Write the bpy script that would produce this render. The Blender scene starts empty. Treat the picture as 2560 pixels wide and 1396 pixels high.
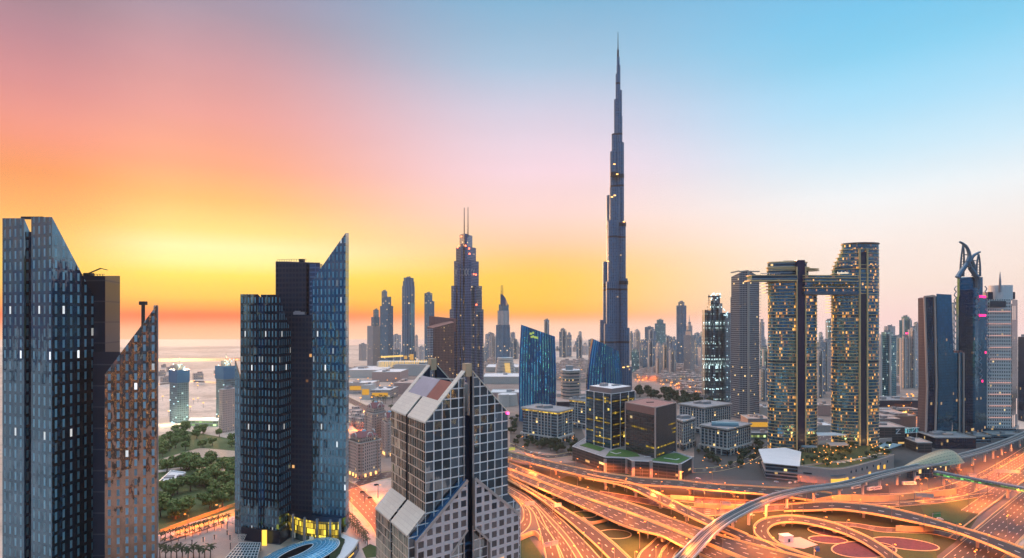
import bpy, bmesh, math, random
from mathutils import Vector
rnd = random.Random(11)
SC = bpy.context.scene
COL = SC.collection
R = math.radians
# ------------------------------------------------------------------ camera, sky, sun, exposure
FPX, UC, VH, HC = 1500.0, 1280.0, 800.0, 170.0      # focal length in photo pixels, centre column, horizon row, camera height
cam_d = bpy.data.cameras.new("camera"); cam = bpy.data.objects.new("camera", cam_d); COL.objects.link(cam)
cam.location = (0, 0, HC); cam.rotation_euler = (R(90), 0, 0)
cam_d.sensor_width = 36; cam_d.lens = 36 * FPX / 2560
cam_d.shift_y = (VH - 698) / 2560
cam_d.clip_start = 1; cam_d.clip_end = 90000
SC.camera = cam
SC.view_settings.view_transform = 'Standard'; SC.view_settings.look = 'None'
SC.view_settings.exposure = 0.15; SC.view_settings.gamma = 1.0
SC.cycles.use_denoising = True
SC.cycles.max_bounces = 5; SC.cycles.volume_bounces = 0; SC.cycles.sample_clamp_indirect = 4
SC.cycles.caustics_reflective = False; SC.cycles.caustics_refractive = False
SUN_AZ, SUN_EL = -29.0, 6.0                           # degrees from +Y, clockwise positive

def lin(r, g, b):
    f = lambda c: ((c / 255 + 0.055) / 1.055) ** 2.4 if c > 10 else c / 255 / 12.92
    return (f(r), f(g), f(b), 1)

class NT:
    """small node-building helper"""
    def __init__(s, tree): s.t = tree; s.n = tree.nodes; s.l = tree.links
    def new(s, kind, **kw):
        n = s.n.new(kind)
        for k, v in kw.items(): setattr(n, k, v)
        return n
    def put(s, node, key, val):
        if val is None: return
        if isinstance(val, bpy.types.NodeSocket): s.l.new(val, node.inputs[key])
        else: node.inputs[key].default_value = val
    def m(s, op, a, b=None, c=None):
        n = s.new('ShaderNodeMath', operation=op)
        s.put(n, 0, a); s.put(n, 1, b); s.put(n, 2, c)
        return n.outputs[0]
    def vm(s, op, a, b=None):
        n = s.new('ShaderNodeVectorMath', operation=op)
        s.put(n, 0, a); s.put(n, 1, b)
        return n.outputs[0]
    def scale(s, a, k):
        n = s.new('ShaderNodeVectorMath', operation='SCALE'); s.put(n, 0, a); s.put(n, 'Scale', k); return n.outputs[0]
    def mix(s, f, a, b):
        n = s.new('ShaderNodeMix', data_type='RGBA'); s.put(n, 0, f); s.put(n, 6, a); s.put(n, 7, b); return n.outputs[2]
    def mixf(s, f, a, b):
        n = s.new('ShaderNodeMix', data_type='FLOAT'); s.put(n, 0, f); s.put(n, 2, a); s.put(n, 3, b); return n.outputs[0]
    def step(s, x, lo, hi):
        n = s.new('ShaderNodeMapRange', interpolation_type='SMOOTHSTEP'); s.put(n, 0, x); s.put(n, 1, lo); s.put(n, 2, hi); return n.outputs[0]
    def ramp(s, x, stops):
        n = s.new('ShaderNodeValToRGB'); e = n.color_ramp.elements
        stops = sorted(stops, key=lambda q: q[0])
        while len(e) < len(stops): e.new(0.5)
        for i, (p, c) in enumerate(stops):
            e[i].position = p; e[i].color = c
        s.put(n, 0, x); return n.outputs[0]
    def xyz(s, x, y, z):
        n = s.new('ShaderNodeCombineXYZ'); s.put(n, 0, x); s.put(n, 1, y); s.put(n, 2, z); return n.outputs[0]
    def sep(s, v):
        n = s.new('ShaderNodeSeparateXYZ'); s.put(n, 0, v); return n.outputs
    def noise(s, v, sc, det=2.0, rough=.5, out=0):
        n = s.new('ShaderNodeTexNoise'); s.put(n, 'Vector', v); n.inputs['Scale'].default_value = sc
        n.inputs['Detail'].default_value = det; n.inputs['Roughness'].default_value = rough; return n.outputs[out]
    def white(s, v, out=0):
        n = s.new('ShaderNodeTexWhiteNoise', noise_dimensions='3D'); s.put(n, 'Vector', v); return n.outputs[out]

def build_sky():
    w = bpy.data.worlds.new("World"); SC.world = w; w.use_nodes = True
    t = NT(w.node_tree); t.n.clear()
    d = t.new('ShaderNodeTexCoord').outputs['Generated']
    x, y, z = t.sep(d)
    el = t.m('MULTIPLY', t.m('ARCSINE', z), 180 / math.pi)
    az = t.m('MULTIPLY', t.m('ARCTAN2', x, y), 180 / math.pi)
    e = t.m('DIVIDE', t.m('ADD', el, 2.0), 62.0)           # ramp 0..1 covers -2 deg .. 60 deg
    P = lambda deg: max(0.0, min(1.0, (deg + 2) / 62))
    def rp(st): return t.ramp(e, [(P(a), lin(*c)) for a, c in st])
    left = rp([(-2, (255, 206, 165)), (-0.7, (255, 178, 130)), (0.1, (255, 120, 60)), (0.5, (255, 104, 0)), (1.2, (255, 150, 0)), (2.6, (255, 190, 0)), (4.2, (255, 200, 0)), (6.4, (250, 184, 48)), (8.6, (244, 156, 54)), (11.0, (234, 134, 60)), (13.5, (230, 132, 108)), (15.5, (220, 132, 126)), (17.5, (204, 128, 134)), (20.5, (174, 122, 138)), (23.5, (144, 120, 138)), (30, (110, 130, 170)), (46, (250, 215, 200)), (60, (240, 215, 210))])
    sun = rp([(-2, (255, 208, 168)), (-0.7, (255, 180, 130)), (0.1, (255, 116, 50)), (0.5, (255, 98, 0)), (0.9, (255, 140, 0)), (1.9, (255, 190, 0)), (3.0, (255, 206, 0)), (3.8, (255, 220, 30)), (5.0, (254, 238, 140)), (6.2, (254, 238, 162)), (7.6, (254, 212, 106)), (10.2, (247, 174, 84)), (13, (236, 148, 110)), (17, (222, 144, 140)), (21, (194, 140, 150)), (25, (154, 138, 158)), (32, (110, 140, 180)), (46, (250, 215, 200)), (60, (240, 215, 210))])
    mid = rp([(-2, (255, 216, 194)), (-0.5, (255, 204, 170)), (0.3, (255, 170, 90)), (0.9, (255, 182, 0)), (1.8, (255, 194, 0)), (3.0, (255, 198, 0)), (4.2, (255, 200, 30)), (5.6, (254, 200, 96)), (7.5, (250, 202, 160)), (10, (247, 210, 200)), (14, (238, 208, 220)), (19, (204, 200, 220)), (23, (156, 188, 214)), (28, (118, 174, 208)), (36, (90, 158, 210)), (46, (215, 210, 220)), (60, (225, 212, 216))])
    right = rp([(-2, (250, 224, 222)), (0.0, (250, 214, 208)), (3, (250, 228, 214)), (6.5, (248, 236, 228)), (10, (236, 241, 243)), (13.5, (198, 229, 244)), (17, (162, 217, 243)), (21, (124, 202, 235)), (24, (108, 192, 230)), (34, (98, 170, 220)), (46, (215, 210, 220)), (60, (225, 212, 216))])
    back = rp([(-2, (20, 84, 130)), (0.5, (26, 112, 168)), (3, (70, 148, 196)), (6, (186, 166, 190)), (9, (230, 178, 184)), (13, (170, 186, 212)), (18, (104, 184, 226)), (28, (64, 168, 228)), (46, (140, 190, 220)), (60, (165, 200, 222))])
    a = t.step(az, -38.0, -29.0)
    c1 = t.mix(a, left, sun)
    c2 = t.mix(t.step(az, -27.0, 3.0), c1, mid)
    c3 = t.mix(t.step(az, 2.0, 32.0), c2, right)
    aaz = t.m('ABSOLUTE', t.m('ADD', az, 5.0))
    c4 = t.mix(t.step(aaz, 48.0, 105.0), c3, t.scale(back, t.mixf(t.step(el, 13.0, 24.0), .52, 1.3)))
    # soft streaks of thin high cloud
    n = t.noise(t.xyz(t.m('MULTIPLY', az, .03), t.m('MULTIPLY', el, .16), 3.0), 1.3, 4.0)
    f = t.mixf(n, .94, 1.06)
    colr = t.scale(c4, f)
    sky = t.new('ShaderNodeTexSky', sky_type='NISHITA'); sky.sun_disc = False
    sky.sun_elevation = R(SUN_EL); sky.sun_rotation = R(SUN_AZ); sky.dust_density = 4
    colr = t.scale(colr, t.m('ADD', 1.0, t.m('MULTIPLY', t.m('MULTIPLY', t.step(el, 32.0, 52.0), t.m('SUBTRACT', 1.0, t.step(aaz, 50.0, 110.0))), 2.1)))   # front sky above the view brightened as added fill light
    colr = t.scale(colr, t.mixf(t.step(el, 5.0, 24.0), t.mixf(t.step(az, -10.0, 25.0), 1.0, 1.02), 1.0))
    add = t.vm('ADD', colr, t.scale(sky.outputs[0], .003))
    bg = t.new('ShaderNodeBackground'); t.put(bg, 0, add); bg.inputs[1].default_value = 1.0
    o = t.new('ShaderNodeOutputWorld'); t.l.new(bg.outputs[0], o.inputs[0])
build_sky()

sl = bpy.data.lights.new("sun", 'SUN'); so = bpy.data.objects.new("sun", sl); COL.objects.link(so)
sl.energy = 2.6; sl.color = (1.0, .52, .24); sl.angle = R(1.5)
_d = Vector((math.sin(R(SUN_AZ)) * math.cos(R(SUN_EL)), math.cos(R(SUN_AZ)) * math.cos(R(SUN_EL)), math.sin(R(SUN_EL))))
so.rotation_euler = _d.to_track_quat('Z', 'Y').to_euler(); so.location = (-500, 900, 600)

# ------------------------------------------------------------------ measuring helpers
def P(u, Y): return ((u - UC) * Y / FPX, Y)
def Z(v, Y): return HC - (v - VH) * Y / FPX
def G(u, v, h=0.0):
    Y = (HC - h) * FPX / (v - VH); return ((u - UC) * Y / FPX, Y)
ORD = "first second third fourth fifth sixth seventh eighth ninth tenth eleventh twelfth thirteenth fourteenth fifteenth sixteenth seventeenth eighteenth nineteenth twentieth".split()
ORD += ["twenty-" + o for o in ORD[:9]] + ["thirtieth"] + ["thirty-" + o for o in ORD[:9]]

# ------------------------------------------------------------------ mesh helpers
class MB:
    def __init__(s): s.v = []; s.f = []; s.uv = []; s.mi = []; s.sm = []
    def face(s, pts, uvs=None, m=0):
        i = len(s.v); s.v += [tuple(p) for p in pts]; s.f.append(tuple(range(i, i + len(pts))))
        s.uv += uvs if uvs else [(p[0] + p[1] * .0, p[1]) for p in pts]; s.mi.append(m); return s
    def wall(s, a, b, z0, z1, u0=0.0, m=0, za=None, zb=None):
        L = math.hypot(b[0] - a[0], b[1] - a[1]); ta = z1 if za is None else za; tb = z1 if zb is None else zb
        return s.face([(a[0], a[1], z0), (b[0], b[1], z0), (b[0], b[1], tb), (a[0], a[1], ta)], [(u0, z0), (u0 + L, z0), (u0 + L, tb), (u0, ta)], m)
    def prism(s, pts, z0, z1, m=0, mt=1, cont=False, bottom=False):
        """pts counter-clockwise seen from above; z1 a number or one height per corner"""
        ar = sum(pts[i][0] * pts[(i + 1) % len(pts)][1] - pts[(i + 1) % len(pts)][0] * pts[i][1] for i in range(len(pts)))
        zs = list(z1) if isinstance(z1, (list, tuple)) else [z1] * len(pts)
        if ar < 0: pts = list(pts)[::-1]; zs = zs[::-1]
        u = 0.0; n = len(pts)
        for i in range(n):
            a, b = pts[i], pts[(i + 1) % n]
            s.wall(a, b, z0, 0, u if cont else 0.0, m, zs[i], zs[(i + 1) % n])
            u += math.hypot(b[0] - a[0], b[1] - a[1])
        s.face([(p[0], p[1], z) for p, z in zip(pts, zs)], None, mt)
        if bottom: s.face([(p[0], p[1], z0) for p in pts[::-1]], None, mt)
        return s
    def box(s, cx, cy, z0, sx, sy, sz, rot=0.0, m=0, mt=None, bottom=True):
        c, n = math.cos(rot), math.sin(rot)
        q = [(cx + c * x - n * y, cy + n * x + c * y) for x, y in ((-sx / 2, -sy / 2), (sx / 2, -sy / 2), (sx / 2, sy / 2), (-sx / 2, sy / 2))]
        return s.prism(q, z0, z0 + sz, m, m if mt is None else mt, bottom=bottom)
    def bar(s, p, q, w, h=None, m=0):
        p, q = Vector(p), Vector(q); h = w if h is None else h; d = (q - p)
        if d.length < 1e-6: return s
        d.normalize(); up = Vector((0, 0, 1)) if abs(d.z) < .95 else Vector((1, 0, 0))
        a = d.cross(up).normalized() * (w / 2); b = a.cross(d).normalized() * (h / 2)
        c = [p - a - b, p + a - b, p + a + b, p - a + b, q - a - b, q + a - b, q + a + b, q - a + b]
        for f in ((0, 1, 2, 3), (7, 6, 5, 4), (0, 4, 5, 1), (1, 5, 6, 2), (2, 6, 7, 3), (3, 7, 4, 0)): s.face([c[k] for k in f], None, m)
        return s
    def tube(s, path, rad, n=8, m=0):
        rings = []
        for i, p in enumerate(path):
            p = Vector(p); d = Vector(path[min(i + 1, len(path) - 1)]) - Vector(path[max(i - 1, 0)]); d.normalize()
            up = Vector((0, 0, 1)) if abs(d.z) < .9 else Vector((0, 1, 0))
            a = d.cross(up).normalized(); b = a.cross(d).normalized(); r = rad[i] if isinstance(rad, (list, tuple)) else rad
            rings.append([p + a * r * math.cos(k * 2 * math.pi / n) + b * r * math.sin(k * 2 * math.pi / n) for k in range(n)])
        for i in range(len(rings) - 1):
            for k in range(n): s.face([rings[i][k], rings[i][(k + 1) % n], rings[i + 1][(k + 1) % n], rings[i + 1][k]], None, m)
        s.face(rings[0][::-1], None, m); s.face(rings[-1], None, m); return s
    def cyl(s, cx, cy, z0, z1, r, n=16, m=0, mt=1, r1=None, cont=True):
        r1 = r if r1 is None else r1
        A = [(cx + r * math.cos(k * 2 * math.pi / n), cy + r * math.sin(k * 2 * math.pi / n)) for k in range(n)]
        B = [(cx + r1 * math.cos(k * 2 * math.pi / n), cy + r1 * math.sin(k * 2 * math.pi / n)) for k in range(n)]
        st = 2 * math.pi * r / n
        for k in range(n):
            j = (k + 1) % n
            s.face([(*A[k], z0), (*A[j], z0), (*B[j], z1), (*B[k], z1)], [(k * st, z0), (k * st + st, z0), (k * st + st, z1), (k * st, z1)], m)
        s.face([(*b, z1) for b in B], None, mt); s.face([(*a, z0) for a in A[::-1]], None, mt); return s
    def build(s, name, mats, parent=None, label=None):
        me = bpy.data.meshes.new(name); off = Vector((0, 0, 0))
        if parent is not None:
            q = parent
            while q is not None: off += q.location; q = q.parent
        me.from_pydata([tuple(Vector(p) - off) for p in s.v], [], s.f)
        uvl = me.uv_layers.new(name="UVMap"); uvl.data.foreach_set('uv', [c for q in s.uv for c in q])
        for mt in (mats if isinstance(mats, (list, tuple)) else [mats]): me.materials.append(mt)
        nm = len(me.materials)
        me.polygons.foreach_set('material_index', [min(i, nm - 1) for i in s.mi]); me.update()
        o = bpy.data.objects.new(name, me); COL.objects.link(o)
        if parent is not None: o.parent = parent
        if label: o['label'] = label
        return o

def thing(name, label, cat, loc=(0, 0, 0), group=None):
    o = bpy.data.objects.new(name, None); COL.objects.link(o); o.location = loc; o.empty_display_size = .5
    return tag(o, label, cat, group)
def tag(o, label, cat, group=None, kind=None):
    o['label'] = label; o['category'] = cat
    if group: o['group'] = group
    if kind: o['kind'] = kind
    return o
def struct(o, kind='structure'): o['kind'] = kind; return o
def dup(root, loc, rotz=0.0, scale=1.0, label=None, group=None):
    r = root.copy(); COL.objects.link(r); r.location = loc; r.rotation_euler = (0, 0, rotz); r.scale = (scale,) * 3
    if label: r['label'] = label
    if group: r['group'] = group
    for ch in list(root.children):
        c = ch.copy(); COL.objects.link(c); c.parent = r
        for g in list(ch.children):
            d = g.copy(); COL.objects.link(d); d.parent = c
    return r
def spline(pts, per=8):
    """Catmull-Rom through points of any dimension"""
    out = []; n = len(pts); dim = len(pts[0])
    for i in range(n - 1):
        p0, p1, p2, p3 = pts[max(i - 1, 0)], pts[i], pts[i + 1], pts[min(i + 2, n - 1)]
        for k in range(per):
            t = k / per
            out.append(tuple(.5 * (2 * p1[d] + (p2[d] - p0[d]) * t + (2 * p0[d] - 5 * p1[d] + 4 * p2[d] - p3[d]) * t * t + (3 * p1[d] - p0[d] - 3 * p2[d] + p3[d]) * t ** 3) for d in range(dim)))
    out.append(tuple(pts[-1])); return out

# ------------------------------------------------------------------ materials
def mat_base(name):
    m = bpy.data.materials.new(name); m.use_nodes = True; t = NT(m.node_tree)
    return m, t, t.n['Principled BSDF']
def plain(name, c, rough=.7, metal=0.0, var=.12, sc=.4, emit=None, es=0.0):
    m, t, b = mat_base(name)
    g = t.new('ShaderNodeNewGeometry').outputs['Position']
    n = t.noise(g, sc, 4.0)
    t.put(b, 'Base Color', t.mix(n, (*[k * (1 - var) for k in c], 1), (*[min(1, k * (1 + var)) for k in c], 1)))
    b.inputs['Roughness'].default_value = rough; b.inputs['Metallic'].default_value = metal
    if emit: b.inputs['Emission Color'].default_value = (*emit, 1); b.inputs['Emission Strength'].default_value = es
    return m
def facade(name, bay, flr, win, glass, frame, lit=0.0, litc=(1, .5, .12), lits=.9, var=.35, gr=.1, gm=.75, fr=.6, fm=0.0, jit=.02, wob=0.0, wsc=.12, xtra=None, fjit=0.0, oy=0.0, ox=0.0, stripe=None):
    """wall of windows by UV in metres: `win`=(x0,x1,y0,y1) share of a bay x floor cell that is glass; xtra=(every,share,colour) plant floors"""
    m, t, b = mat_base(name)
    uv = t.new('ShaderNodeUVMap').outputs[0]; x, y, _ = t.sep(uv)
    cu = t.m('ADD', t.m('DIVIDE', x, bay), ox); cv = t.m('ADD', t.m('DIVIDE', y, flr), oy)
    fu, fv = t.m('FRACT', cu), t.m('FRACT', cv); iu, iv = t.m('FLOOR', cu), t.m('FLOOR', cv)
    x0, x1, y0, y1 = win
    ins = t.m('MULTIPLY', t.m('MULTIPLY', t.m('GREATER_THAN', fu, x0), t.m('LESS_THAN', fu, x1)), t.m('MULTIPLY', t.m('GREATER_THAN', fv, y0), t.m('LESS_THAN', fv, y1)))
    cell = t.xyz(iu, iv, 7.3)
    w = t.white(cell); wc = t.white(t.xyz(iu, iv, 2.1), 1)
    k = t.m('ADD', 1 - var, t.m('MULTIPLY', w, 2 * var))
    gcol = t.scale((glass[0], glass[1], glass[2]), k)
    fcol = (*frame, 1)
    if fjit: fcol = t.scale(frame, t.m('ADD', 1 - fjit, t.m('MULTIPLY', t.white(t.xyz(iu, iv, 5.5)), 2 * fjit)))
    if xtra:
        ex = t.m('LESS_THAN', t.m('FRACT', t.m('DIVIDE', y, xtra[0])), xtra[1])
        gcol = t.mix(ex, gcol, (*xtra[2], 1)); fcol = t.mix(ex, fcol, (*xtra[2], 1))
    t.put(b, 'Base Color', t.mix(ins, fcol, gcol))
    t.put(b, 'Metallic', t.mixf(ins, fm, gm)); t.put(b, 'Roughness', t.mixf(ins, fr, gr))
    if lit > 0:
        cl = t.noise(t.xyz(t.m('MULTIPLY', iu, .13), t.m('MULTIPLY', iv, .21), 1.7), 1.0, 2.0)
        th = t.m('MULTIPLY', t.m('MULTIPLY', t.m('POWER', cl, 2.5), 5.6), lit)
        on = t.m('MULTIPLY', ins, t.m('LESS_THAN', t.white(t.xyz(iu, iv, 11.9)), th))
        t.put(b, 'Emission Color', t.mix(w, (*litc, 1), (min(1, litc[0] * 1.05), min(1, litc[1] * 1.35), min(1, litc[2] * 2.0), 1)))
        t.put(b, 'Emission Strength', t.m('MULTIPLY', on, t.m('MULTIPLY', t.m('ADD', .12, t.m('MULTIPLY', t.m('POWER', w, 2.0), 1.9)), lits)))
    nrm = t.new('ShaderNodeNewGeometry').outputs['Normal']
    off = None
    if jit: off = t.scale(t.vm('SUBTRACT', wc, (.5, .5, .5)), jit)
    if wob:
        nz = t.scale(t.vm('SUBTRACT', t.noise(t.vm('MULTIPLY', t.new('ShaderNodeNewGeometry').outputs['Position'], (1.0, 1.0, .38)), wsc, 3.0, .6, 1), (.5, .5, .5)), wob)
        off = nz if off is None else t.vm('ADD', off, nz)
    if off is not None:
        off = t.scale(off, ins) if not wob else off
        t.put(b, 'Normal', t.vm('NORMALIZE', t.vm('ADD', nrm, off)))
    return m
def ribbed(name, c1, c2, bay, share, rough=.15, metal=.8, wob=.05, horiz=False, lit=0.0):
    m, t, b = mat_base(name)
    uv = t.new('ShaderNodeUVMap').outputs[0]; x, y, _ = t.sep(uv)
    f = t.m('FRACT', t.m('DIVIDE', y if horiz else x, bay)); k = t.m('LESS_THAN', f, share)
    t.put(b, 'Base Color', t.mix(k, (*c1, 1), (*c2, 1))); b.inputs['Metallic'].default_value = metal
    t.put(b, 'Roughness', t.mixf(k, rough, .45))
    if wob:
        nrm = t.new('ShaderNodeNewGeometry').outputs['Normal']
        nz = t.scale(t.vm('SUBTRACT', t.noise(t.new('ShaderNodeNewGeometry').outputs['Position'], .06, 2.0, .5, 1), (.5, .5, .5)), wob)
        t.put(b, 'Normal', t.vm('NORMALIZE', t.vm('ADD', nrm, nz)))
    if lit:
        cell = t.xyz(t.m('FLOOR', t.m('DIVIDE', x, bay)), t.m('FLOOR', t.m('DIVIDE', y, 4.0)), 3.0)
        on = t.m('LESS_THAN', t.white(cell), lit)
        b.inputs['Emission Color'].default_value = (1, .6, .2, 1); t.put(b, 'Emission Strength', t.m('MULTIPLY', on, 1.5))
    return m
def road_mat(name, lanes, c=(.02, .017, .019), edge=(.7, .6, .35), fade=.5):
    m, t, b = mat_base(name)
    uv = t.new('ShaderNodeUVMap').outputs[0]; x, y, _ = t.sep(uv)          # x 0..1 across, y metres along
    L = t.m('MULTIPLY', x, lanes); f = t.m('FRACT', t.m('ADD', L, .5))
    near = t.m('LESS_THAN', t.m('ABSOLUTE', t.m('SUBTRACT', f, .5)), .055)
    inn = t.m('MULTIPLY', t.m('GREATER_THAN', x, .4 / lanes), t.m('LESS_THAN', x, 1 - .4 / lanes))
    dash = t.m('LESS_THAN', t.m('FRACT', t.m('DIVIDE', y, 13.0)), .34)
    mk = t.m('MULTIPLY', t.m('MULTIPLY', near, inn), dash)
    ed = t.m('MULTIPLY', t.m('GREATER_THAN', t.m('ABSOLUTE', t.m('SUBTRACT', x, .5)), .5 - .16 / lanes), t.m('LESS_THAN', t.m('ABSOLUTE', t.m('SUBTRACT', x, .5)), .5 - .09 / lanes))
    pos = t.new('ShaderNodeNewGeometry').outputs['Position']
    n = t.noise(pos, .05, 5.0); n2 = t.noise(t.xyz(t.m('MULTIPLY', x, lanes * 2.0), t.m('MULTIPLY', y, .02), 0.0), 1.0, 4.0)
    base = t.mix(t.m('MULTIPLY', t.m('ADD', n, n2), .5), (*[k * .62 for k in c], 1), (*[k * 1.45 for k in c], 1))
    col = t.mix(mk, base, (.62, .58, .52, 1)); col = t.mix(ed, col, (*edge, 1))
    t.put(b, 'Base Color', col); b.inputs['Roughness'].default_value = .62
    return m
def ground_mat():
    m, t, b = mat_base("ground_sand")
    pos = t.new('ShaderNodeNewGeometry').outputs['Position']
    n = t.noise(pos, .0021, 6.0, .6); n2 = t.noise(pos, .013, 5.0, .6); n3 = t.noise(pos, .09, 4.0)
    c = t.mix(t.step(n, .35, .65), (.46, .34, .27, 1), (.7, .56, .47, 1))
    c = t.mix(t.step(n2, .46, .7), c, (.4, .31, .26, 1))
    c = t.mix(t.m('MULTIPLY', t.step(n3, .5, .75), .5), c, (.12, .12, .08, 1))
    t.put(b, 'Base Color', c); b.inputs['Roughness'].default_value = .9
    return m
def grass_mat(name, c1, c2, sc=.06):
    m, t, b = mat_base(name)
    pos = t.new('ShaderNodeNewGeometry').outputs['Position']
    n = t.m('MULTIPLY', t.m('ADD', t.noise(pos, sc, 5.0, .6), t.noise(pos, .7, 3.0)), .5)
    t.put(b, 'Base Color', t.ramp(n, [(.36, (*c1, 1)), (.62, (*c2, 1))])); b.inputs['Roughness'].default_value = .95
    return m
def leaf_mat(name, c1, c2):
    m, t, b = mat_base(name)
    oi = t.new('ShaderNodeObjectInfo').outputs['Random']; g = t.new('ShaderNodeNewGeometry')
    n = t.noise(g.outputs['Position'], .5, 2.0)
    k = t.m('ADD', t.m('MULTIPLY', g.outputs['Random Per Island'], .5), t.m('ADD', t.m('MULTIPLY', oi, .3), t.m('MULTIPLY', n, .3)))
    t.put(b, 'Base Color', t.mix(k, (*c1, 1), (*c2, 1))); b.inputs['Roughness'].default_value = .75
    return m
def glow(name, c, s):
    m, t, b = mat_base(name)
    b.inputs['Base Color'].default_value = (.1, .1, .1, 1); b.inputs['Emission Color'].default_value = (*c, 1); b.inputs['Emission Strength'].default_value = s
    return m
def paving(name, c, sc=2.5, var=.15):
    m, t, b = mat_base(name)
    pos = t.new('ShaderNodeNewGeometry').outputs['Position']
    br = t.new('ShaderNodeTexBrick'); t.put(br, 'Vector', pos); br.inputs['Scale'].default_value = 1 / sc
    br.inputs['Color1'].default_value = (*c, 1); br.inputs['Color2'].default_value = (*[k * (1 - var) for k in c], 1); br.inputs['Mortar'].default_value = (*[k * .72 for k in c], 1)
    n = t.noise(pos, .04, 4.0)
    t.put(b, 'Base Color', t.mix(t.m('MULTIPLY', n, .5), br.outputs[0], (*[k * .6 for k in c], 1))); b.inputs['Roughness'].default_value = .75
    return m

M = {}
M['concrete'] = plain('concrete', (.42, .37, .33), .8)
M['parapet'] = plain('lamp_tinted_concrete', (.6, .45, .24), .75, var=.18, sc=.3)  # yellow of the sodium lamplight is tinted into the concrete
M['pale'] = plain('pale_stone', (.58, .52, .48), .7)
M['pinkstone'] = plain('pink_stone', (.52, .38, .33), .75)
M['white'] = plain('white_paint', (.74, .72, .72), .5)
M['roofgrey'] = plain('roof_gravel', (.3, .29, .3), .9, var=.25, sc=.15)
M['roofwhite'] = plain('white_roof', (.72, .7, .7), .7, var=.1, sc=.1)
M['dark'] = plain('dark_metal', (.035, .045, .06), .4, .6)
M['steel'] = plain('steel', (.4, .42, .46), .35, .8)
M['navy'] = plain('navy_cladding', (.03, .045, .085), .3, .5)
M['brownroof'] = plain('red_brown_roof', (.36, .16, .13), .7)
M['water'] = None
M['pole'] = plain('grey_pole', (.2, .19, .18), .5, .5)
# ------------------------------------------------------------------ ground, sea
mb = MB(); mb.face([(-5200, -2000, 0), (5200, -2000, 0), (5200, 5200, 0), (-5200, 5200, 0)])
struct(mb.build('ground', ground_mat()))
wm, wt, wb = mat_base('haze_tinted_sea'); wb.inputs['Base Color'].default_value = (.85, .58, .44, 1); wb.inputs['Roughness'].default_value = .85; wb.inputs['Metallic'].default_value = .0; wb.inputs['Specular IOR Level'].default_value = .1  # peach of the sunset haze is put into the water colour
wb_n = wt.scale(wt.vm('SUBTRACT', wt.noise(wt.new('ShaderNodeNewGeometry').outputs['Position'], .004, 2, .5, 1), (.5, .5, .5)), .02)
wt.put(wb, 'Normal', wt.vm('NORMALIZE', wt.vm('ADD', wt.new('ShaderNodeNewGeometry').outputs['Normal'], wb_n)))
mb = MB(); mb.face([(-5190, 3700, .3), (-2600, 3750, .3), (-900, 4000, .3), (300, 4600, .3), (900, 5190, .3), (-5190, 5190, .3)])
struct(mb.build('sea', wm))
def patch(name, pts, z, mat, kind='structure'):
    mb = MB(); mb.face([(*G(u, v, z), z) for u, v in pts]); o = mb.build(name, mat); o['kind'] = kind; return o

# ------------------------------------------------------------------ facade families
F = {}
F['teal'] = facade('teal_panel_glass', 5.2, 7.2, (.0, .58, .0, 1.0), (.035, .075, .12), (.03, .06, .1), lit=.012, litc=(1, .75, .45), var=.5, gr=.05, gm=.78, fr=.08, fm=.75, jit=.05, wob=.28, wsc=.11)
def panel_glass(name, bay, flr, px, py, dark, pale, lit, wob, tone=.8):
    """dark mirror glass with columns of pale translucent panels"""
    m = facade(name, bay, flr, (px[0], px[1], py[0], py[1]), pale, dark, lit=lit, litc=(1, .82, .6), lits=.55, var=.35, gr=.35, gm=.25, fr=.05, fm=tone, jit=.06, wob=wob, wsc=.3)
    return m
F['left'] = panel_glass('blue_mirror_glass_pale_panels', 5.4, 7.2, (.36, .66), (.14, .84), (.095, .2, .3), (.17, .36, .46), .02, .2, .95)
F['copper'] = panel_glass('glass_tinted_copper_reflections', 5.0, 6.2, (.34, .66), (.14, .82), (.34, .23, .19), (.2, .34, .44), .02, .5, .95)  # copper reflections of the sunlit city are tinted into the glass
F['second'] = panel_glass('blue_mirror_glass_twin_panels', 3.4, 6.5, (.3, .62), (.16, .82), (.11, .24, .36), (.16, .38, .5), .03, .18, .95)
F['core'] = facade('dark_core_cladding', 40.0, 14.0, (.0, 1., .06, 1.), (.02, .035, .075), (.04, .06, .1), var=.15, gr=.3, gm=.7, jit=.0)
F['corelit'] = facade('dark_core_cladding_lit', 3.0, 4.0, (.15, .85, .2, .8), (.02, .035, .075), (.015, .02, .04), lit=.005, litc=(1, .4, .1), var=.2, gr=.25, gm=.3)
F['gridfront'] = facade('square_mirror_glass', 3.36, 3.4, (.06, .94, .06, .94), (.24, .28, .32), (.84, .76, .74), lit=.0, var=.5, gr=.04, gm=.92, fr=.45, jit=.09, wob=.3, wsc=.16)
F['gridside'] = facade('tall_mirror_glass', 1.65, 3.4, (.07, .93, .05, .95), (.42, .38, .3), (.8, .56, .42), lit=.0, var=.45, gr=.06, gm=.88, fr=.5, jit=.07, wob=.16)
F['stonegrid'] = facade('stone_grid', 3.4, 3.4, (.18, .82, .18, .82), (.12, .12, .14), (.68, .54, .52), lit=.05, litc=(1, .4, .12), lits=.8, var=.5, gr=.06, gm=.8, fr=.7, jit=.04)
F['khal'] = facade('silver_blue_glass', 4.4, 3.6, (.3, 1., .14, 1.), (.02, .1, .22), (.13, .2, .29), lit=.004, lits=1.0, var=.3, gr=.42, gm=.28, fr=.55, fm=.05, jit=.03, xtra=(118., .035, (.03, .03, .045)))
F['bound'] = facade('stone_piers_and_balconies', 3.6, 3.7, (.22, 1., .26, 1.), (.04, .09, .16), (.32, .32, .36), lit=.035, lits=1, var=.5, gr=.2, gm=.6, fr=.6)
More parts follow.
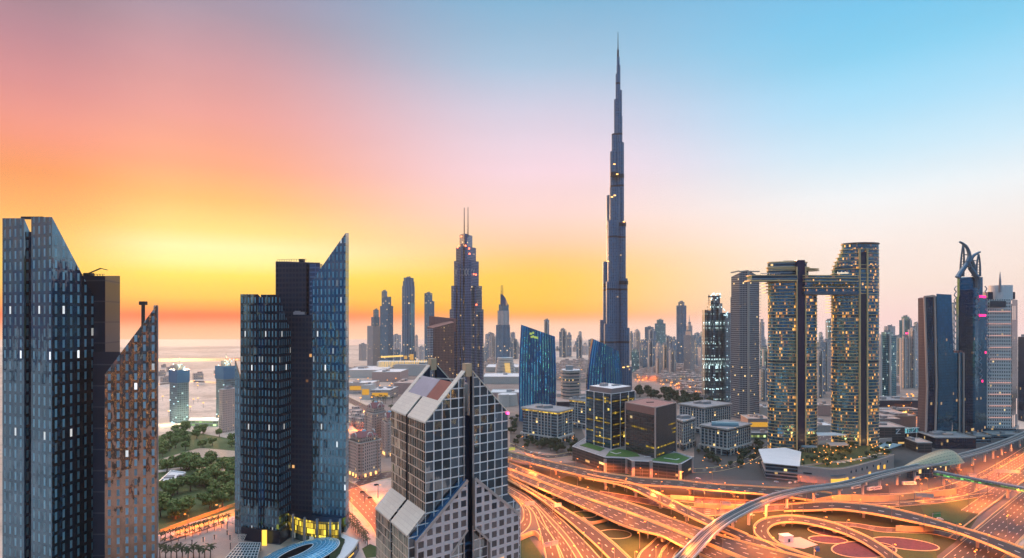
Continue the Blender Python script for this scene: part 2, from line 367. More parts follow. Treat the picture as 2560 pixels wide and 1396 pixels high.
F['boundplain'] = facade('blue_grey_cladding', 5.0, 3.7, (.05, .95, .3, .95), (.08, .14, .27), (.12, .18, .3), lit=.01, var=.2, gr=.2, gm=.6, fr=.35, fm=.4)
F['hotel'] = facade('red_brown_hotel_wall', 3.3, 3.6, (.28, .78, .25, .8), (.04, .035, .045), (.2, .1, .09), lit=.05, lits=1, var=.4, gr=.3, gm=.4)
F['resA'] = facade('residential_glass_blue', 3.4, 3.5, (.16, .96, .24, 1.), (.04, .18, .29), (.14, .23, .31), lit=.02, lits=1.1, var=.4, gr=.18, gm=.6)
F['resB'] = facade('residential_pale', 3.6, 3.5, (.3, .82, .3, .85), (.08, .12, .17), (.46, .4, .39), lit=.03, lits=1.1, var=.4, gr=.2, gm=.5)
F['resC'] = facade('residential_ribbed', 6.0, 3.5, (.3, 1., .12, 1.), (.04, .16, .28), (.19, .27, .36), lit=.02, lits=1.1, var=.3, gr=.15, gm=.65)
F['resD'] = facade('office_teal', 1.8, 4.0, (.05, .95, .16, 1.), (.03, .2, .27), (.14, .32, .38), lit=.03, litc=(.8, 1, .5), lits=.9, var=.3, gr=.12, gm=.7)
F['resE'] = facade('white_balconies', 7.0, 3.4, (.0, .62, .22, .9), (.1, .14, .2), (.62, .58, .58), lit=.03, lits=1, var=.4, gr=.2, gm=.5)
F['far'] = [F['resA'], F['resB'], F['resC'], F['resA'], F['resE'], F['resC']]
F['sky'] = facade('curved_glass_wall', 1.9, 4.0, (.08, .92, .2, .9), (.11, .3, .42), (.05, .12, .18), lit=.17, litc=(1, .33, .03), lits=.9, var=.45, gr=.09, gm=.9, fr=.4, jit=.05, xtra=(58., .05, (.03, .06, .1)))
F['leaf'] = ribbed('blue_ribbed_glass', (.08, .62, 1.0), (.01, .1, .3), 4.6, .6, .05, .92, .24, lit=.0)
F['office'] = facade('dark_office_glass', 3.0, 4.3, (.03, .97, .3, .95), (.06, .15, .22), (.03, .08, .13), lit=.05, litc=(1, .55, .06), lits=.8, var=.3, gr=.08, gm=.8, fr=.15, fm=.6, jit=.02)
F['brown'] = facade('brown_glass_office', 4.0, 4.2, (.03, .97, .22, .95), (.07, .09, .11), (.05, .05, .06), lit=.01, litc=(1, .6, .2), lits=.6, var=.35, gr=.15, gm=.7, fr=.3, fm=.3, jit=.03)
F['fins'] = facade('dark_vertical_fins', 1.6, 40., (.3, 1., .0, 1.), (.04, .05, .07), (.13, .13, .14), var=.3, gr=.2, gm=.5, fr=.5)
F['garage'] = facade('parking_louvres', 9.0, 3.4, (.04, .96, .28, .95), (.03, .034, .04), (.1, .085, .085), lit=.03, lits=1.2, var=.3, gr=.5, gm=.1, fr=.7)
F['classic'] = facade('stone_pilasters', 4.2, 60., (.3, 1., .0, 1.), (.03, .05, .075), (.56, .5, .48), var=.2, gr=.1, gm=.7, fr=.7)
F['band'] = facade('banded_office', 3.0, 4.0, (.0, 1., .28, .92), (.04, .11, .17), (.2, .26, .3), lit=.03, lits=1, var=.3, gr=.1, gm=.7)
F['concrete_tower'] = facade('concrete_grid_tower', 2.6, 3.6, (.25, .95, .3, .95), (.05, .075, .11), (.3, .29, .3), lit=.012, lits=1.1, var=.4, gr=.2, gm=.5)
F['build'] = facade('unfinished_floors', 3.2, 3.6, (.1, .95, .2, .95), (.05, .09, .13), (.2, .24, .28), lit=.1, litc=(.7, 1., .9), lits=1.5, var=.4, gr=.3, gm=.4)
F['buildlit'] = facade('unfinished_lit_floors', 3.2, 3.6, (.1, .9, .2, .9), (.05, .1, .13), (.16, .22, .26), lit=.05, litc=(.7, 1., .85), lits=.7, var=.4, gr=.4, gm=.2)
F['brick'] = ribbed('brown_ribbed_cladding', (.34, .2, .17), (.25, .14, .12), 3.8, .86, .5, .1, 0, horiz=True)
F['blueface'] = facade('blue_glass_slab', 3.0, 4.0, (.0, 1., .1, 1.), (.02, .2, .34), (.015, .11, .22), lit=.006, litc=(1, .45, .12), lits=.45, var=.18, gr=.08, gm=.85, fr=.2, fm=.6, wob=.1)
F['whitehotel'] = facade('white_wall_square_windows', 3.2, 5.2, (.26, .72, .3, .76), (.05, .08, .12), (.7, .64, .6), lit=.02, var=.3, gr=.15, gm=.6)
F['pinkflats'] = facade('pink_flats', 3.0, 3.4, (.32, .7, .25, .78), (.09, .1, .11), (.6, .42, .36), lit=.04, var=.4, gr=.25, gm=.3)
F['lowrise'] = facade('low_house_wall', 3.5, 3.4, (.32, .68, .3, .75), (.12, .11, .12), (.52, .4, .36), lit=.16, litc=(1, .6, .2), lits=1.6, var=.4, gr=.4, gm=.1)
F['mall'] = facade('mall_wall', 12.0, 5.0, (.08, .92, .35, .8), (.34, .3, .3), (.5, .41, .39), lit=.05, litc=(1, .65, .25), lits=1, var=.35, gr=.5, gm=.1)

def quadfoot(u0, uc, u1, Y, dl, dr):
    A, B, D = P(u0, Y + dl), P(uc, Y), P(u1, Y + dr); C = (A[0] + D[0] - B[0], A[1] + D[1] - B[1])
    return [B, D, C, A]
def centre(q): return (sum(p[0] for p in q) / len(q), sum(p[1] for p in q) / len(q), 0)
def roof_plant(root, q, z, k=.35, h=4.0, mat=None):
    c = centre(q); w = math.dist(q[0], q[1]) * k; d = math.dist(q[1], q[2]) * k; a = math.atan2(q[1][1] - q[0][1], q[1][0] - q[0][0])
    mb = MB(); mb.box(c[0], c[1], z, w, d, h, a); mb.box(c[0] + w * .3, c[1] - d * .2, z + h, w * .3, d * .3, h * .4, a)
    return mb.build('roof_plant', mat or M['roofgrey'], root)
def parapet(root, q, z, h=1.2, t=.6, mat=None, name='parapet'):
    mb = MB(); n = len(q)
    for i in range(n):
        a, b = q[i], q[(i + 1) % n]; mb.bar((a[0], a[1], z + h / 2), (b[0], b[1], z + h / 2), t, h)
    return mb.build(name, mat or M['concrete'], root)

# ------------------------------------------------------------------ the dark glass twin skyscraper cut by the picture's edge
t = thing('glass_skyscraper', 'dark mirror-glass skyscraper with slanting roofs and a triangular copper wing, cut by the picture edge', 'skyscraper', (*P(180, 392), 0), 'slant-roofed mirror skyscrapers')
def slab(name, pts, mats, root, z0=0.0, label=None):
    q = [P(u, Y) for u, Y, v in pts]; zs = [Z(v, Y) for u, Y, v in pts]
    mb = MB(); mb.prism(q, z0, zs); return mb.build(name, mats, root, label)
slab('glass_slab', [(6, 396, 546), (60, 388, 546), (79, 394, 590), (30, 410, 590)], [F['left'], M['dark']], t)
slab('glass_slab', [(78, 382, 543), (130, 374, 543), (236, 405, 745), (180, 420, 745)], [F['left'], M['dark']], t)
slab('dark_core', [(56, 392, 580), (82, 392, 580), (90, 412, 580), (60, 412, 580)], [F['core'], M['dark']], t)
slab('core_tower', [(196, 408, 690), (263, 402, 690), (300, 430, 690), (240, 440, 690)], [F['core'], M['dark']], t)
slab('core_block', [(232, 396, 880), (300, 396, 880), (312, 415, 880), (240, 418, 880)], [F['core'], M['roofgrey']], t)
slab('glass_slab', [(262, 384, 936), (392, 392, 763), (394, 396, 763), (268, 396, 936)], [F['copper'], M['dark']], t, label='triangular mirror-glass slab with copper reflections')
mb = MB(); q = P(385, 404); mb.prism([P(384, 392.5), P(395.5, 393), P(396, 398), P(386, 398)], 0, [Z(764, 393)] * 4)
mb.build('edge_fin', plain('pale_fin', (.5, .36, .34), .5), t)
mb = MB(); x, y = P(222, 418); z = Z(690, 414)
mb.box(x, y, z, 5, 4, 2.2); mb.bar((x, y, z + 2), (x + 9, y - 1, z + 5.4), .7); mb.bar((x + 9, y - 1, z + 5.4), (x + 14, y - 1.5, z + 4.2), .5); mb.build('roof_crane', M['dark'], t)
mb = MB(); x, y = P(358, 400); mb.bar((x, y, Z(830, 400)), (x, y, Z(757, 400)), 1.6); mb.box(x, y, Z(763, 400), 4, 3, 2.4); mb.build('mast', M['dark'], t)
mb = MB(); x, y = P(72, 392); mb.box(x + 3, y, Z(548, 392), 14, 3, 1.4); mb.build('roof_gantry', M['dark'], t)
mb = MB()
for k in range(9): mb.bar((*P(201 + k * 7, 402.5), Z(690, 402)), (*P(201 + k * 7, 402.5), Z(686, 402)), .25)
mb.bar((*P(201, 402.5), Z(686, 402)), (*P(262, 401.8), Z(686, 402)), .25); mb.build('roof_railing', M['dark'], t)

# ------------------------------------------------------------------ its twin further along
t = thing('glass_skyscraper', 'dark mirror-glass skyscraper whose blade-like roof rises to a sharp point beside the park', 'skyscraper', (*P(740, 470), 0), 'slant-roofed mirror skyscrapers')
slab('glass_slab', [(601, 466, 736), (645, 459, 736), (655, 463, 748), (612, 476, 748)], [F['second'], M['dark']], t)
slab('glass_slab', [(652, 462, 737), (697, 455, 737), (737, 481, 862), (690, 492, 862)], [F['second'], M['dark']], t)
slab('dark_core', [(644, 465, 752), (656, 465, 752), (662, 490, 752), (648, 490, 752)], [F['core'], M['dark']], t)
slab('glass_wing', [(587, 478, 903), (603, 473, 955), (606, 486, 955), (590, 490, 903)], [F['second'], M['dark']], t)
slab('core_tower', [(689, 488, 654), (766, 482, 657), (800, 500, 657), (720, 510, 654)], [F['corelit'], M['dark']], t)
slab('core_tower', [(764, 485, 676), (782, 484, 676), (800, 499, 676), (780, 500, 676)], [F['core'], M['dark']], t)
slab('core_block', [(712, 476, 787), (781, 471, 787), (790, 487, 787), (720, 489, 787)], [F['corelit'], M['roofgrey']], t)
slab('glass_wing', [(774, 476, 660), (800, 474, 660), (806, 490, 660), (780, 492, 660)], [F['boundplain'], M['dark']], t)
slab('glass_slab', [(780, 465, 702), (864, 457, 583), (872, 468, 583), (792, 478, 702)], [F['second'], plain('sunset_tinted_roof', (.42, .2, .18), .35, .3)], t, z0=8)  # sunset light on the sloping roof is put into its rose colour
mb = MB(); mb.box(*P(750, 478)[:2], Z(787, 474), 9, 6, 2.2, .1); mb.box(*P(744, 479)[:2], Z(787, 474), 4, 3, 3.0, .1); mb.build('roof_plant', M['steel'], t)
mb = MB(); z = Z(654, 486)
for k in range(13): mb.bar((*P(693 + k * 6, 487.5 - k * .4), z), (*P(693 + k * 6, 487.5 - k * .4), z + 1.6), .2)
mb.bar((*P(693, 487.5), z + 1.6), (*P(765, 482.7), z + 1.6), .2); mb.box(*P(755, 492)[:2], z, 4, 3, 2.5); mb.build('roof_railing', M['dark'], t)
# lit lobby storey under the blade
lob = facade('lit_lobby_glass', 1.9, 4.2, (.06, .94, .05, .95), (.5, .3, .06), (.1, .08, .04), lit=1.0, litc=(1, .55, .03), lits=.75, var=.3, gr=.3, gm=0)
mb = MB(); c = [(720, 470), (735, 462), (755, 456), (790, 451), (825, 449), (852, 450)]
for i in range(5): mb.wall(P(*c[i]), P(*c[i + 1]), 6.5, 18.5, i * 10)
mb.face([(*P(u, Y), 18.5) for u, Y in c] + [(*P(858, 470), 18.5), (*P(722, 482), 18.5)], None, 1)
mb.face([(*P(u, Y), 6.5) for u, Y in c][::-1] + [(*P(722, 482), 6.5), (*P(858, 470), 6.5)], None, 1)
mb.build('lobby', [lob, M['navy']], t)
for u, Y in ((733, 461), (762, 453), (793, 449.5), (826, 447.5), (850, 449)):
    mb = MB(); x, y = P(u, Y); mb.box(x, y, 0, 1.5, 1.5, 21); mb.build('column', M['steel'], t)
mb = MB(); mb.prism([P(722, 470), P(760, 460), P(856, 458), P(860, 474), P(724, 484)], 0, 6.4); mb.build('ground_storey', [facade('shop_glass', 4, 6.4, (.05, .95, .1, .9), (.2, .3, .3), (.1, .1, .1), lit=.3, litc=(.8, .9, .8), lits=.6, gm=.3), M['dark']], t)
mb = MB(); mb.prism([P(603, 463), P(650, 457), P(700, 453), P(735, 475), P(690, 492), P(612, 480)], 0, 10); mb.build('base_storey', [F['core'], M['dark']], t)
mb = MB(); x, y = P(661, 452); mb.box(x, y, 0, 3.4, 1.0, 11.5, 0, 0); mb.build('lit_doorway', glow('amber_doorway', (1, .55, .05), 1.6), t)

# ------------------------------------------------------------------ the twin-gabled tower in the middle
L0 = (-28.9, 200.0); E1 = (.771, .638); E2 = (-.505, .863); DEP = 34.3; WID = 35.4; MID = WID / 2
def W3(s, d, z): return (L0[0] + s * E1[0] + d * E2[0], L0[1] + s * E1[1] + d * E2[1], z)
t = thing('gabled_tower', 'mirror-glass tower with twin steep gables, cream sloping roofs and stone arch front', 'office tower', W3(MID, DEP / 2, 0))
EA, AP = 136.0, 153.6
def roofz(s): return EA + (AP - EA) * (1 - abs(s - MID) / MID)
cream = None
m_, tt, bb = mat_base('cream_roof_panels'); pos = tt.new('ShaderNodeTexCoord').outputs['UV']
br = tt.new('ShaderNodeTexBrick'); tt.put(br, 'Vector', pos); br.inputs['Scale'].default_value = .42; br.inputs['Color1'].default_value = (.8, .7, .58, 1); br.inputs['Color2'].default_value = (.74, .64, .53, 1); br.inputs['Mortar'].default_value = (.52, .42, .34, 1); br.inputs['Mortar Size'].default_value = .012; br.inputs['Brick Width'].default_value = 1.6; br.inputs['Row Height'].default_value = .6
tt.put(bb, 'Base Color', br.outputs[0]); bb.inputs['Roughness'].default_value = .4; cream = m_
SL0, SL1 = 16.1, 19.3
plan = [(0, 0), (SL0, 0), (SL0, 2.4), (SL1, 2.4), (SL1, 0), (WID, 0), (WID, DEP), (0, DEP), (0, 18.0), (1.3, 18.0), (1.3, 16.4), (0, 16.4)]
def wallsd(mb, a, b, z0, z1, u0, m, za=None, zb=None):
    A, B = W3(*a, 0), W3(*b, 0); L = math.dist(A, B); ta = z1 if za is None else za; tb = z1 if zb is None else zb
    mb.face([(A[0], A[1], z0), (B[0], B[1], z0), (B[0], B[1], tb), (A[0], A[1], ta)], [(u0, z0), (u0 + L, z0), (u0 + L, tb), (u0, ta)], m)
mb = MB()
for i in range(len(plan)):
    a, b = plan[i], plan[(i + 1) % len(plan)]
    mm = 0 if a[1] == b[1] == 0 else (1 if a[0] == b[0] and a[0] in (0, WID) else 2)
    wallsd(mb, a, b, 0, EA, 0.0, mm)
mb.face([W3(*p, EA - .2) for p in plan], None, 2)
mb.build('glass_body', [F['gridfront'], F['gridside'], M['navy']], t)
def gable(name, d0, d1, fm):
    for (s0, s1) in ((0, SL0), (SL1, WID)):
        mb = MB(); poly = [(s0, EA), (s1, EA), (s1, roofz(s1)), (s0, roofz(s0))]
        uv = [(s - s0, z) for s, z in poly]
        mb.face([W3(s, d0, z) for s, z in poly], uv, 0); mb.face([W3(s, d1, z) for s, z in poly[::-1]], uv[::-1], 1)
        for k in range(4):
            (sa, za), (sb, zb) = poly[k], poly[(k + 1) % 4]
            if k == 0: continue
            mb.face([W3(sa, d0, za), W3(sb, d0, zb), W3(sb, d1, zb), W3(sa, d1, za)], None, 2 if k == 2 else 1)
        mb.build(name, [fm, M['navy'], cream], t)
gable('front_gable', 0, 2.6, F['gridfront']); gable('rear_gable', DEP - 2.6, DEP, M['navy'])
def cop(d0, d1, z, s0, s1, th, mat, name, lift=.12):
    mb = MB()
    a, b = roofz(s0) + lift, roofz(s1) + lift
    top = [W3(s0, d0, a), W3(s1, d0, b), W3(s1, d1, b), W3(s0, d1, a)]; bot = [(p[0], p[1], p[2] - th) for p in top]
    w = math.hypot(s1 - s0, b - a)
    mb.face(top, [(d0, 0), (d0, w), (d1, w), (d1, 0)] if s0 < MID else [(d0, 0), (d0, w), (d1, w), (d1, 0)]); mb.face(bot[::-1])
    for k in range(4): mb.face([bot[k], bot[(k + 1) % 4], top[(k + 1) % 4], top[k]])
    return mb.build(name, mat, t)
for d0, d1 in ((-.25, 2.9), (DEP - 2.9, DEP + .25)):
    cop(d0, d1, 0, -.2, SL0, .5, cream, 'gable_coping'); cop(d0, d1, 0, SL1, WID + .2, .5, cream, 'gable_coping')
for d0, d1 in ((2.95, 16.3), (18.1, DEP - 2.95)):
    cop(d0, d1, 0, -.2, 6.2, .6, cream, 'roof_slope'); cop(d0, d1, 0, WID - 6.2, WID + .2, .6, cream, 'roof_slope')
rib1 = ribbed('silver_louvres', (.5, .48, .55), (.2, .22, .3), 1.05, .6, .35, .6, 0); rib2 = ribbed('rust_louvres', (.45, .16, .12), (.6, .45, .42), 1.05, .72, .4, .2, 0)
def louvre(d0, d1, mat, label):
    mb = MB(); s0, s1 = 6.2, 12.4; n = int((d1 - d0) / 1.0)
    for k in range(n):
        dd = d0 + (k + .5) * (d1 - d0) / n
        mb.bar(W3(s0, dd, roofz(s0) - .3), W3(s1, dd, roofz(s1) - .3), .55, .5)
    mb.face([W3(s0, d0, roofz(s0) - .8), W3(s1, d0, roofz(s1) - .8), W3(s1, d1, roofz(s1) - .8), W3(s0, d1, roofz(s0) - .8)], None, 1)
    mb.build('roof_louvre', [mat, M['navy']], t, label)
louvre(3.2, 13.4, plain('rust_blades', (.42, .15, .11), .5), 'rust-red roof louvre'); louvre(13.6, DEP - 3.2, plain('silver_blades', (.55, .52, .58), .4, .5), 'silver roof louvre')
mb = MB()
c_ = W3(18.5, 12.5, 0); ang = math.atan2(E1[1], E1[0])
mb.box(c_[0], c_[1], EA, 6.5, 7, 10.6, ang); mb.build('roof_plant_room', plain('plant_room_paint', (.6, .44, .38), .7), t)
mb = MB(); c_ = W3(15.1, 10.2, 0); mb.box(c_[0], c_[1], EA + 7, .3, 2.0, 2.4, ang); mb.build('plant_room_door', M['dark'], t)
for d in (0.2, DEP - 2.6):
    mb = MB(); c_ = W3(MID, d + 1.1, 0); mb.box(c_[0], c_[1], AP - 3.6, 2.6, 2.2, 4.6, ang); mb.build('apex_block', plain('apex_stone', (.62, .42, .26), .6), t)
    mb = MB()
    for s in (SL0 + .5, SL1 - .5): mb.bar(W3(s, d + 1.8, EA), W3(s, d + 1.8, AP - 3.6), .8)
    mb.build('apex_post', M['steel'], t)
mb = MB(); mb.bar(W3(11, DEP - 3, roofz(11) + .4), W3(21, 9, EA + 12), .45); mb.build('roof_boom', M['pale'], t)
# vertical stone strips beside the centre slot
for s in (SL0 - .45, SL1 + .45):
    mb = MB(); mb.bar(W3(s, -.12, 0), W3(s, -.12, roofz(s) - .6), .9, .3); mb.build('slot_jamb', M['pinkstone'], t)
# lower shoulders
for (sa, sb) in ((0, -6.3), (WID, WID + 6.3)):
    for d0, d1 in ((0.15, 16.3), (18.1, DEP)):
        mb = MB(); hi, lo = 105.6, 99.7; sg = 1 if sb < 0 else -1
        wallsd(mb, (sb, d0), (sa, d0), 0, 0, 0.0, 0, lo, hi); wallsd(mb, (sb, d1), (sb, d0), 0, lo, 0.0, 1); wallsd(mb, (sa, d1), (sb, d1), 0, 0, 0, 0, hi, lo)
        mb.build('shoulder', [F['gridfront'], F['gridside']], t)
        mb = MB(); k = .5 if sb < 0 else -.5
        mb.face([W3(sb - k, d0 - .2, lo - .1), W3(sa, d0 - .2, hi + .3), W3(sa, d1 + .1, hi + .3), W3(sb - k, d1 + .1, lo - .1)], [(d0, 0), (d0, 8.6), (d1, 8.6), (d1, 0)])
        mb.face([W3(sb - k, d1 + .1, lo - .5), W3(sb - k, d0 - .2, lo - .5), W3(sb - k, d0 - .2, lo - .1), W3(sb - k, d1 + .1, lo - .1)]); mb.build('shoulder_roof', cream, t)
# stone pediment front with its tall opening
for mirror in (0, 1):
    S = (lambda s: WID - s) if mirror else (lambda s: s)
    poly = [(-4.1, 60), (9.3, 60), (9.3, 90.5), (SL0, 97.2), (SL0, 114.3), (-4.1, 97.6)]
    mb = MB(); f = [W3(S(s), -2.2, z) for s, z in poly]; b = [W3(S(s), .05, z) for s, z in poly]; uv = [(s + .9, z + .6) for s, z in poly]
    mb.face(f if not mirror else f[::-1], uv if not mirror else uv[::-1], 0)
    for k in range(1, 6):
        j = (k + 1) % 6; mb.face([f[k], f[j], b[j], b[k]], None, 2 if k == 4 else 1)
    mb.build('stone_pediment', [F['stonegrid'], M['pinkstone'], plain('blue_coping', (.1, .2, .36), .3, .6)], t)
    mb = MB(); mb.bar(W3(S(-4.3), -2.35, 97.5), W3(S(SL0), -2.35, 114.3), .3, 1.0); mb.bar(W3(S(9.3), -2.3, 90.4), W3(S(SL0), -2.3, 97.1), .3, .7); mb.build('pediment_edge', M['pinkstone'], t)
mb = MB(); c = [W3(MID + 6.6 * math.cos(a), 1.0, 80 + 11 * math.sin(a)) for a in [math.pi * k / 16 for k in range(17)]]
mb.tube(c, .7, 6); c = [W3(MID + 4.6 * math.cos(a), 1.3, 80 + 8.4 * math.sin(a)) for a in [math.pi * k / 16 for k in range(17)]]; mb.tube(c, .4, 6); mb.build('arch', M['navy'], t)
mb = MB(); x, y, z = W3(WID, -.3, EA - 1); mb.box(x, y, z, .8, .8, .8); mb.build('beacon', glow('pink_beacon', (1, .05, .25), 6), t)
# ------------------------------------------------------------------ the very tall spire
def lobes(cx, cy, parts, root, name, mats, z_from=0):
    pass
YB = 1371.0
t = thing('spire_skyscraper', 'tallest tower of all, a stepped silver-blue needle rising far above the skyline', 'skyscraper', (*P(1542, YB), 0))
def tier(u0, u1, vtop, dy=0.0, v0=None, seg=14, mats=None):
    """one bundled tube: half-round front, from the ground (or row v0) to row vtop"""
    Y = YB + dy; x0, x1 = P(u0, Y)[0], P(u1, Y)[0]; r = (x1 - x0) / 2; cx = (x0 + x1) / 2
    mb = MB(); mb.cyl(cx, Y, 0 if v0 is None else Z(v0, Y), Z(vtop, Y), r, 20)
    return mb.build('tube', mats or [F['khal'], M['dark']], t)
for a in [(1499, 1527, 800, 18), (1507, 1530, 655, 10), (1516, 1541, 490, 4), (1525, 1546, 380, 0), (1529, 1546, 336, -2), (1535, 1549, 250, 2), (1539, 1548.5, 186, 2), (1542, 1549, 143, 0),
          (1541, 1560, 358, -6), (1543, 1564.5, 555, -14), (1547, 1569, 697, -18), (1553, 1574, 820, -22), (1557, 1580, 917, -26), (1541, 1556, 292, -4), (1542, 1555, 227, -1), (1541.5, 1551, 164, 4), (1519, 1546, 552, -20), (1515, 1541, 705, -26), (1510, 1538, 810, -30), (1527, 1556, 430, 8), (1505, 1572, 900, 30), (1524, 1550, 470, -16)]:
    tier(*a)
mb = MB(); x, y = P(1545, YB)
mb.tube([(x, y, Z(165, YB)), (x, y, Z(125, YB)), (x, y, Z(124, YB)), (x, y, Z(80, YB))], [2.6, 2.2, 1.2, .5], 8); mb.build('spire', M['dark'], t)
for v, u0, u1, dy in ((432, 1526, 1546, -17.5), (437, 1541, 1560, -8), (563, 1516, 1541, 2), (558, 1543, 1565, -16), (710, 1507, 1530, 8), (703, 1547, 1570, -20)):
    Y = YB + dy; x0, x1 = P(u0 - .4, Y)[0], P(u1 + .4, Y)[0]; mb = MB(); mb.cyl((x0 + x1) / 2, Y, Z(v, Y) - 8, Z(v, Y), (x1 - x0) / 2, 20); mb.build('plant_floor', M['dark'], t)
lampw = glow('warm_terrace_light', (1, .5, .12), 3)
for u, v in ((1537, 490), (1530, 494), (1543, 437), (1536, 412), (1520, 655), (1560, 556), (1559, 920), (1570, 918)):
    mb = MB(); x, y = P(u, YB - 34); mb.box(x, y, Z(v, YB - 34), 4.5, 2, 2); mb.build('terrace_light', lampw, t)

# ------------------------------------------------------------------ helpers for the other towers
def stack(root, segs, Y, mat, roof=None, name='facade_tier', dl=24, dr=24, plant=True):
    """segs: (u0, corner u, u1, top row) from the widest tier up"""
    z0 = 0
    for i, s in enumerate(segs):
        u0, uc, u1, v = s[:4]; q = quadfoot(u0, uc, u1, Y + i * 1.3, dl * (uc - u0) / max(1, (u1 - u0)) + 4, dr * (u1 - uc) / max(1, (u1 - u0)) + 4)
        z1 = Z(v, Y); mb = MB(); mb.prism(q, z0, z1); mb.build(name, [s[4] if len(s) > 4 else mat, roof or M['roofgrey']], root); z0 = 0 if (i + 1 < len(segs) and segs[i + 1][3] > v) else max(0, z1 - 2)
    if plant: roof_plant(root, q, z1, .4, 4)
    return q, z1
def tower(name, label, segs, Y, mat, group=None, dl=26, dr=26, cat='tower', roof=None):
    r = thing(name, label, cat, (*P((segs[0][0] + segs[0][2]) / 2, Y), 0), group)
    q, z = stack(r, segs, Y, mat, roof, dl=dl, dr=dr); return r, q, z

# twin-masted stepped tower behind the gables
Y = 1376.0
t = thing('stepped_tower', 'stepped tower with two thin masts and stone piers behind the gabled roof', 'skyscraper', (*P(1166, Y), 0))
q, z = stack(t, [(1124, 1160, 1209, 773, F['bound']), (1128, 1160, 1205, 713, F['bound']), (1135, 1161, 1197, 650, F['boundplain']), (1140, 1161, 1190, 615, F['boundplain']), (1149, 1161, 1181, 583, F['boundplain'])], Y, F['bound'], dl=60, dr=60, plant=False)
for u, v in ((1160.6, 516), (1170, 515)):
    mb = MB(); x, y = P(u, Y + 16); mb.tube([(x, y, Z(590, Y)), (x, y, Z(v, Y))], [1.3, .7], 6); mb.build('mast', M['dark'], t)
for u0, u1, v0, v1 in ((1134, 1140, 1000, 715), (1144, 1150, 1000, 660), (1166, 1178, 1000, 650), (1186, 1191, 1000, 715), (1199, 1204, 1000, 780), (1153, 1157, 775, 610), (1162, 1168, 700, 585)):
    Yp = Y - 3.5 if u1 < 1160 or u0 > 1162 else Y - 4; f = abs((u0 + u1) / 2 - 1160) / 45 * 34; Yp = Y + f - 5
    mb = MB(); mb.prism([P(u0, Yp), P(u1, Yp), P(u1, Yp + 9), P(u0, Yp + 9)], 0, Z(v1, Yp)); mb.build('stone_pier', [F['boundplain'], M['concrete']], t)
red = glow('red_light', (1, .12, .04), 7)
for u, v in ((1153, 594), (1144, 621), (1164, 617), (1173, 624), (1174, 637), (1184, 688), (1190, 689), (1191, 764), (1147, 616)):
    Yp = Y - 4 + abs(u - 1160) * .8; mb = MB(); x, y = P(u, Yp - 4); mb.box(x, y, Z(v, Yp), 3, 2, 3); mb.build('red_light', red, t)
mb = MB()
for i in range(7):
    u = 1137 + i * 7.4; f = abs(u - 1160) / 45 * 34; Yp = Y + f - 6
    for a, b in ((0, 1), (1, 0)): mb.bar((*P(u + a * 6, Yp), Z(690, Yp)), (*P(u + b * 6, Yp), Z(672, Yp)), .9)
mb.build('lattice_screen', M['pale'], t)
# the hotel slab with a swept roof
Y = 1300.0
t = thing('hotel_block', 'red-brown hotel slab with a swept roof beside the stepped tower', 'hotel', (*P(1095, Y), 0))
mb = MB(); mb.prism([P(1068, Y + 14), P(1083, Y), P(1136, Y + 20), P(1120, Y + 40)], 0, [Z(818, Y), Z(820, Y), Z(806, Y), Z(800, Y)]); mb.build('wall', [F['hotel'], M['brownroof']], t)
mb = MB(); mb.prism([P(1073, Y + 22), P(1086, Y + 24), P(1140, Y + 34), P(1130, Y + 44)], Z(830, Y), [Z(790, Y), Z(792, Y), Z(797, Y), Z(797, Y)]); mb.build('roof_screen', [ribbed('rose_screen', (.3, .15, .15), (.2, .1, .1), 3, .6, .4, .2, 0), M['brownroof']], t)
mb = MB(); mb.prism([P(1068, Y + 8), P(1073, Y + 2), P(1083, Y - 2), P(1080, Y + 10)], 0, Z(822, Y)); mb.build('corner_bay', [F['bound'], M['brownroof']], t)

# hazy group over the lake, to the hotel's far side
def terr(root, u0, u1, v, Y, n=5):
    """curved podium with ring balconies"""
    x0, x1 = P(u0, Y)[0], P(u1, Y)[0]; cx, r = (x0 + x1) / 2, (x1 - x0) / 2
    for i in range(n):
        mb = MB(); z = Z(v, Y) * (i / n); mb.cyl(cx, Y + r * .2, z, z + Z(v, Y) / n * .8, r * (1 - .05 * i), 24); mb.build('podium_terrace', [M['pale'], M['roofwhite']], root)
tower('stepped_apartment_tower', 'pale stepped apartment tower nearest the mirror skyscraper with a blade roof, in the haze', [(918, 932, 951, 815, F['resB']), (928, 936, 949, 793, F['resA']), (933, 938, 947, 775, F['resA'])], 2040, F['resB'])
tower('stepped_apartment_tower', 'slim blue apartment tower with a notched crown, next to the pale stepped one', [(950, 970, 983, 765, F['resA']), (954, 968, 978, 742, F['resA']), (954, 962, 968, 728, F['resC'])], 2020, F['resA'])
r, q, z = tower('round_top_tower', 'broad residential tower with rounded top and amber lights at its foot', [(1003, 1012, 1040, 880, F['resC']), (1005, 1012, 1037, 715, F['resC']), (1007, 1013, 1036, 703, F['resC']), (1009, 1014, 1034, 694, F['resC'])], 2010, F['resC'])
am = glow('amber_window_band', (1, .5, .06), .55)
mb = MB(); mb.prism([P(1024, 1990), P(1034, 1990), P(1034, 1996), P(1024, 1996)], Z(900, 1990), Z(886, 1990)); mb.build('lit_podium', am, r)
mb = MB(); mb.prism([P(1010, 1990), P(1018, 1990), P(1018, 1996), P(1010, 1996)], Z(898, 1990), Z(890, 1990)); mb.build('lit_podium', am, r)
tower('stepped_apartment_tower', 'slim grey tower with a stepped shoulder just beyond the red-brown hotel', [(1061, 1072, 1086, 752, F['resA']), (1061, 1070, 1081, 733, F['resA'])], 1990, F['resA'])
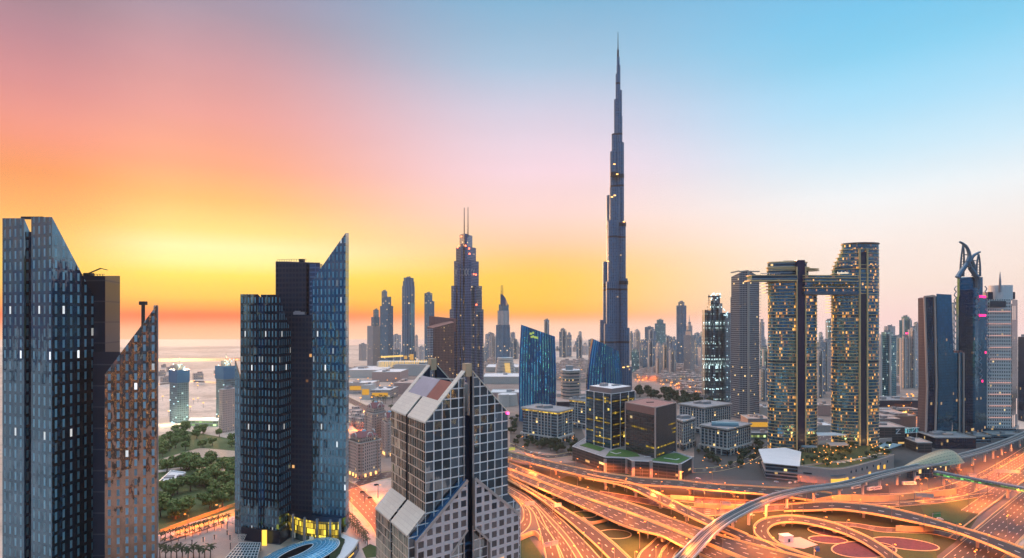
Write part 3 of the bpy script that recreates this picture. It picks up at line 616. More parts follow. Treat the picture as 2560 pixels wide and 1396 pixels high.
for i, (u0, u1, v, Y, mt, lb) in enumerate([(897, 917, 861, 2500, F['resB'], 'low pale block fading into the haze at the lake tower cluster'), (978, 1003, 838, 2600, F['resE'], 'pale terraced block showing between two lake towers'), (1037, 1045, 840, 2650, F['resB'], 'thin faded block against the round-topped tower'), (984, 1000, 875, 2200, F['resA'], 'squat blue-grey block low between the lake towers'), (1046, 1060, 868, 2400, F['resE'], 'white faded block near the slim grey tower')]):
    tower('apartment_block', lb, [(u0, (u0 + u1) / 2 - 2, u1, v)], Y, mt)
# lake-front shops with strings of light
t = thing('lakeside_podium', 'long low podium glowing with strings of amber light at the lake towers', 'mall', (*P(1010, 1900), 0))
mb = MB(); mb.prism([P(942, 1900), P(1075, 1880), P(1085, 1940), P(950, 1960)], 0, Z(905, 1900)); mb.build('wall', [M['pale'], M['roofwhite']], t)
strm = glow('light_string', (1, .6, .12), 1.1)
for i in range(34):
    u = 947 + i * 3.6 + rnd.uniform(-.8, .8); v0 = 906 - i * .15; h = rnd.uniform(10, 24) * (1 - i / 60)
    mb = MB(); mb.bar((*P(u, 1878), max(2, Z(v0 + h, 1878))), (*P(u + 1.5, 1878), Z(v0, 1878) + 2), 1.3); mb.build('light_string', strm, t)
mb = MB(); mb.bar((*P(952, 1895), Z(893, 1895)), (*P(1008, 1895), Z(890, 1895)), 2, 5); mb.build('lit_parapet', strm, t)

# sail-crowned tower
Y = 1900.0
t = thing('sail_tower', 'tower with a curved sail crown, twin masts and a flared white base', 'hotel tower', (*P(1257, Y), 0))
stack(t, [(1240, 1256, 1275, 813, F['resC']), (1244, 1257, 1273, 777, F['resE']), (1247, 1258, 1272, 761, F['resA'])], Y, F['resC'], dl=40, dr=40, plant=False)
mb = MB(); arc = [(1251, 735), (1255, 736), (1260, 740), (1264, 746), (1268, 755), (1270, 764)]
f = [(*P(u, Y + 8), Z(v, Y)) for u, v in arc] + [(*P(1251, Y + 8), Z(764, Y))]; b = [(p[0], p[1] + 14, p[2]) for p in f]
mb.face(f[::-1]); mb.face(b)
for k in range(len(f)): j = (k + 1) % len(f); mb.face([f[k], f[j], b[j], b[k]])
mb.build('sail_crown', F['boundplain'], t)
for u in (1253, 1257): mb = MB(); x, y = P(u, Y + 12); mb.tube([(x, y, Z(738, Y)), (x, y, Z(713, Y))], [1.2, .8], 6); mb.build('mast', M['dark'], t)
terr(t, 1237, 1289, 893, Y - 10, 6)
for i in range(6):
    mb = MB(); u = 1264 + i * 2.2; mb.bar((*P(u + 1.5, Y - 48), max(2, Z(936, Y - 48))), (*P(u - 2, Y - 48), Z(908, Y - 48)), 1.5); mb.build('light_string', strm, t)

# ------------------------------------------------------------------ two ribbed blue leaf towers
def leaf(root, prof, Y, depth, label=None):
    """prof: rows (v, u0, u1) from the ground up; front bulges"""
    mb = MB(); rows = []
    n = 10
    for z, a, b, yb in prof:
        xs = [a + (b - a) * k / n for k in range(n + 1)]; rows.append([((x), Y + yb + 9 * abs(2 * k / n - 1) ** 2 - 4, z) for k, x in enumerate(xs)])
    back = [[(p[0], p[1] + depth * (.55 + .45 * math.sin(math.pi * k / n)), p[2]) for k, p in enumerate(r)] for r in rows]
    def skin(rs, flip, m):
        for i in range(len(rs) - 1):
            ua = 0
            for k in range(n):
                w = math.dist(rs[0][k][:2], rs[0][k + 1][:2]); q = [rs[i][k], rs[i][k + 1], rs[i + 1][k + 1], rs[i + 1][k]]; uv = [(ua, rs[i][k][2]), (ua + w, rs[i][k][2]), (ua + w, rs[i + 1][k][2]), (ua, rs[i + 1][k][2])]
                mb.face(q[::-1] if flip else q, uv[::-1] if flip else uv, m); ua += w
    skin(rows, False, 0); skin(back, True, 0)
    for i in range(len(rows) - 1):
        for k, fl in ((0, True), (n, False)):
            q = [rows[i][k], back[i][k], back[i + 1][k], rows[i + 1][k]]; uv = [(0, q[0][2]), (depth, q[0][2]), (depth, q[3][2]), (0, q[3][2])]
            mb.face(q[::-1] if fl else q, uv[::-1] if fl else uv, 1)
    T, B = rows[-1], back[-1]
    for k in range(n): mb.face([T[k], T[k + 1], B[k + 1], B[k]], None, 2)
    return mb.build('ribbed_glass_shell', [F['leaf'], F['navyglass'], M['navy']], root)
F['navyglass'] = facade('navy_side_glass', 2.5, 4.0, (.06, .94, .08, 1.), (.02, .06, .14), (.015, .03, .07), lit=.008, lits=.45, var=.3, gr=.1, gm=.8, fr=.2, fm=.6)
def tilt_top(o, u0, v0, u1, v1, Y, ztop, loc):
    """lift the roof edge to a slanting line by moving the top rows"""
    x0, x1 = P(u0, Y)[0], P(u1, Y)[0]; za, zb = Z(v0, Y), Z(v1, Y)
    for vtx in o.data.vertices:
        z = vtx.co.z
        if z > 40:
            f = (vtx.co.x + loc[0] - x0) / (x1 - x0); tgt = za + (zb - za) * f; vtx.co.z = 40 + (z - 40) * (tgt - 40) / (ztop - 40)
def leafrows(us, Y, ztop, bulge):
    out = []
    for k in range(13):
        f = k / 12; z = ztop * f; s = math.sin(min(1, f * 1.25) * math.pi * .62)
        a = us[0] + (us[2] - us[0]) * f ** 2.2; b = us[1] + (us[3] - us[1]) * f ** 2.2
        out.append((z, P(a - bulge * math.sin(math.pi * min(1, f)) ** 1.2 * .5, Y)[0], P(b + bulge * math.sin(math.pi * f) ** 1.2, Y)[0], 0))
    return out
Y = 1000.0
t = thing('blue_leaf_tower', 'blue ribbed glass tower with a slanting roofline, nearest the gabled tower', 'office tower', (*P(1343, Y), 0), 'blue ribbed leaf towers')
o = leaf(t, leafrows((1298, 1389, 1303, 1388), Y, 162, 2.5), Y, 34); tilt_top(o, 1303, 812, 1388, 842, Y, 162, t.location)
ygl = glow('yellow_green_sign', (.55, .75, .12), .6)
for (u, v, w) in ((1327, 833, 4), (1333, 831, 3), (1329, 841, 3), (1333, 840, 3), (1338, 842, 4), (1343, 843, 3)):
    mb = MB(); x, y = P(u, Y - 6); mb.box(x, y, Z(v + 4, Y), w, .6, 3.4); mb.build('lit_sign', ygl, t)
t = thing('blue_leaf_tower', 'shorter curving blue glass tower with a pointed shoulder, at the foot of the needle', 'office tower', (*P(1512, Y), 0), 'blue ribbed leaf towers')
o = leaf(t, leafrows((1469, 1556, 1484, 1548), Y, 138, 4), Y, 34); tilt_top(o, 1484, 848, 1553, 882, Y, 138, t.location)

# curved banded office between them
Y = 1150.0
t = thing('banded_office', 'low curved office with pale horizontal bands between the two blue towers', 'office', (*P(1425, Y), 0))
for i in range(12):
    z0 = i * Z(925, Y) / 12; h = Z(925, Y) / 12
    mb = MB(); q = [P(1401 + .5 * (12 - i) * .3, Y + 22), P(1406, Y + 8), P(1414, Y), P(1424, Y - 4), P(1449, Y + 6), P(1452, Y + 40), P(1408, Y + 48)]
    mb.prism(q, z0, z0 + h * .55, 0, 0); mb.build('floor_band', M['pinkstone'] if i % 2 == 0 else M['concrete'], t)
mb = MB(); mb.prism([P(1402.5, Y + 23), P(1407, Y + 9), P(1415, Y + 1.5), P(1424, Y - 2.5), P(1448, Y + 7), P(1450, Y + 39), P(1409, Y + 46)], 0, Z(927, Y)); mb.build('glass_body', [F['band'], M['roofwhite']], t)
mb = MB(); mb.prism([P(1414, Y + 12), P(1432, Y + 14), P(1432, Y + 30), P(1414, Y + 30)], Z(927, Y), Z(917, Y)); mb.build('roof_plant', M['roofgrey'], t)

# ------------------------------------------------------------------ offices beside the interchange
def grp(name, label, q, z0, z1, mats, cat='office', capw=None, plant=True, group=None):
    r = thing(name, label, cat, centre(q), group); mb = MB(); mb.prism(q, z0, z1); mb.build('facade', mats, r); return r
# tall dark glass cube
q = quadfoot(1465, 1529, 1587, 713, 38, 34)
t = grp('dark_glass_office', 'tall dark glass office block with white roof and amber lit floors on the green-roofed podium', q, 15, 81.5, [F['office'], M['roofwhite']])
cc = centre(q); qi = [(cc[0] + (p[0] - cc[0]) * .86, cc[1] + (p[1] - cc[1]) * .86) for p in q]
mb = MB(); mb.prism(qi, 81.5, 87.5); mb.build('roof_storey', [plain('brown_screen', (.2, .16, .16), .6), M['roofwhite']], t)
mb = MB(); mb.box(cc[0] - 8, cc[1], 87.5, 9, 7, 3.6, .8); mb.box(cc[0] + 6, cc[1] + 2, 87.5, 9, 4, 1.8, .8); mb.box(cc[0] + 12, cc[1] + 6, 87.5, 6, 3, 1.2, .8); mb.build('roof_plant', M['roofgrey'], t)
for a, b, fs in ((q[3], q[0], (0, .33, .7, .985)), (q[0], q[1], (.36, .72, 1.0))):
    for f in fs:
        x, y = a[0] + (b[0] - a[0]) * f, a[1] + (b[1] - a[1]) * f; mb = MB(); mb.box(x, y, 15, .9, .9, 66.8, .8); mb.build('white_pilaster', M['white'], t)
parapet(t, q, 81.5, .5, .7, M['white'])
lb = facade('amber_lit_floor', 2.6, 40., (.1, .9, .0, 1.0), (.3, .2, .05), (.05, .05, .04), lit=.85, litc=(1, .58, .02), lits=.65, var=.6, gr=.4, gm=0)
def strip(root, a, b, f0, f1, z, h=1.5, mat=None, push=.25):
    dx, dy = b[0] - a[0], b[1] - a[1]; L = math.hypot(dx, dy); nx, ny = dy / L * push, -dx / L * push
    p = (a[0] + dx * f0 + nx, a[1] + dy * f0 + ny); w = (a[0] + dx * f1 + nx, a[1] + dy * f1 + ny)
    mb = MB(); mb.wall(p, w, z, z + h); mb.wall(w, p, z, z + h, 0); return mb.build('lit_floor', mat or lb, root)
for (f0, f1, z) in ((.02, .3, 72), (.36, .68, 72), (.72, .98, 72), (.66, .9, 76), (.02, .3, 46), (.35, .68, 46), (.7, .97, 46), (.5, .8, 50), (.34, .7, 38), (.03, .3, 33), (.3, .7, 27), (.7, .97, 27), (.3, .75, 20)): strip(t, q[3], q[0], f0, f1, z)
for (f0, f1, z) in ((.02, .35, 72), (.4, .7, 72), (.75, .98, 72), (.03, .33, 58), (.4, .6, 58), (.05, .35, 44), (.4, .66, 44), (.72, .9, 44), (.05, .34, 30), (.4, .6, 30), (.05, .3, 20)): strip(t, q[0], q[1], f0, f1, z)
# brown block with the sloping red roof edge
q = quadfoot(1564, 1638, 1690, 663, 44, 40)
t = grp('brown_glass_office', 'brown glass office block with flat red-brown roof and finned side on the green-roofed podium', q, 15, 72.5, [F['brown'], M['brownroof']])
mb = MB(); mb.wall(q[0], q[1], 15, 72.6); dx, dy = q[1][0] - q[0][0], q[1][1] - q[0][1]; L = math.hypot(dx, dy); n_ = (dy / L * .3, -dx / L * .3)
mb = MB(); mb.wall((q[0][0] + n_[0], q[0][1] + n_[1]), (q[1][0] + n_[0], q[1][1] + n_[1]), 15, 72.8); mb.build('finned_wall', F['fins'], t)
a, b = q[3], q[0]; dx, dy = b[0] - a[0], b[1] - a[1]; L = math.hypot(dx, dy); m_ = (dy / L * .3, -dx / L * .3)
mb = MB(); mb.wall((a[0] + m_[0], a[1] + m_[1]), (b[0] + m_[0], b[1] + m_[1]), 64.5, 72.8); mb.build('top_band', plain('rose_band', (.3, .15, .13), .6), t)
parapet(t, q, 72.5, .9, .8, M['pinkstone'])
for p in (q[3], q[0], q[1]): mb = MB(); mb.box(p[0], p[1], 14, 1.3, 1.3, 59.5, .75); mb.build('corner_post', M['pinkstone'], t)
c_ = centre(q); mb = MB(); mb.box(c_[0], c_[1] + 3, 72.5, 9, 2, .8, .2); mb.build('roof_slot', M['dark'], t)
for (f0, f1, z) in ((.22, .5, 46), (.5, .75, 45.6), (.7, .98, 27), (.02, .12, 24)): strip(t, q[3], q[0], f0, f1, z, 1.8)
for (f0, f1, z) in ((.02, .5, 27), (.55, .9, 27), (.6, .95, 49), (.75, .98, 43), (.8, .95, 39), (.05, .4, 19)): strip(t, q[0], q[1], f0, f1, z, 1.6, None, .5)
# their shared podium with lawns on its roof
t = thing('garage_podium', 'louvred parking podium with bright green roof lawns and white stone piers along the flyover', 'parking garage', (*P(1580, 680), 0))
pd = [P(1431, 726), P(1513, 668), P(1567, 664), P(1580, 652), P(1625, 648), P(1700, 634), P(1731, 668), P(1650, 720), P(1560, 770), P(1470, 790)]
mb = MB(); mb.prism(pd, 0, 16.5); mb.build('louvred_wall', [F['garage'], M['roofgrey']], t)
gm_ = grass_mat('roof_lawn', (.03, .1, .02), (.06, .17, .035), .3)
for pts in ([P(1515, 676), P(1568, 671), P(1600, 674), P(1586, 700), P(1545, 712), P(1524, 700)], [P(1630, 655), P(1698, 641), P(1724, 666), P(1690, 690), P(1660, 684), P(1640, 668)], [P(1450, 733), P(1500, 700), P(1512, 715), P(1470, 748)]):
    mb = MB(); mb.prism(pts, 16.5, 17.0, 0, 0); mb.build('roof_lawn', gm_, t)
for u, Y, v in ((1513, 667, 15), (1567, 663, 17), (1583, 650, 17), (1628, 646, 18), (1700, 633, 18), (1730, 667, 17.5)):
    mb = MB(); x, y = P(u, Y); mb.box(x, y, 0, 3.2, 1.4, v, .1); mb.build('stone_pier', M['pinkstone'], t)
mb = MB()
for a, b in (((1610, 672), (1640, 668)), ((1640, 668), (1648, 676)), ((1526, 694), (1540, 684)), ((1540, 684), (1552, 690)), ((1660, 664), (1690, 655)), ((1690, 655), (1698, 660))): mb.bar((*P(*a), 17.2), (*P(*b), 17.2), 1.2, .5)
mb.build('roof_path', M['white'], t)
parapet(t, pd, 16.5, .8, .5, M['white'])

# pale offices with ring cornices
def ring_office(label, q, zt, lit, cols=True, pz=9, name='pilaster_office', group=None, arcade=True):
    t = thing(name, label, 'office', centre(q), group); c = centre(q)
    mb = MB(); mb.prism(q, 0, zt - 3); mb.build('glass_body', [F['band'], M['roofgrey']], t)
    ex = lambda k: [(c[0] + (p[0] - c[0]) * k, c[1] + (p[1] - c[1]) * k) for p in q]
    qo = ex(1.07); mb = MB(); mb.prism(qo, zt - 1.4, zt, 0, 1, bottom=True); 
    mb.build('cornice', [M['pale'], M['roofgrey']], t); parapet(t, qo, zt, .8, .7, M['pale'])
    if lit:
        mb = MB(); mb.prism(ex(1.03), zt - 3.4, zt - 1.5, 0, 0); mb.build('cornice_light', facade('cornice_glow', 2.2, 1.9, (.04, .96, 0, 1), (.6, .35, .08), (.5, .3, .1), lit=1, litc=(1, .5, .03), lits=.75, gm=0), t)
    if cols:
        for i in range(4):
            a, b = q[i], q[(i + 1) % 4]; L = math.dist(a, b); n = max(3, int(L / 5.2)); rot = math.atan2(b[1] - a[1], b[0] - a[0])
            for k in range(n + 1):
                if i in (1, 2): continue
                if lit and k in (0, 1, 4, n - 1) : continue
                f = k / n; mb = MB(); mb.box(a[0] + (b[0] - a[0]) * f, a[1] + (b[1] - a[1]) * f, pz, 1.3, 1.3, zt - 3.5 - pz, rot); mb.build('pilaster', M['pale'], t)
    if arcade:
        qa = ex(1.1)
        mb = MB(); mb.prism(qa, pz - 2, pz, 0, 1, bottom=True); mb.build('arcade_roof', [M['pale'], M['pale']], t)
        for i in (3, 0, 1):
            a, b = qa[i], qa[(i + 1) % 4]; n = max(3, int(math.dist(a, b) / 8))
            for k in range(n + 1): f = k / n; mb = MB(); mb.box(a[0] + (b[0] - a[0]) * f, a[1] + (b[1] - a[1]) * f, 0, 1.2, 1.2, pz - 2); mb.build('arcade_column', M['pale'], t)
    cc = centre(q); mb = MB(); mb.box(cc[0], cc[1], zt, 14, 10, 4, .3); mb.box(cc[0] - 12, cc[1] + 4, zt, 8, 6, 3, .3); mb.build('roof_plant', M['roofgrey'], t)
    return t
ring_office('pale office with a glowing amber roof ring, in front of the straight blue tower', quadfoot(1307, 1394, 1430, 822, 40, 34), 44, True)
ring_office('pale office with amber roof ring half hidden behind the dark glass block', quadfoot(1424, 1466, 1490, 930, 26, 26), 44, True)
ring_office('stone-pilastered office with a blue barrel roof by the curved towers', quadfoot(1753, 1818, 1876, 752, 30, 38), 33, False)
ring_office('small stone-pilastered office with white roof next to the brown block', quadfoot(1686, 1708, 1736, 780, 26, 26), 38, False)
ring_office('stone-pilastered office with a broken cornice, farther back', quadfoot(1700, 1762, 1826, 890, 40, 40), 40, False)
mb = MB(); c_ = P(1812, 776); mb.tube([(c_[0] - 16, c_[1] + 4, 33.5), (c_[0] + 16, c_[1] - 4, 33.5)], 5, 14)
o = mb.build('barrel_roof', plain('blue_barrel', (.12, .22, .27), .35, .4), None); tag(o, 'low blue barrel vault on the pilastered office roof', 'roof vault')

# ------------------------------------------------------------------ concrete and unfinished towers
Y = 1020.0
t = thing('curved_concrete_tower', 'tall concrete grid tower with a curved top joined by the sky bridge', 'tower', (*P(1862, Y), 0))
mb = MB(); q = [P(1828, Y + 26), P(1848, Y + 8), P(1871, Y), P(1898, Y + 18), P(1895, Y + 45), P(1850, Y + 50)]
mb.prism(q, 0, [Z(690, Y), Z(682, Y), Z(676, Y), Z(690, Y), Z(690, Y), Z(690, Y)]); mb.build('concrete_grid', [F['concrete_tower'], M['roofgrey']], t)
mb = MB(); x, y = P(1871.5, Y - 1); mb.box(x, y, 0, 3, 2, Z(678, Y)); mb.build('corner_fin', M['concrete'], t)
mb = MB()
for a, b in zip(q[:3], q[1:4]): mb.bar((*a, Z(682, Y) + 2), (*b, Z(680, Y) + 2), 2.5, 2)
mb.build('roof_rim', M['concrete'], t)
for k in range(44): mb = MB(); z = Z(700, Y) - k * 5.2; x, y = P(1898.5, Y + 17); mb.box(x + .8, y, z, 2.6, 5, .7); mb.build('balcony_edge', M['pale'], t)
q = [P(1826, Y + 30), P(1832, Y + 26), P(1834, Y + 44), P(1828, Y + 46)]; mb = MB(); mb.prism(q, 0, Z(742, Y)); mb.build('side_wing', [F['bound'], M['roofgrey']], t)
Y = 1230.0
t = thing('unfinished_tower', 'unfinished tower cluster lit white by work lamps with a crowded top', 'construction site', (*P(1790, Y), 0))
for u0, uc, u1, v, mt in ((1755, 1762, 1768, 775, F['build']), (1767, 1777, 1793, 752, F['build']), (1790, 1797, 1806, 738 + 20, F['build']), (1804, 1814, 1829, 782, F['buildlit']), (1775, 1783, 1800, 742, F['build'])):
    mb = MB(); qq = quadfoot(u0, uc, u1, Y + rnd.uniform(0, 8), 18, 18); mb.prism(qq, 0, Z(v, Y)); mb.build('concrete_frame', [mt, M['roofgrey']], t)
wl = glow('white_work_lamp', (.6, .9, 1.), 1.3)
for k in range(26):
    u = rnd.choice([rnd.uniform(1774, 1802), rnd.uniform(1806, 1828)]); v = (rnd.uniform(734, 756) if u < 1803 else rnd.uniform(772, 792)); mb = MB(); x, y = P(u, Y - 6); mb.box(x, y, Z(v, Y), 2, 2, 2); mb.build('work_lamp', wl, t)
for v in range(770, 1000, 6):
    for u in (1783 + (v % 4), 1816 + (v % 3)):
        if rnd.random() < .3 and len(t.children) < 105: mb = MB(); x, y = P(u, Y - 9); mb.box(x, y, Z(v, Y), 1.5, 1, 1.5); mb.build('work_lamp', wl, t)
mb = MB()
for u in (1772, 1781, 1790, 1798): x, y = P(u, Y + 5); mb.bar((x, y, Z(760, Y)), (x, y, Z(737 + rnd.uniform(0, 6), Y)), 1.4)
mb.bar((*P(1770, Y), Z(742, Y)), (*P(1802, Y), Z(741, Y)), 1.2, 3); mb.build('top_formwork', M['navy'], t)

# ------------------------------------------------------------------ twin curved towers and their bridge
def ellipse(cx, cy, a, b, n=44, rot=0.0):
    return [(cx + a * math.cos(k * 2 * math.pi / n) * math.cos(rot) - b * math.sin(k * 2 * math.pi / n) * math.sin(rot), cy + a * math.cos(k * 2 * math.pi / n) * math.sin(rot) + b * math.sin(k * 2 * math.pi / n) * math.cos(rot)) for k in range(n)]
band = plain('pale_floor_edge', (.8, .55, .27), .4, .15)
def bands(root, cx, cy, a, b, z0, z1, step=4.0, k=1.02, only=None):
    mb = MB(); z = z0
    while z < z1:
        mb.prism(ellipse(cx, cy, a * k, b * k), z, z + .62, 0, 0, bottom=True); z += step
    return mb.build('floor_edge_bands', band, root)
def oval_tower(root, u0, u1, Y, v, b=15):
    x0, x1 = P(u0, Y + b)[0], P(u1, Y + b)[0]; cx, a = (x0 + x1) / 2, (x1 - x0) / 2; z = Z(v, Y)
    mb = MB(); mb.prism(ellipse(cx, Y + b, a, b), 0, z, 0, 1, cont=True); mb.build('curved_glass', [F['sky'], M['roofgrey']], root)
    bands(root, cx, Y + b, a, b, 4, z); return cx, a
Y = 740.0
t = thing('curved_tower', 'shorter of the twin curved glass towers, with flat round crown and a dark spine', 'hotel tower', (*P(1980, Y + 15), 0), 'twin curved towers')
cx, a = oval_tower(t, 1921, 2041, Y, 700)
for u0, u1, v0, v1, ov in ((1930, 2034, 705, 668, 1.06), (1932, 2030, 668, 655, 1.03)):
    x0, x1 = P(u0, Y)[0], P(u1, Y)[0]; mb = MB(); mb.prism(ellipse((x0 + x1) / 2, Y + 14, (x1 - x0) / 2, 12), Z(v0, Y), Z(v1, Y), 0, 1, cont=True); mb.build('crown_storey', [F['band'], M['roofgrey']], t)
    mb = MB(); mb.prism(ellipse((x0 + x1) / 2, Y + 14, (x1 - x0) / 2 * ov, 12 * ov), Z(v1, Y) - .4, Z(v1, Y) + .9, 0, 0, bottom=True); mb.build('crown_rim', band, t)
for v in (672, 676): mb = MB(); mb.prism(ellipse(cx, Y + 14, a * 1.08, 15), Z(v, Y), Z(v, Y) + .8, 0, 0, bottom=True); mb.build('crown_rim', band, t)
mb = MB(); x0, x1 = P(1993, Y - 3)[0], P(2013, Y - 3)[0]; mb.box((x0 + x1) / 2, Y + 2, 0, x1 - x0, 9, Z(651, Y)); mb.build('dark_spine', plain('navy_spine', (.02, .03, .09), .25, .5, var=.3, sc=.08), t)
for u in (1992, 2014): mb = MB(); x, y = P(u, Y - 2.6); mb.box(x, y, 0, 1.2, 2, Z(668, Y)); mb.build('spine_fin', band, t)
mb = MB(); x, y = P(1978, Y + 14); mb.box(x, y, Z(655, Y), 20, 6, 1.6); mb.bar((x - 10, y, Z(650, Y)), (x + 6, y, Z(649.5, Y)), .5); mb.build('roof_plant', M['dark'], t)
for v in (708, 716, 724, 732):
    mb = MB(); x, y = P(1919 - (732 - v) * .1, Y + 14); mb.box(x, y, Z(v, Y), 9, 14, .7); mb.build('balcony', band, t)
t = thing('curved_tower', 'taller of the twin curved glass towers, its top stepping up in round terraces', 'hotel tower', (*P(2137, Y + 15), 0), 'twin curved towers')
cx, a = oval_tower(t, 2080, 2195, Y, 735)
x1 = P(2195, Y + 15)[0]; u_l = [(735, 2080), (683, 2081), (672, 2082), (662, 2085), (652, 2089), (642, 2094), (632, 2099), (622, 2103), (608, 2106)]
for i in range(len(u_l) - 1):
    v0, v1 = u_l[i][0], u_l[i + 1][0]; x0 = P(u_l[i + 1][1], Y + 15)[0]; c2, a2 = (x0 + x1) / 2, (x1 - x0) / 2
    mb = MB(); mb.prism(ellipse(c2, Y + 15, a2, 15 * a2 / a + 1), Z(v0, Y), Z(v1, Y), 0, 1, cont=True); mb.build('curved_glass', [F['sky'], M['roofgrey']], t)
    bands(t, c2 - .6, Y + 15, a2, 15 * a2 / a + 1, Z(v1, Y) - .5, Z(v1, Y), 4, 1.035)
    if i == 0: bands(t, c2, Y + 15, a2, 16, Z(v0, Y), Z(v1, Y) - 3)
x0 = P(2106, Y + 15)[0]; mb = MB(); mb.prism(ellipse((x0 + x1) / 2, Y + 15, (x1 - x0) / 2 * 1.03, 14.5), Z(608, Y), Z(605.5, Y), 0, 0, bottom=True); mb.build('roof_disc', [M['navy']], t)
for u in (2149, 2168):
    mb = MB(); x, y = P(u, Y - .6); mb.box(x, y, 0, 1.7, 2.4, Z(622, Y)); mb.build('spine_fin', band, t)
mb = MB(); x, y = P(2158.5, Y + .2); mb.box(x, y, 0, 7.6, 1.6, Z(630, Y)); mb.build('dark_spine', M['navy'], t)
for k in range(7): mb = MB(); x, y = P(2078, Y + 13); mb.box(x, y, Z(740 + k * 7, Y), 9, 12, .7); mb.build('balcony', band, t)
sg = glow('pale_sign_letter', (.95, .8, .6), 1.0)
for k in range(9): mb = MB(); x, y = P(2092 + k * 3.2, Y + 3 - k * .4); mb.box(x, y - 2, Z(685, Y), .9, .4, 1.9 + (.7 if k % 3 == 0 else 0)); mb.build('roof_sign_letter', sg, t)
t = thing('sky_bridge', 'long bridge slung across the tops of the twin curved towers', 'bridge', (*P(2000, Y), Z(700, Y)))
def span(us, Y0, Y1, dep, v0, v1, mat, name):
    mb = MB(); f = [(P(u, Y0 + (Y1 - Y0) * i / (len(us) - 1))) for i, u in enumerate(us)]; b = [(x, y + dep) for x, y in f[::-1]]
    mb.prism(f + b, Z(v0, Y), Z(v1, Y), 0, 1, bottom=True); return mb.build(name, [mat, M['roofgrey']], t)
span([1880, 1925, 1985, 1993], Y - 4, Y - 7, 16, 701, 690, F['band'], 'glass_deck'); span([1876, 1925, 1985, 1994], Y - 6, Y - 9, 20, 704, 701, band, 'deck_edge'); span([1879, 1930, 1994], Y - 5, Y - 8, 18, 690, 688.5, band, 'deck_edge')
span([2013, 2080, 2146], Y - 6, Y - 2, 16, 729, 691, F['sky'], 'glass_deck')
for v in (737, 721, 705, 697, 691): span([2012, 2080, 2147], Y - 8, Y - 4, 20, v, v - (8 if v == 737 else 2), band if v < 737 else plain('blue_soffit', (.1, .17, .24), .3, .5), 'deck_edge')
for k in range(14): strip(t, P(2030 + k * 8, Y - 7), P(2036 + k * 8, Y - 6.6), 0, 1, Z(716, Y), 2.6, None, 1.6)
mb = MB()
for k in range(16): mb.bar((*P(1900 + k * 6, Y + 4), Z(688, Y)), (*P(1900 + k * 6, Y + 4), Z(684, Y)), .3)
mb.bar((*P(1900, Y + 4), Z(684, Y)), (*P(1990, Y + 4), Z(682, Y)), .8); mb.build('roof_pergola', M['steel'], t)

# ------------------------------------------------------------------ slabs at the far side of the road
Y = 830.0
t = thing('bent_slab_tower', 'slab tower with brown ribbed end, pale framed window strip and blue glass face', 'office tower', (*P(2338, Y), 0))
def bent(pts_by_row, mats, name, lab=None, m=0):
    mb = MB()
    for i in range(len(pts_by_row) - 1):
        lo, hi = pts_by_row[i], pts_by_row[i + 1]; n = len(lo); u = 0
        for k in range(n):
            j = (k + 1) % n; w = math.dist(lo[k][:2], lo[j][:2]); mb.face([lo[k], lo[j], hi[j], hi[k]], [(0, lo[k][2]), (w, lo[j][2]), (w, hi[j][2]), (0, hi[k][2])], m)
    mb.face(pts_by_row[-1], None, 1); return mb.build(name, mats, t)
def rowsu(spec, us0, us1, us2, dys, vtops):
    """three rows: ground, waist, top"""
    out = []
    for us, zf in ((us0, 0.0), (us1, .38), (us2, 1.0)): out.append([(*P(u, Y + d), Z(v, Y + d) * zf) for u, d, v in zip(us, dys, vtops)])
    return out
bent(rowsu(0, (2292, 2313, 2320, 2300), (2296, 2314, 2322, 2302), (2295, 2311, 2320, 2302), (8, 0, 20, 26), (746, 746, 744, 744)), [F['brick'], M['brownroof']], 'brown_end')
bent(rowsu(0, (2313, 2339, 2345, 2320), (2317, 2343, 2350, 2324), (2310, 2338, 2345, 2318), (0, -2, 20, 22), (741, 741, 741, 741)), [F['navyglass'], M['roofgrey']], 'window_strip')
bent(rowsu(0, (2342, 2378, 2370, 2345), (2346, 2386, 2378, 2350), (2341, 2379, 2372, 2345), (-2, 14, 40, 24), (735, 737, 737, 735)), [F['blueface'], M['roofgrey']], 'blue_glass_face')
for u0, u1, u2 in ((2314, 2318, 2311), (2337, 2341, 2336)):
    mb = MB(); pts = [(*P(u0, Y - 2.5), 0), (*P(u1, Y - 2.5), Z(742, Y) * .38), (*P(u2, Y - 2.5), Z(742, Y))]
    mb.bar(pts[0], pts[1], 2.2, 2); mb.bar(pts[1], pts[2], 2.2, 2); mb.build('pale_frame', M['pinkstone'], t)
mb = MB(); mb.bar((*P(2311, Y - 2.5), Z(742, Y)), (*P(2338, Y - 2.5), Z(741, Y)), 2, 2.4); mb.box(*P(2330, Y + 8), Z(741, Y), 4, 3, 2); mb.build('pale_frame', M['pinkstone'], t)
Y = 862.0
t = thing('small_slab_tower', 'small blue slab block with a red roof strip tucked behind the bent slab tower', 'office tower', (*P(2396, Y), 0))
mb = MB(); mb.prism([P(2381, Y), P(2411, Y + 4), P(2412, Y + 26), P(2384, Y + 26)], 0, Z(882, Y)); mb.build('glass_body', [F['blueface'], M['brownroof']], t)
for u in (2398, 2409): mb = MB(); x, y = P(u, Y - 1 + (u - 2381) * .13); mb.box(x, y, 0, 1.8, 1.6, Z(884, Y)); mb.build('pale_frame', M['pinkstone'], t)
mb = MB(); mb.box(*P(2394, Y + 8), Z(882, Y), 11, 5, 2.4); mb.build('roof_plant', M['brownroof'], t)
for k in range(4): mb = MB(); mb.bar((*P(2384 + k * 7, Y + 2), Z(882, Y)), (*P(2384 + k * 7, Y + 2), Z(876, Y)), .4); mb.build('roof_post', M['dark'], t)

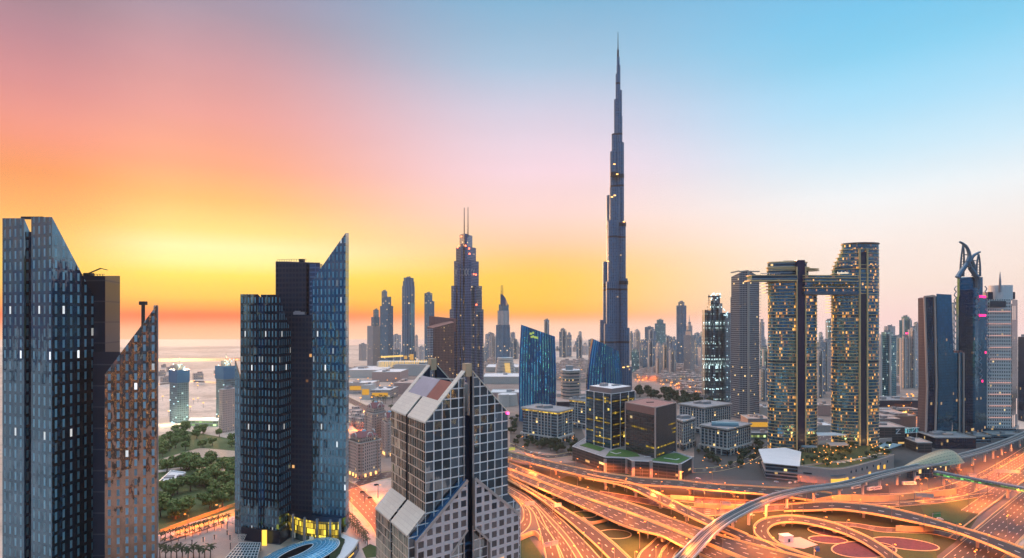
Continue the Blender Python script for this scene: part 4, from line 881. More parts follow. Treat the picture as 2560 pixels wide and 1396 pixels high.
Y = 880.0
t = thing('horned_tower', 'dark blue tower with curved horn crown and pink beacons beside the white hotel', 'skyscraper', (*P(2428, Y), 0))
mb = MB(); mb.prism([P(2390, Y + 8), P(2397, Y - 2), P(2437, Y - 4), P(2446, Y + 2), P(2467, Y + 14), P(2462, Y + 40), P(2396, Y + 40)], 0, Z(742, Y)); mb.build('glass_body', [F['blueface'], M['navy']], t)
mb = MB(); mb.prism([P(2393, Y + 9), P(2399, Y + 1), P(2436, Y - 1), P(2457, Y + 10), P(2454, Y + 34), P(2398, Y + 36)], Z(745, Y), [Z(690, Y), Z(696, Y), Z(692, Y), Z(692, Y), Z(690, Y), Z(688, Y)]); mb.build('upper_body', [F['blueface'], M['navy']], t)
mb = MB(); mb.prism([P(2400, Y - 4), P(2432, Y - 6), P(2433, Y), P(2400, Y + 2)], 0, Z(725, Y)); mb.build('bowed_front', [F['navyglass'], M['navy']], t)
horn = plain('blue_steel_horn', (.1, .17, .24), .35, .6)
def horn_path(pts, rad, nm='crown_horn', yy=-4):
    mb = MB(); pp = spline([(*P(u, Y + yy), Z(v, Y)) for u, v in pts], 6); r = [rad[0] + (rad[1] - rad[0]) * i / (len(pp) - 1) for i in range(len(pp))]; mb.tube(pp, r, 8); mb.build(nm, horn, t)
horn_path([(2394, 695), (2402, 682), (2414, 665), (2422, 648), (2423, 636), (2417, 620), (2408, 611), (2399, 606)], (3.8, 1.5)); horn_path([(2446, 720), (2445, 700), (2436, 685), (2425, 670), (2420, 655), (2424, 645)], (3.8, 2.8))
horn_path([(2424, 655), (2432, 642), (2444, 634), (2451, 631)], (3.0, 1.2)); horn_path([(2434, 690), (2436, 672), (2431, 655), (2426, 645)], (3.0, 2.4), 'crown_horn', 8)
for pts in (((2401, 690), (2402, 655), (2407, 610)), ((2408, 690), (2410, 650), (2409, 612))): horn_path(pts, (1.6, 1.0), 'lattice_leg', 10)
for pts in (((2441, 690), (2442, 660), (2446, 634)), ((2450, 690), (2450, 660), (2447, 634))): horn_path(pts, (1.6, 1.0), 'lattice_leg', 10)
mb = MB()
for k in range(9):
    v = 688 - k * 7; mb.bar((*P(2401 + k * .5, Y + 10), Z(v, Y)), (*P(2409 + k * .1, Y + 10), Z(v, Y)), .8)
    if k < 7: mb.bar((*P(2441 + k * .6, Y + 10), Z(v, Y)), (*P(2450 - k * .3, Y + 10), Z(v, Y)), .8)
mb.bar((*P(2408, Y + 6), Z(636, Y)), (*P(2420, Y + 2), Z(637, Y)), 1.4); mb.bar((*P(2428, Y + 4), Z(651, Y)), (*P(2442, Y + 8), Z(651, Y)), 1.2); mb.build('crown_lattice', horn, t)
cl = plain('pale_clasp', (.26, .3, .36), .35, .6)
for side, (ua, ub) in enumerate(((2391, 2385), (2462, 2470), (2442, 2448))):
    for k in range(16):
        v = 716 + k * 14.5
        if 5 < k < 10 and side == 2: continue
        w = 1.0 + k * .02; mb = MB(); uu = ua - (k * .28 if side == 0 else -k * .45)
        p = spline([(*P(uu, Y - 2), Z(v, Y)), (*P(uu + (-5 if side == 0 else 5) * w, Y - 3), Z(v + 7, Y)), (*P(uu, Y - 2), Z(v + 14, Y))], 5); mb.tube(p, .75, 5); mb.build('clasp_ring', cl, t)
mg = glow('magenta_beacon', (1, .01, .16), 3)
for u, v in ((2453, 742), (2461, 743), (2452, 789), (2461, 789), (2464, 881), (2456, 952)):
    mb = MB(); x, y = P(u, Y - 7); mb.cyl(x, y, Z(v, Y) - 1.6, Z(v, Y) + 1.6, 1.9 if v < 800 else .8, 10); mb.build('beacon', mg, t)
Y = 905.0
t = thing('white_hotel', 'white hotel tower with small square windows, lit floor lines and a round drum top', 'hotel', (*P(2500, Y), 0))
q = [P(2463, Y + 4), P(2528, Y), P(2543, Y + 22), P(2480, Y + 34)]; mb = MB(); mb.prism(q, 0, [Z(748, Y), Z(749, Y), Z(749, Y), Z(748, Y)]); mb.build('wall', [F['whitehotel'], M['roofgrey']], t)
mb = MB(); a, b = q[1], q[2]; mb.wall((a[0] + .4, a[1] - .2), (b[0] + .4, b[1] - .2), 0, Z(749, Y)); mb.build('dark_side', F['navyglass'], t)
mb = MB(); mb.wall(P(2475, Y - .2), P(2515, Y - .6), Z(768, Y), Z(753, Y)); mb.build('top_window', F['fins'], t)
mb = MB(); x, y = P(2501, Y + 16); r = (P(2525, Y)[0] - P(2476, Y)[0]) / 2; mb.cyl(x, y, Z(750, Y), Z(713, Y), r, 28); mb.build('drum', [M['white'], M['roofwhite']], t)
mb = MB(); mb.box(*P(2470, Y + 12), Z(748, Y), 8, 9, 11); mb.box(*P(2527, Y + 14), Z(748, Y), 6, 9, 11); mb.build('roof_box', M['navy'], t)
mb = MB(); x, y = P(2500, Y + 5); mb.tube([(x, y, Z(730, Y)), (x, y, Z(700, Y)), (x, y, Z(679, Y))], [1.8, 1.5, .3], 8); mb.build('needle', M['steel'], t)
ln = glow('pink_line_light', (1, .5, .4), .7)
for v in (779, 810, 839, 869, 898, 957, 986, 1015, 1044): mb = MB(); mb.bar((*P(2473 if v > 840 else 2466, Y - .4), Z(v, Y)), (*P(2528, Y - .8), Z(v, Y)), .5, .9); mb.build('floor_line_light', ln, t)
lp = glow('pale_line_light', (1, .7, .6), 1.0)
for (u, v0, v1) in ((2532, 1085, 1040), (2536, 1085, 1040), (2541, 1040, 1000), (2537, 800, 765), (2532, 800, 765), (2529, 760, 752)): mb = MB(); f = (u - 2528) / 15; mb.bar((*P(u, Y + 22 * f - 1.6), Z(v0, Y)), (*P(u, Y + 22 * f - 1.6), Z(v1, Y)), .7); mb.build('edge_line_light', lp, t)
mb = MB(); mb.prism([P(2462, Y - 4), P(2540, Y - 8), P(2548, Y + 30), P(2470, Y + 30)], 0, 7); mb.build('base_storey', [F['band'], M['roofgrey']], t)
tower('navy_edge_tower', 'dark navy block cut by the picture edge beyond the white hotel', [(2545, 2562, 2580, 843)], 1000, F['navyglass'])
# ------------------------------------------------------------------ roads
RM = {n: road_mat('asphalt_%d_lanes' % n, n) for n in (1, 2, 3, 4, 5, 6)}
RP = road_mat('lamp_tinted_asphalt', 4, (.075, .04, .038))  # pink street-lamp glow is put into the asphalt colour
SOF = plain('deck_underside', (.3, .24, .2), .8)
def road_geo(far, near, h, per=7):
    hs = h if isinstance(h, (list, tuple)) else [h] * len(far)
    hn = [hs[min(len(hs) - 1, round(i * (len(hs) - 1) / max(1, len(near) - 1)))] for i in range(len(near))]
    A = spline([(*G(u, v, z), z) for (u, v), z in zip(far, hs)], per); B = spline([(*G(u, v, z), z) for (u, v), z in zip(near, hn)], per)
    def resample(p, n):
        d = [0]
        for i in range(1, len(p)): d.append(d[-1] + math.dist(p[i], p[i - 1]))
        out = []; j = 0
        for k in range(n):
            s = d[-1] * k / (n - 1)
            while j < len(p) - 2 and d[j + 1] < s: j += 1
            f = (s - d[j]) / max(1e-6, d[j + 1] - d[j]); out.append(Vector([p[j][c] + (p[j + 1][c] - p[j][c]) * f for c in range(3)]))
        return out
    n = max(len(A), len(B)); return resample(A, n), resample(B, n)
def ground_road(name, far, near, mat, z=.05, kerb=True):
    A, B = road_geo(far, near, z); mb = MB(); y = 0
    for i in range(len(A) - 1):
        w = (A[i + 1] - A[i]).length
        mb.face([B[i], B[i + 1], A[i + 1], A[i]], [(0, y), (0, y + w), (1, y + w), (1, y)]); y += w
    fix_up(mb); o = struct(mb.build(name, mat))
    if kerb:
        mb = MB()
        for S in (A, B):
            for i in range(len(S) - 1): mb.bar(S[i] + Vector((0, 0, .08)), S[i + 1] + Vector((0, 0, .08)), .45, .3)
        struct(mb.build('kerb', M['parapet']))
    return A, B
def fix_up(mb):
    """turn every level face to look up"""
    i = 0; nf = []; nu = []; 
    for f in mb.f:
        p = [Vector(mb.v[k]) for k in f]; nz = sum(a.x * b.y - b.x * a.y for a, b in zip(p, p[1:] + p[:1]))
        u = mb.uv[i:i + len(f)]; i += len(f)
        if nz < 0: f = f[::-1]; u = u[::-1]
        nf.append(f); nu += u
    mb.f = nf; mb.uv = nu
def flyover(label, far, near, h, lanes, cat='flyover', pier=38, th=1.7, mat=None, par=1.15, group='flyovers of the interchange', pw=3.2, skip=()):
    A, B = road_geo(far, near, h); n = len(A)
    mid = [(a + b) / 2 for a, b in zip(A, B)]; t = thing('flyover', label, cat, (*mid[n // 2][:2], 0), group)
    mb = MB(); y = 0
    for i in range(n - 1):
        w = (A[i + 1] - A[i]).length; mb.face([B[i], B[i + 1], A[i + 1], A[i]], [(0, y), (0, y + w), (1, y + w), (1, y)]); y += w
    fix_up(mb); mb.build('road_surface', mat or RM[lanes], t)
    mb = MB(); d = Vector((0, 0, -th)); e = Vector((0, 0, -.03))
    for i in range(n - 1):
        ia, ib = A[i].lerp(B[i], .22), A[i].lerp(B[i], .78); ja, jb = A[i + 1].lerp(B[i + 1], .22), A[i + 1].lerp(B[i + 1], .78)
        mb.face([A[i] + e, A[i + 1] + e, A[i + 1] + d * .45, A[i] + d * .45]); mb.face([B[i + 1] + e, B[i] + e, B[i] + d * .45, B[i + 1] + d * .45])
        mb.face([A[i] + d * .45, A[i + 1] + d * .45, ja + d, ia + d]); mb.face([ia + d, ja + d, jb + d, ib + d]); mb.face([ib + d, jb + d, B[i + 1] + d * .45, B[i] + d * .45])
    mb.build('deck', SOF, t)
    for S, O in ((A, B), (B, A)):
        mb = MB()
        for i in range(n - 1):
            o0 = (S[i] - O[i]).normalized() * .2; o1 = (S[i + 1] - O[i + 1]).normalized() * .2
            mb.bar(S[i] + o0 + Vector((0, 0, par / 2 - .2)), S[i + 1] + o1 + Vector((0, 0, par / 2 - .2)), .45, par + .4)
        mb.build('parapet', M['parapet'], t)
    if pier:
        L = 0; nxt = pier * .5
        for i in range(1, n):
            L += (mid[i] - mid[i - 1]).length
            if L > nxt and mid[i].z > 4.5:
                nxt += pier; dv = (A[i] - B[i]); W = dv.length; dv.normalize(); z = mid[i].z - th
                mb = MB(); c = mid[i]; rot = math.atan2(dv.y, dv.x)
                mb.box(c.x, c.y, 0, min(pw, W * .35), 2.0, z - 1.6, rot); mb.bar(c - dv * W * .3 + Vector((0, 0, -th - .8)), c + dv * W * .3 + Vector((0, 0, -th - .8)), 2.2, 1.5); mb.build('pier', M['concrete'], t)
    return A, B, t
# top flyover with its two branches
flyover('long top flyover running past the green-roofed podium towards the station', [(1240, 1122), (1378, 1156), (1500, 1181), (1600, 1195), (1700, 1202), (1777, 1211), (1905, 1218), (2010, 1225), (2080, 1234)], [(1240, 1136), (1378, 1172), (1500, 1200), (1600, 1213), (1700, 1219), (1777, 1227), (1905, 1237), (1975, 1245), (2060, 1256)], [9, 9, 9, 9, 9, 8, 7, 4, 1], 3)
flyover('branch flyover splitting off the top flyover and dropping to the wide lower deck', [(1468, 1186), (1500, 1193), (1568, 1206), (1650, 1236), (1735, 1279), (1800, 1308), (1870, 1338)], [(1462, 1196), (1500, 1203), (1568, 1219), (1650, 1258), (1735, 1298), (1781, 1319), (1850, 1348)], [9.2, 9.2, 9, 8.5, 7.5, 6.8, 6], 2)
# the twin main decks
flyover('wide main deck, the carriageway nearer the top flyover, running down past the gabled tower', [(1230, 1143), (1270, 1157), (1398, 1205), (1483, 1230), (1589, 1264), (1700, 1306), (1767, 1330), (1841, 1352), (2040, 1402)], [(1230, 1156), (1270, 1171), (1398, 1221), (1483, 1251), (1568, 1280), (1650, 1310), (1735, 1345), (1798, 1371), (1880, 1404)], 7.0, 4, pier=45)
flyover('wide main deck, the carriageway nearer the lawn rings, in front of its twin', [(1230, 1158), (1270, 1174), (1398, 1224), (1483, 1254), (1568, 1283), (1650, 1314), (1735, 1350), (1798, 1376), (1850, 1398)], [(1230, 1171), (1270, 1188), (1398, 1243), (1483, 1281), (1568, 1319), (1650, 1340), (1700, 1364), (1735, 1380), (1790, 1404)], 7.0, 4, pier=45)
# fan of ramps beside the gabled tower
RG = RM
flyover('ramp curving down from the main deck, outermost of the fan by the gabled tower', [(1240, 1180), (1270, 1193), (1341, 1232), (1398, 1265), (1462, 1304), (1526, 1352), (1580, 1402)], [(1240, 1188), (1270, 1201), (1341, 1242), (1385, 1275), (1420, 1302), (1483, 1357), (1530, 1404)], [5, 5, 4, 3, 2, 1.5, 1.2], 2, pier=0)
ground_road('ramp_road', [(1240, 1191), (1270, 1203), (1341, 1246), (1409, 1304), (1462, 1354), (1510, 1406)], [(1240, 1200), (1270, 1215), (1318, 1240), (1386, 1304), (1426, 1350), (1462, 1406)], RM[3], .06)
ground_road('ramp_road', [(1240, 1204), (1270, 1218), (1331, 1257), (1377, 1308), (1415, 1354), (1446, 1404)], [(1240, 1216), (1270, 1232), (1318, 1262), (1355, 1310), (1390, 1356), (1412, 1404)], RM[3], .07)
ground_road('slip_road', [(1326, 1262), (1343, 1272), (1369, 1323), (1388, 1354), (1406, 1404)], [(1300, 1256), (1330, 1276), (1345, 1312), (1356, 1354), (1366, 1404)], RM[2], .08)
ground_road('loop_road', [(1285, 1240), (1310, 1262), (1326, 1285), (1322, 1318), (1280, 1352)], [(1260, 1226), (1296, 1255), (1309, 1280), (1303, 1306), (1264, 1330)], RM[2], .09)
# tunnel roads at the bottom edge
for f, n in (([(1700, 1330), (1690, 1345), (1660, 1370), (1650, 1404)], [(1640, 1345), (1622, 1362), (1600, 1382), (1590, 1404)]), ([(1712, 1352), (1704, 1368), (1688, 1386), (1682, 1404)], [(1672, 1358), (1660, 1372), (1648, 1388), (1640, 1404)])):
    ground_road('underpass_road', f, n, RM[2], .06)
# roads between the decks and the station
ground_road('slip_road', [(1500, 1228), (1600, 1244), (1700, 1262), (1741, 1268), (1841, 1268), (1960, 1262)], [(1490, 1236), (1590, 1256), (1690, 1276), (1750, 1290), (1850, 1284), (1960, 1276)], RP, .05)
ground_road('slip_road', [(1640, 1238), (1742, 1244), (1900, 1252), (2010, 1246), (2100, 1238), (2250, 1234), (2380, 1226), (2480, 1180), (2580, 1122)], [(1640, 1246), (1742, 1258), (1900, 1262), (2010, 1258), (2100, 1256), (2250, 1254), (2390, 1244), (2490, 1206), (2580, 1148)], RP, .06)
ground_road('slip_road', [(2080, 1242), (2200, 1246), (2320, 1226), (2420, 1196), (2500, 1156), (2580, 1106)], [(2080, 1252), (2200, 1252), (2320, 1236), (2430, 1208), (2505, 1168), (2580, 1120)], RM[3], .07)
ground_road('slip_road', [(2060, 1256), (2200, 1260), (2330, 1250), (2420, 1238), (2480, 1230)], [(2060, 1266), (2200, 1268), (2330, 1260), (2430, 1246), (2484, 1236)], RM[2], .08)
flyover('flyover crossing below the metro track and sweeping over the wide highway', [(1960, 1263), (2050, 1256), (2110, 1257), (2199, 1266), (2298, 1288), (2397, 1318), (2480, 1343), (2580, 1380)], [(1960, 1279), (2040, 1277), (2100, 1275), (2199, 1289), (2323, 1315), (2385, 1331), (2472, 1363), (2560, 1402)], [1, 4, 7, 8, 8, 8, 8, 8], 2, pier=42)
flyover('tight loop ramp circling the dark lawn with a white hut', [(2010, 1404), (1950, 1376), (1902, 1348), (1884, 1325), (1895, 1306), (1926, 1295), (1989, 1291), (2074, 1306), (2120, 1322), (2174, 1346), (2224, 1377), (2262, 1404)], [(2060, 1404), (1990, 1378), (1945, 1358), (1921, 1333), (1925, 1319), (1945, 1310), (1985, 1307), (2040, 1315), (2100, 1332), (2150, 1354), (2196, 1383), (2220, 1404)], [4, 4, 4, 4.5, 5, 5, 5, 5, 4, 3, 2.5, 2], 2, pier=40, th=1.2)
ground_road('slip_road', [(2085, 1305), (2140, 1309), (2200, 1318), (2270, 1322), (2340, 1326), (2400, 1340)], [(2085, 1315), (2140, 1318), (2200, 1330), (2270, 1333), (2335, 1336), (2390, 1350)], RP, .06)
flyover('low ramp dropping from the branch flyover towards the loop ramp', [(1800, 1320), (1850, 1334), (1950, 1366), (2030, 1392), (2060, 1402)], [(1780, 1331), (1822, 1346), (1920, 1378), (1990, 1404), (2000, 1408)], [5.5, 5, 4.5, 4, 4], 2, pier=0, th=1.2)

# the wide highway, straight along the same line as the gabled tower's front
H0 = Vector((0, 0)); HD = Vector((.77, .638)); HN = Vector((-.638, .77))
def hw(s, tt, z): p = HD * s + HN * tt; return (p.x, p.y, z)
def straight(name, t0, t1, s0, s1, mat, z):
    mb = MB(); n = 24
    for i in range(n):
        a, b = s0 + (s1 - s0) * i / n, s0 + (s1 - s0) * (i + 1) / n; mb.face([hw(a, t0, z), hw(b, t0, z), hw(b, t1, z), hw(a, t1, z)], [(0, a), (0, b), (1, b), (1, a)])
    return struct(mb.build(name, mat))
straight('highway', 106.5, 134, 350, 1900, RM[6], .1); straight('highway', 72, 101, 350, 1900, RM[6], .1); straight('service_road', 143.5, 157, 650, 1900, RM[3], .1)
straight('median', 101.2, 106.3, 350, 1900, M['concrete'], .16)
mb = MB()
for tt in (102, 105.6, 135, 142.6): mb.bar(hw(350 if tt < 120 else 560, tt, .6), hw(1900, tt, .6), .5, 1.2)
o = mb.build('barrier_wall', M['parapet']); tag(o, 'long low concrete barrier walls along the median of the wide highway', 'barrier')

# metro viaduct
Am = spline([(*G(u, v, 14), 14) for u, v in [(1690, 1412), (1714, 1394), (1777, 1329), (1841, 1286), (1926, 1247), (2010, 1226), (2110, 1212), (2199, 1189), (2268, 1173), (2340, 1158), (2397, 1143), (2472, 1122), (2560, 1088), (2640, 1050)]], 8)
t = thing('metro_viaduct', 'curving elevated metro track with dark deck and pale sides crossing over the ramps', 'metro track', (*Am[40][:2], 0))
Am = [Vector(p) for p in Am]; nr = []
for i in range(len(Am)):
    d = Am[min(i + 1, len(Am) - 1)] - Am[max(i - 1, 0)]; d.normalize(); nr.append(Vector((-d.y, d.x, 0)))
def ribbon(a, z0, b, z1, mat, name):
    mb = MB(); y = 0
    for i in range(len(Am) - 1):
        w = (Am[i + 1] - Am[i]).length
        mb.face([Am[i] + nr[i] * a + Vector((0, 0, z0)), Am[i + 1] + nr[i + 1] * a + Vector((0, 0, z0)), Am[i + 1] + nr[i + 1] * b + Vector((0, 0, z1)), Am[i] + nr[i] * b + Vector((0, 0, z1))], [(0, y), (0, y + w), (1, y + w), (1, y)]); y += w
    return mb.build(name, mat, t)
ribbon(-4.7, 0, 4.7, 0, plain('track_bed', (.02, .03, .04), .6), 'track_bed')
for s in (-1, 1):
    ribbon(s * 4.7, 0, s * 4.7, 1.5, M['pale'], 'side_wall'); ribbon(s * 4.7, 1.5, s * 5.2, 1.5, M['white'], 'side_wall_cap'); ribbon(s * 5.2, 1.5, s * 5.0, -.6, M['pale'], 'side_wall'); ribbon(s * 5.0, -.6, s * 2.4, -2.4, M['pale'], 'soffit')
    for r_ in (1.2, 2.9): ribbon(s * r_, .25, s * (r_ + .28), .25, M['steel'], 'rail')
ribbon(-2.4, -2.4, 2.4, -2.4, M['concrete'], 'soffit'); ribbon(-.5, .5, .5, .5, M['concrete'], 'walkway')
L = 0; nxt = 14
for i in range(1, len(Am)):
    L += (Am[i] - Am[i - 1]).length
    if L > nxt:
        nxt += 33; c = Am[i]; rot = math.atan2(nr[i].y, nr[i].x); mb = MB(); mb.cyl(c.x, c.y, 0, 10, 1.15, 12, 0, 0); mb.bar(c - nr[i] * 3 + Vector((0, 0, -3.2)), c + nr[i] * 3 + Vector((0, 0, -3.2)), 2.0, 1.6); mb.build('pier', M['pale'], t)

# station shell
S0 = Vector(Am[66]); 
t = thing('metro_station', 'shell-shaped golden metro station roof on blue glass walls', 'metro station', (*G(2335, 1165, 10), 0))
cx, cy = 460, 662; ax = Vector((.89, .45, 0)); ay = Vector((-.45, .89, 0))
shell = plain('bronze_shell', (.34, .27, .19), .38, .55, var=.15, sc=.2); mb = MB(); NU, NV = 28, 12
def shp(i, j):
    s = -1 + 2 * i / NU; q = (s + 1) / 2; w = 1.22 * q ** .75 * max(0, 1 - q ** 7) ** .5; f = -1 + 2 * j / NV
    hh = 8 + 2.5 * (1 - q) + 17 * w * math.cos(f * 1.4); p = Vector((cx, cy, 0)) + ax * (s * 54) + ay * (f * 17 * w)
    return (p.x, p.y, max(hh, 7))
for i in range(NU):
    for j in range(NV): mb.face([shp(i, j), shp(i + 1, j), shp(i + 1, j + 1), shp(i, j + 1)], [(i * 3, j * 3), (i * 3 + 3, j * 3), (i * 3 + 3, j * 3 + 3), (i * 3, j * 3 + 3)])
mb.build('shell_roof', facade('shell_panels', 4.2, 3.1, (.3, .8, .45, .6), (.14, .11, .08), (.5, .37, .22), var=.2, gr=.4, gm=.4, fr=.35, fm=.55, jit=0), t)
mb = MB(); mb.prism([tuple((Vector((cx, cy, 0)) + ax * s * 40 + ay * f * 12.5 * (1 - abs(s) ** 3))[:2]) for s, f in [(-.95, -1), (-.5, -1), (0, -1), (.5, -1), (.93, -1), (.93, 1), (.5, 1), (0, 1), (-.5, 1), (-.95, 1)]], 0, 11); mb.build('glass_walls', [facade('station_glass', 3, 5, (.05, .95, .05, .95), (.07, .13, .2), (.1, .14, .18), lit=.06, lits=2, gm=.6), M['dark']], t)
mb = MB(); p = Vector((cx, cy, 0)) + ax * 43; mb.prism([tuple((p + ax * a + ay * b)[:2]) for a, b in ((-6, -9), (3, -6), (4, 6), (-6, 9))], 8, 16); mb.build('end_glass', [F['blueface'], M['navy']], t)
# enclosed footbridge over the highway
t = thing('footbridge', 'covered footbridge with a green lit window band crossing the highway from the station', 'footbridge', (*G(2450, 1200, 9), 0))
pa, pb = Vector((*G(2336, 1182, 11), 11)), Vector((*G(2600, 1232, 11), 11)); d = (pb - pa).normalized(); nn = Vector((-d.y, d.x, 0)) * 3.0
def fb(z0, z1, k, mat, nm):
    mb = MB(); a, b = pa - nn * k, pb - nn * k; c, e = pb + nn * k, pa + nn * k; mb.prism([tuple(q[:2]) for q in (a, b, c, e)], z0, z1, 0, 0, bottom=True); mb.build(nm, mat, t)
fb(8.6, 9.6, 1.0, M['steel'], 'deck'); fb(9.6, 11.4, .93, facade('green_lit_glass', 3, 1.8, (.06, .94, .1, .95), (.2, .3, .1), (.1, .14, .12), lit=1.0, litc=(.3, .85, .12), lits=.8, var=.5, gm=0), 'window_band'); fb(11.4, 13.2, 1.05, ribbed('footbridge_roof', (.3, .36, .4), (.2, .25, .3), 2.4, .8, .4, .5, 0), 'roof')
for f in (.1, .42, .72, .95): mb = MB(); c = pa.lerp(pb, f); mb.cyl(c.x, c.y, 0, 8.6, 1.3, 12, 0, 0); mb.build('pier', M['concrete'], t)

# lawns, flower beds and walls in the interchange
LAW = grass_mat('dark_lawn', (.008, .022, .006), (.024, .042, .01)); LAW2 = grass_mat('bright_lawn', (.02, .05, .01), (.042, .08, .016))
patch('lawn', [(1420, 1190), (1560, 1210), (1700, 1250), (1880, 1262), (2110, 1260), (2330, 1262), (2440, 1236), (2480, 1240), (2420, 1330), (2330, 1400), (1890, 1400), (1500, 1400), (1410, 1300), (1330, 1230)], .026, LAW)
patch('lawn', [(1500, 1330), (1560, 1325), (1600, 1350), (1590, 1396), (1560, 1404), (1510, 1370)], .036, LAW2); patch('lawn', [(1262, 1350), (1320, 1340), (1366, 1404), (1262, 1404)], .036, LAW2); patch('lawn', [(2180, 1322), (2330, 1338), (2345, 1404), (2270, 1404), (2190, 1360)], .036, LAW2); patch('lawn', [(2300, 1262), (2440, 1244), (2452, 1262), (2400, 1310), (2310, 1285)], .036, LAW2); patch('lawn', [(1410, 1180), (1468, 1190), (1640, 1212), (1560, 1206), (1430, 1176)], .036, LAW)
flower = grass_mat('purple_flowers', (.03, .012, .032), (.08, .03, .07), .25)
def bed(label, u, v, a, b, rot=0, mat=None):
    x, y = G(u, v); mb = MB(); e = ellipse(x, y, a, b, 40, rot); mb.face([(*p, .09) for p in e]); r = thing('flower_bed', label, 'flower bed', (x, y, 0), 'ringed beds of the interchange lawns')
    mb.build('planting', mat or flower, r); mb = MB()
    for i in range(40): mb.bar((*e[i], .15), (*e[(i + 1) % 40], .15), .9, .35)
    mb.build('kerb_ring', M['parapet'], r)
bed('large purple flower bed wedged between the loop ramp and the lower ring bed', 2160, 1374, 26, 15, .3); bed('long oval purple flower bed with a pale rim on the bright lawn', 2262, 1360, 22, 13, -.3); bed('pair-making upper purple ring bed inside the loop ramp', 2072, 1330, 15, 11, -.5); bed('pair-making lower purple ring bed inside the loop ramp', 2070, 1350, 14, 8, -.1)
bed('round lawn ring crossed by a path between two piers of the main deck', 1537, 1336, 13, 10, 0, LAW); bed('small round lawn ring under the main deck edge', 1460, 1287, 11, 9, 0, LAW2); bed('half-hidden lawn ring by the fan of ramps', 1385, 1240, 9, 9, 0, LAW)
def ret_wall(label, pts, h, th=.8, mat=None):
    mb = MB(); pp = spline([(*G(u, v), h / 2) for u, v in pts], 6)
    for i in range(len(pp) - 1): mb.bar(pp[i], pp[i + 1], th, h)
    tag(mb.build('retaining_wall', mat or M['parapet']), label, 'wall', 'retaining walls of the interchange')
ret_wall('long pink-orange retaining wall curving below the station forecourt', [(2040, 1262), (2100, 1252), (2200, 1254), (2300, 1246), (2390, 1236)], 5.5); ret_wall('short retaining wall beside the ring bed under the low flyover', [(2240, 1328), (2290, 1330), (2335, 1328)], 4.5); ret_wall('pink retaining wall slanting between the slip roads in the middle of the interchange', [(1735, 1268), (1800, 1273), (1880, 1272)], 4); ret_wall('low pink wall panel next to the top flyover piers', [(1676, 1248), (1735, 1252)], 4); ret_wall('angled low wall folding round the lawn below the main deck', [(1458, 1300), (1480, 1312), (1535, 1298)], 2.5); ret_wall('underpass wall at the foot of the gabled tower', [(1262, 1372), (1330, 1340), (1350, 1352)], 4)
t = thing('utility_hut', 'small white flat-roofed hut on the lawn inside the loop ramp', 'hut', (*G(1965, 1352), 0)); x, y = G(1965, 1352); mb = MB(); mb.box(x, y, 0, 8, 6, 4.2, .2); mb.build('wall', [M['white']], t); mb = MB(); mb.box(x, y, 4.2, 8.6, 6.6, .4, .2); mb.build('roof', M['roofwhite'], t); mb = MB(); mb.box(x + 1, y - 3.2, 0, 1.4, .3, 2.4, .2); mb.build('door', M['dark'], t)
patch('yard', [(1945, 1348), (2000, 1343), (2045, 1362), (2010, 1372), (1960, 1366)], .03, M['pinkstone'])
# ------------------------------------------------------------------ street lamps that light the roads
lamp_l = bpy.data.lights.new('lamp_light', 'SPOT'); lamp_l.spot_size = R(172); lamp_l.spot_blend = .25; lamp_l.energy = 56000; lamp_l.color = (1.0, .2, .025); lamp_l.shadow_soft_size = .5
LH = glow('sodium_lamp', (1, .27, .02), 3.4)
def make_lamp(twin, h, nm='street_lamp'):
    r = thing(nm, 'street lamp', 'street lamp'); mb = MB(); mb.tube([(0, 0, 0), (0, 0, h)], [.28, .15], 6); mb.build('pole', M['pole'], r)
    sides = (-1, 1) if twin else (1,)
    for s in sides:
        mb = MB(); mb.tube([(0, 0, h - .4), (s * 1.0, 0, h + .2), (s * 2.1, 0, h + .3)], .11, 5); am_ = mb.build('arm', M['pole'], r)
        mb = MB(); mb.box(s * 2.2, 0, h + .1, 1.3, .7, .4); mb.build('lamp_head', LH, am_)
    o = bpy.data.objects.new('lamp_light', lamp_l); COL.objects.link(o); o.parent = r; o.location = (0, 0, h - .35)
    return r
protoA, protoB = make_lamp(False, 12), make_lamp(True, 14); used = set()
def lamp(u, v, hb, label, group, twin=False, rot=0.0):
    pr = protoB if twin else protoA; h = 14 if twin else 12; x, y = G(u, v, hb + h); lab = label
    if id(pr) not in used: used.add(id(pr)); pr.location = (x, y, hb); pr.rotation_euler = (0, 0, rot); pr['label'] = lab; pr['group'] = group; return pr
    return dup(pr, (x, y, hb), rot, 1, lab, group)
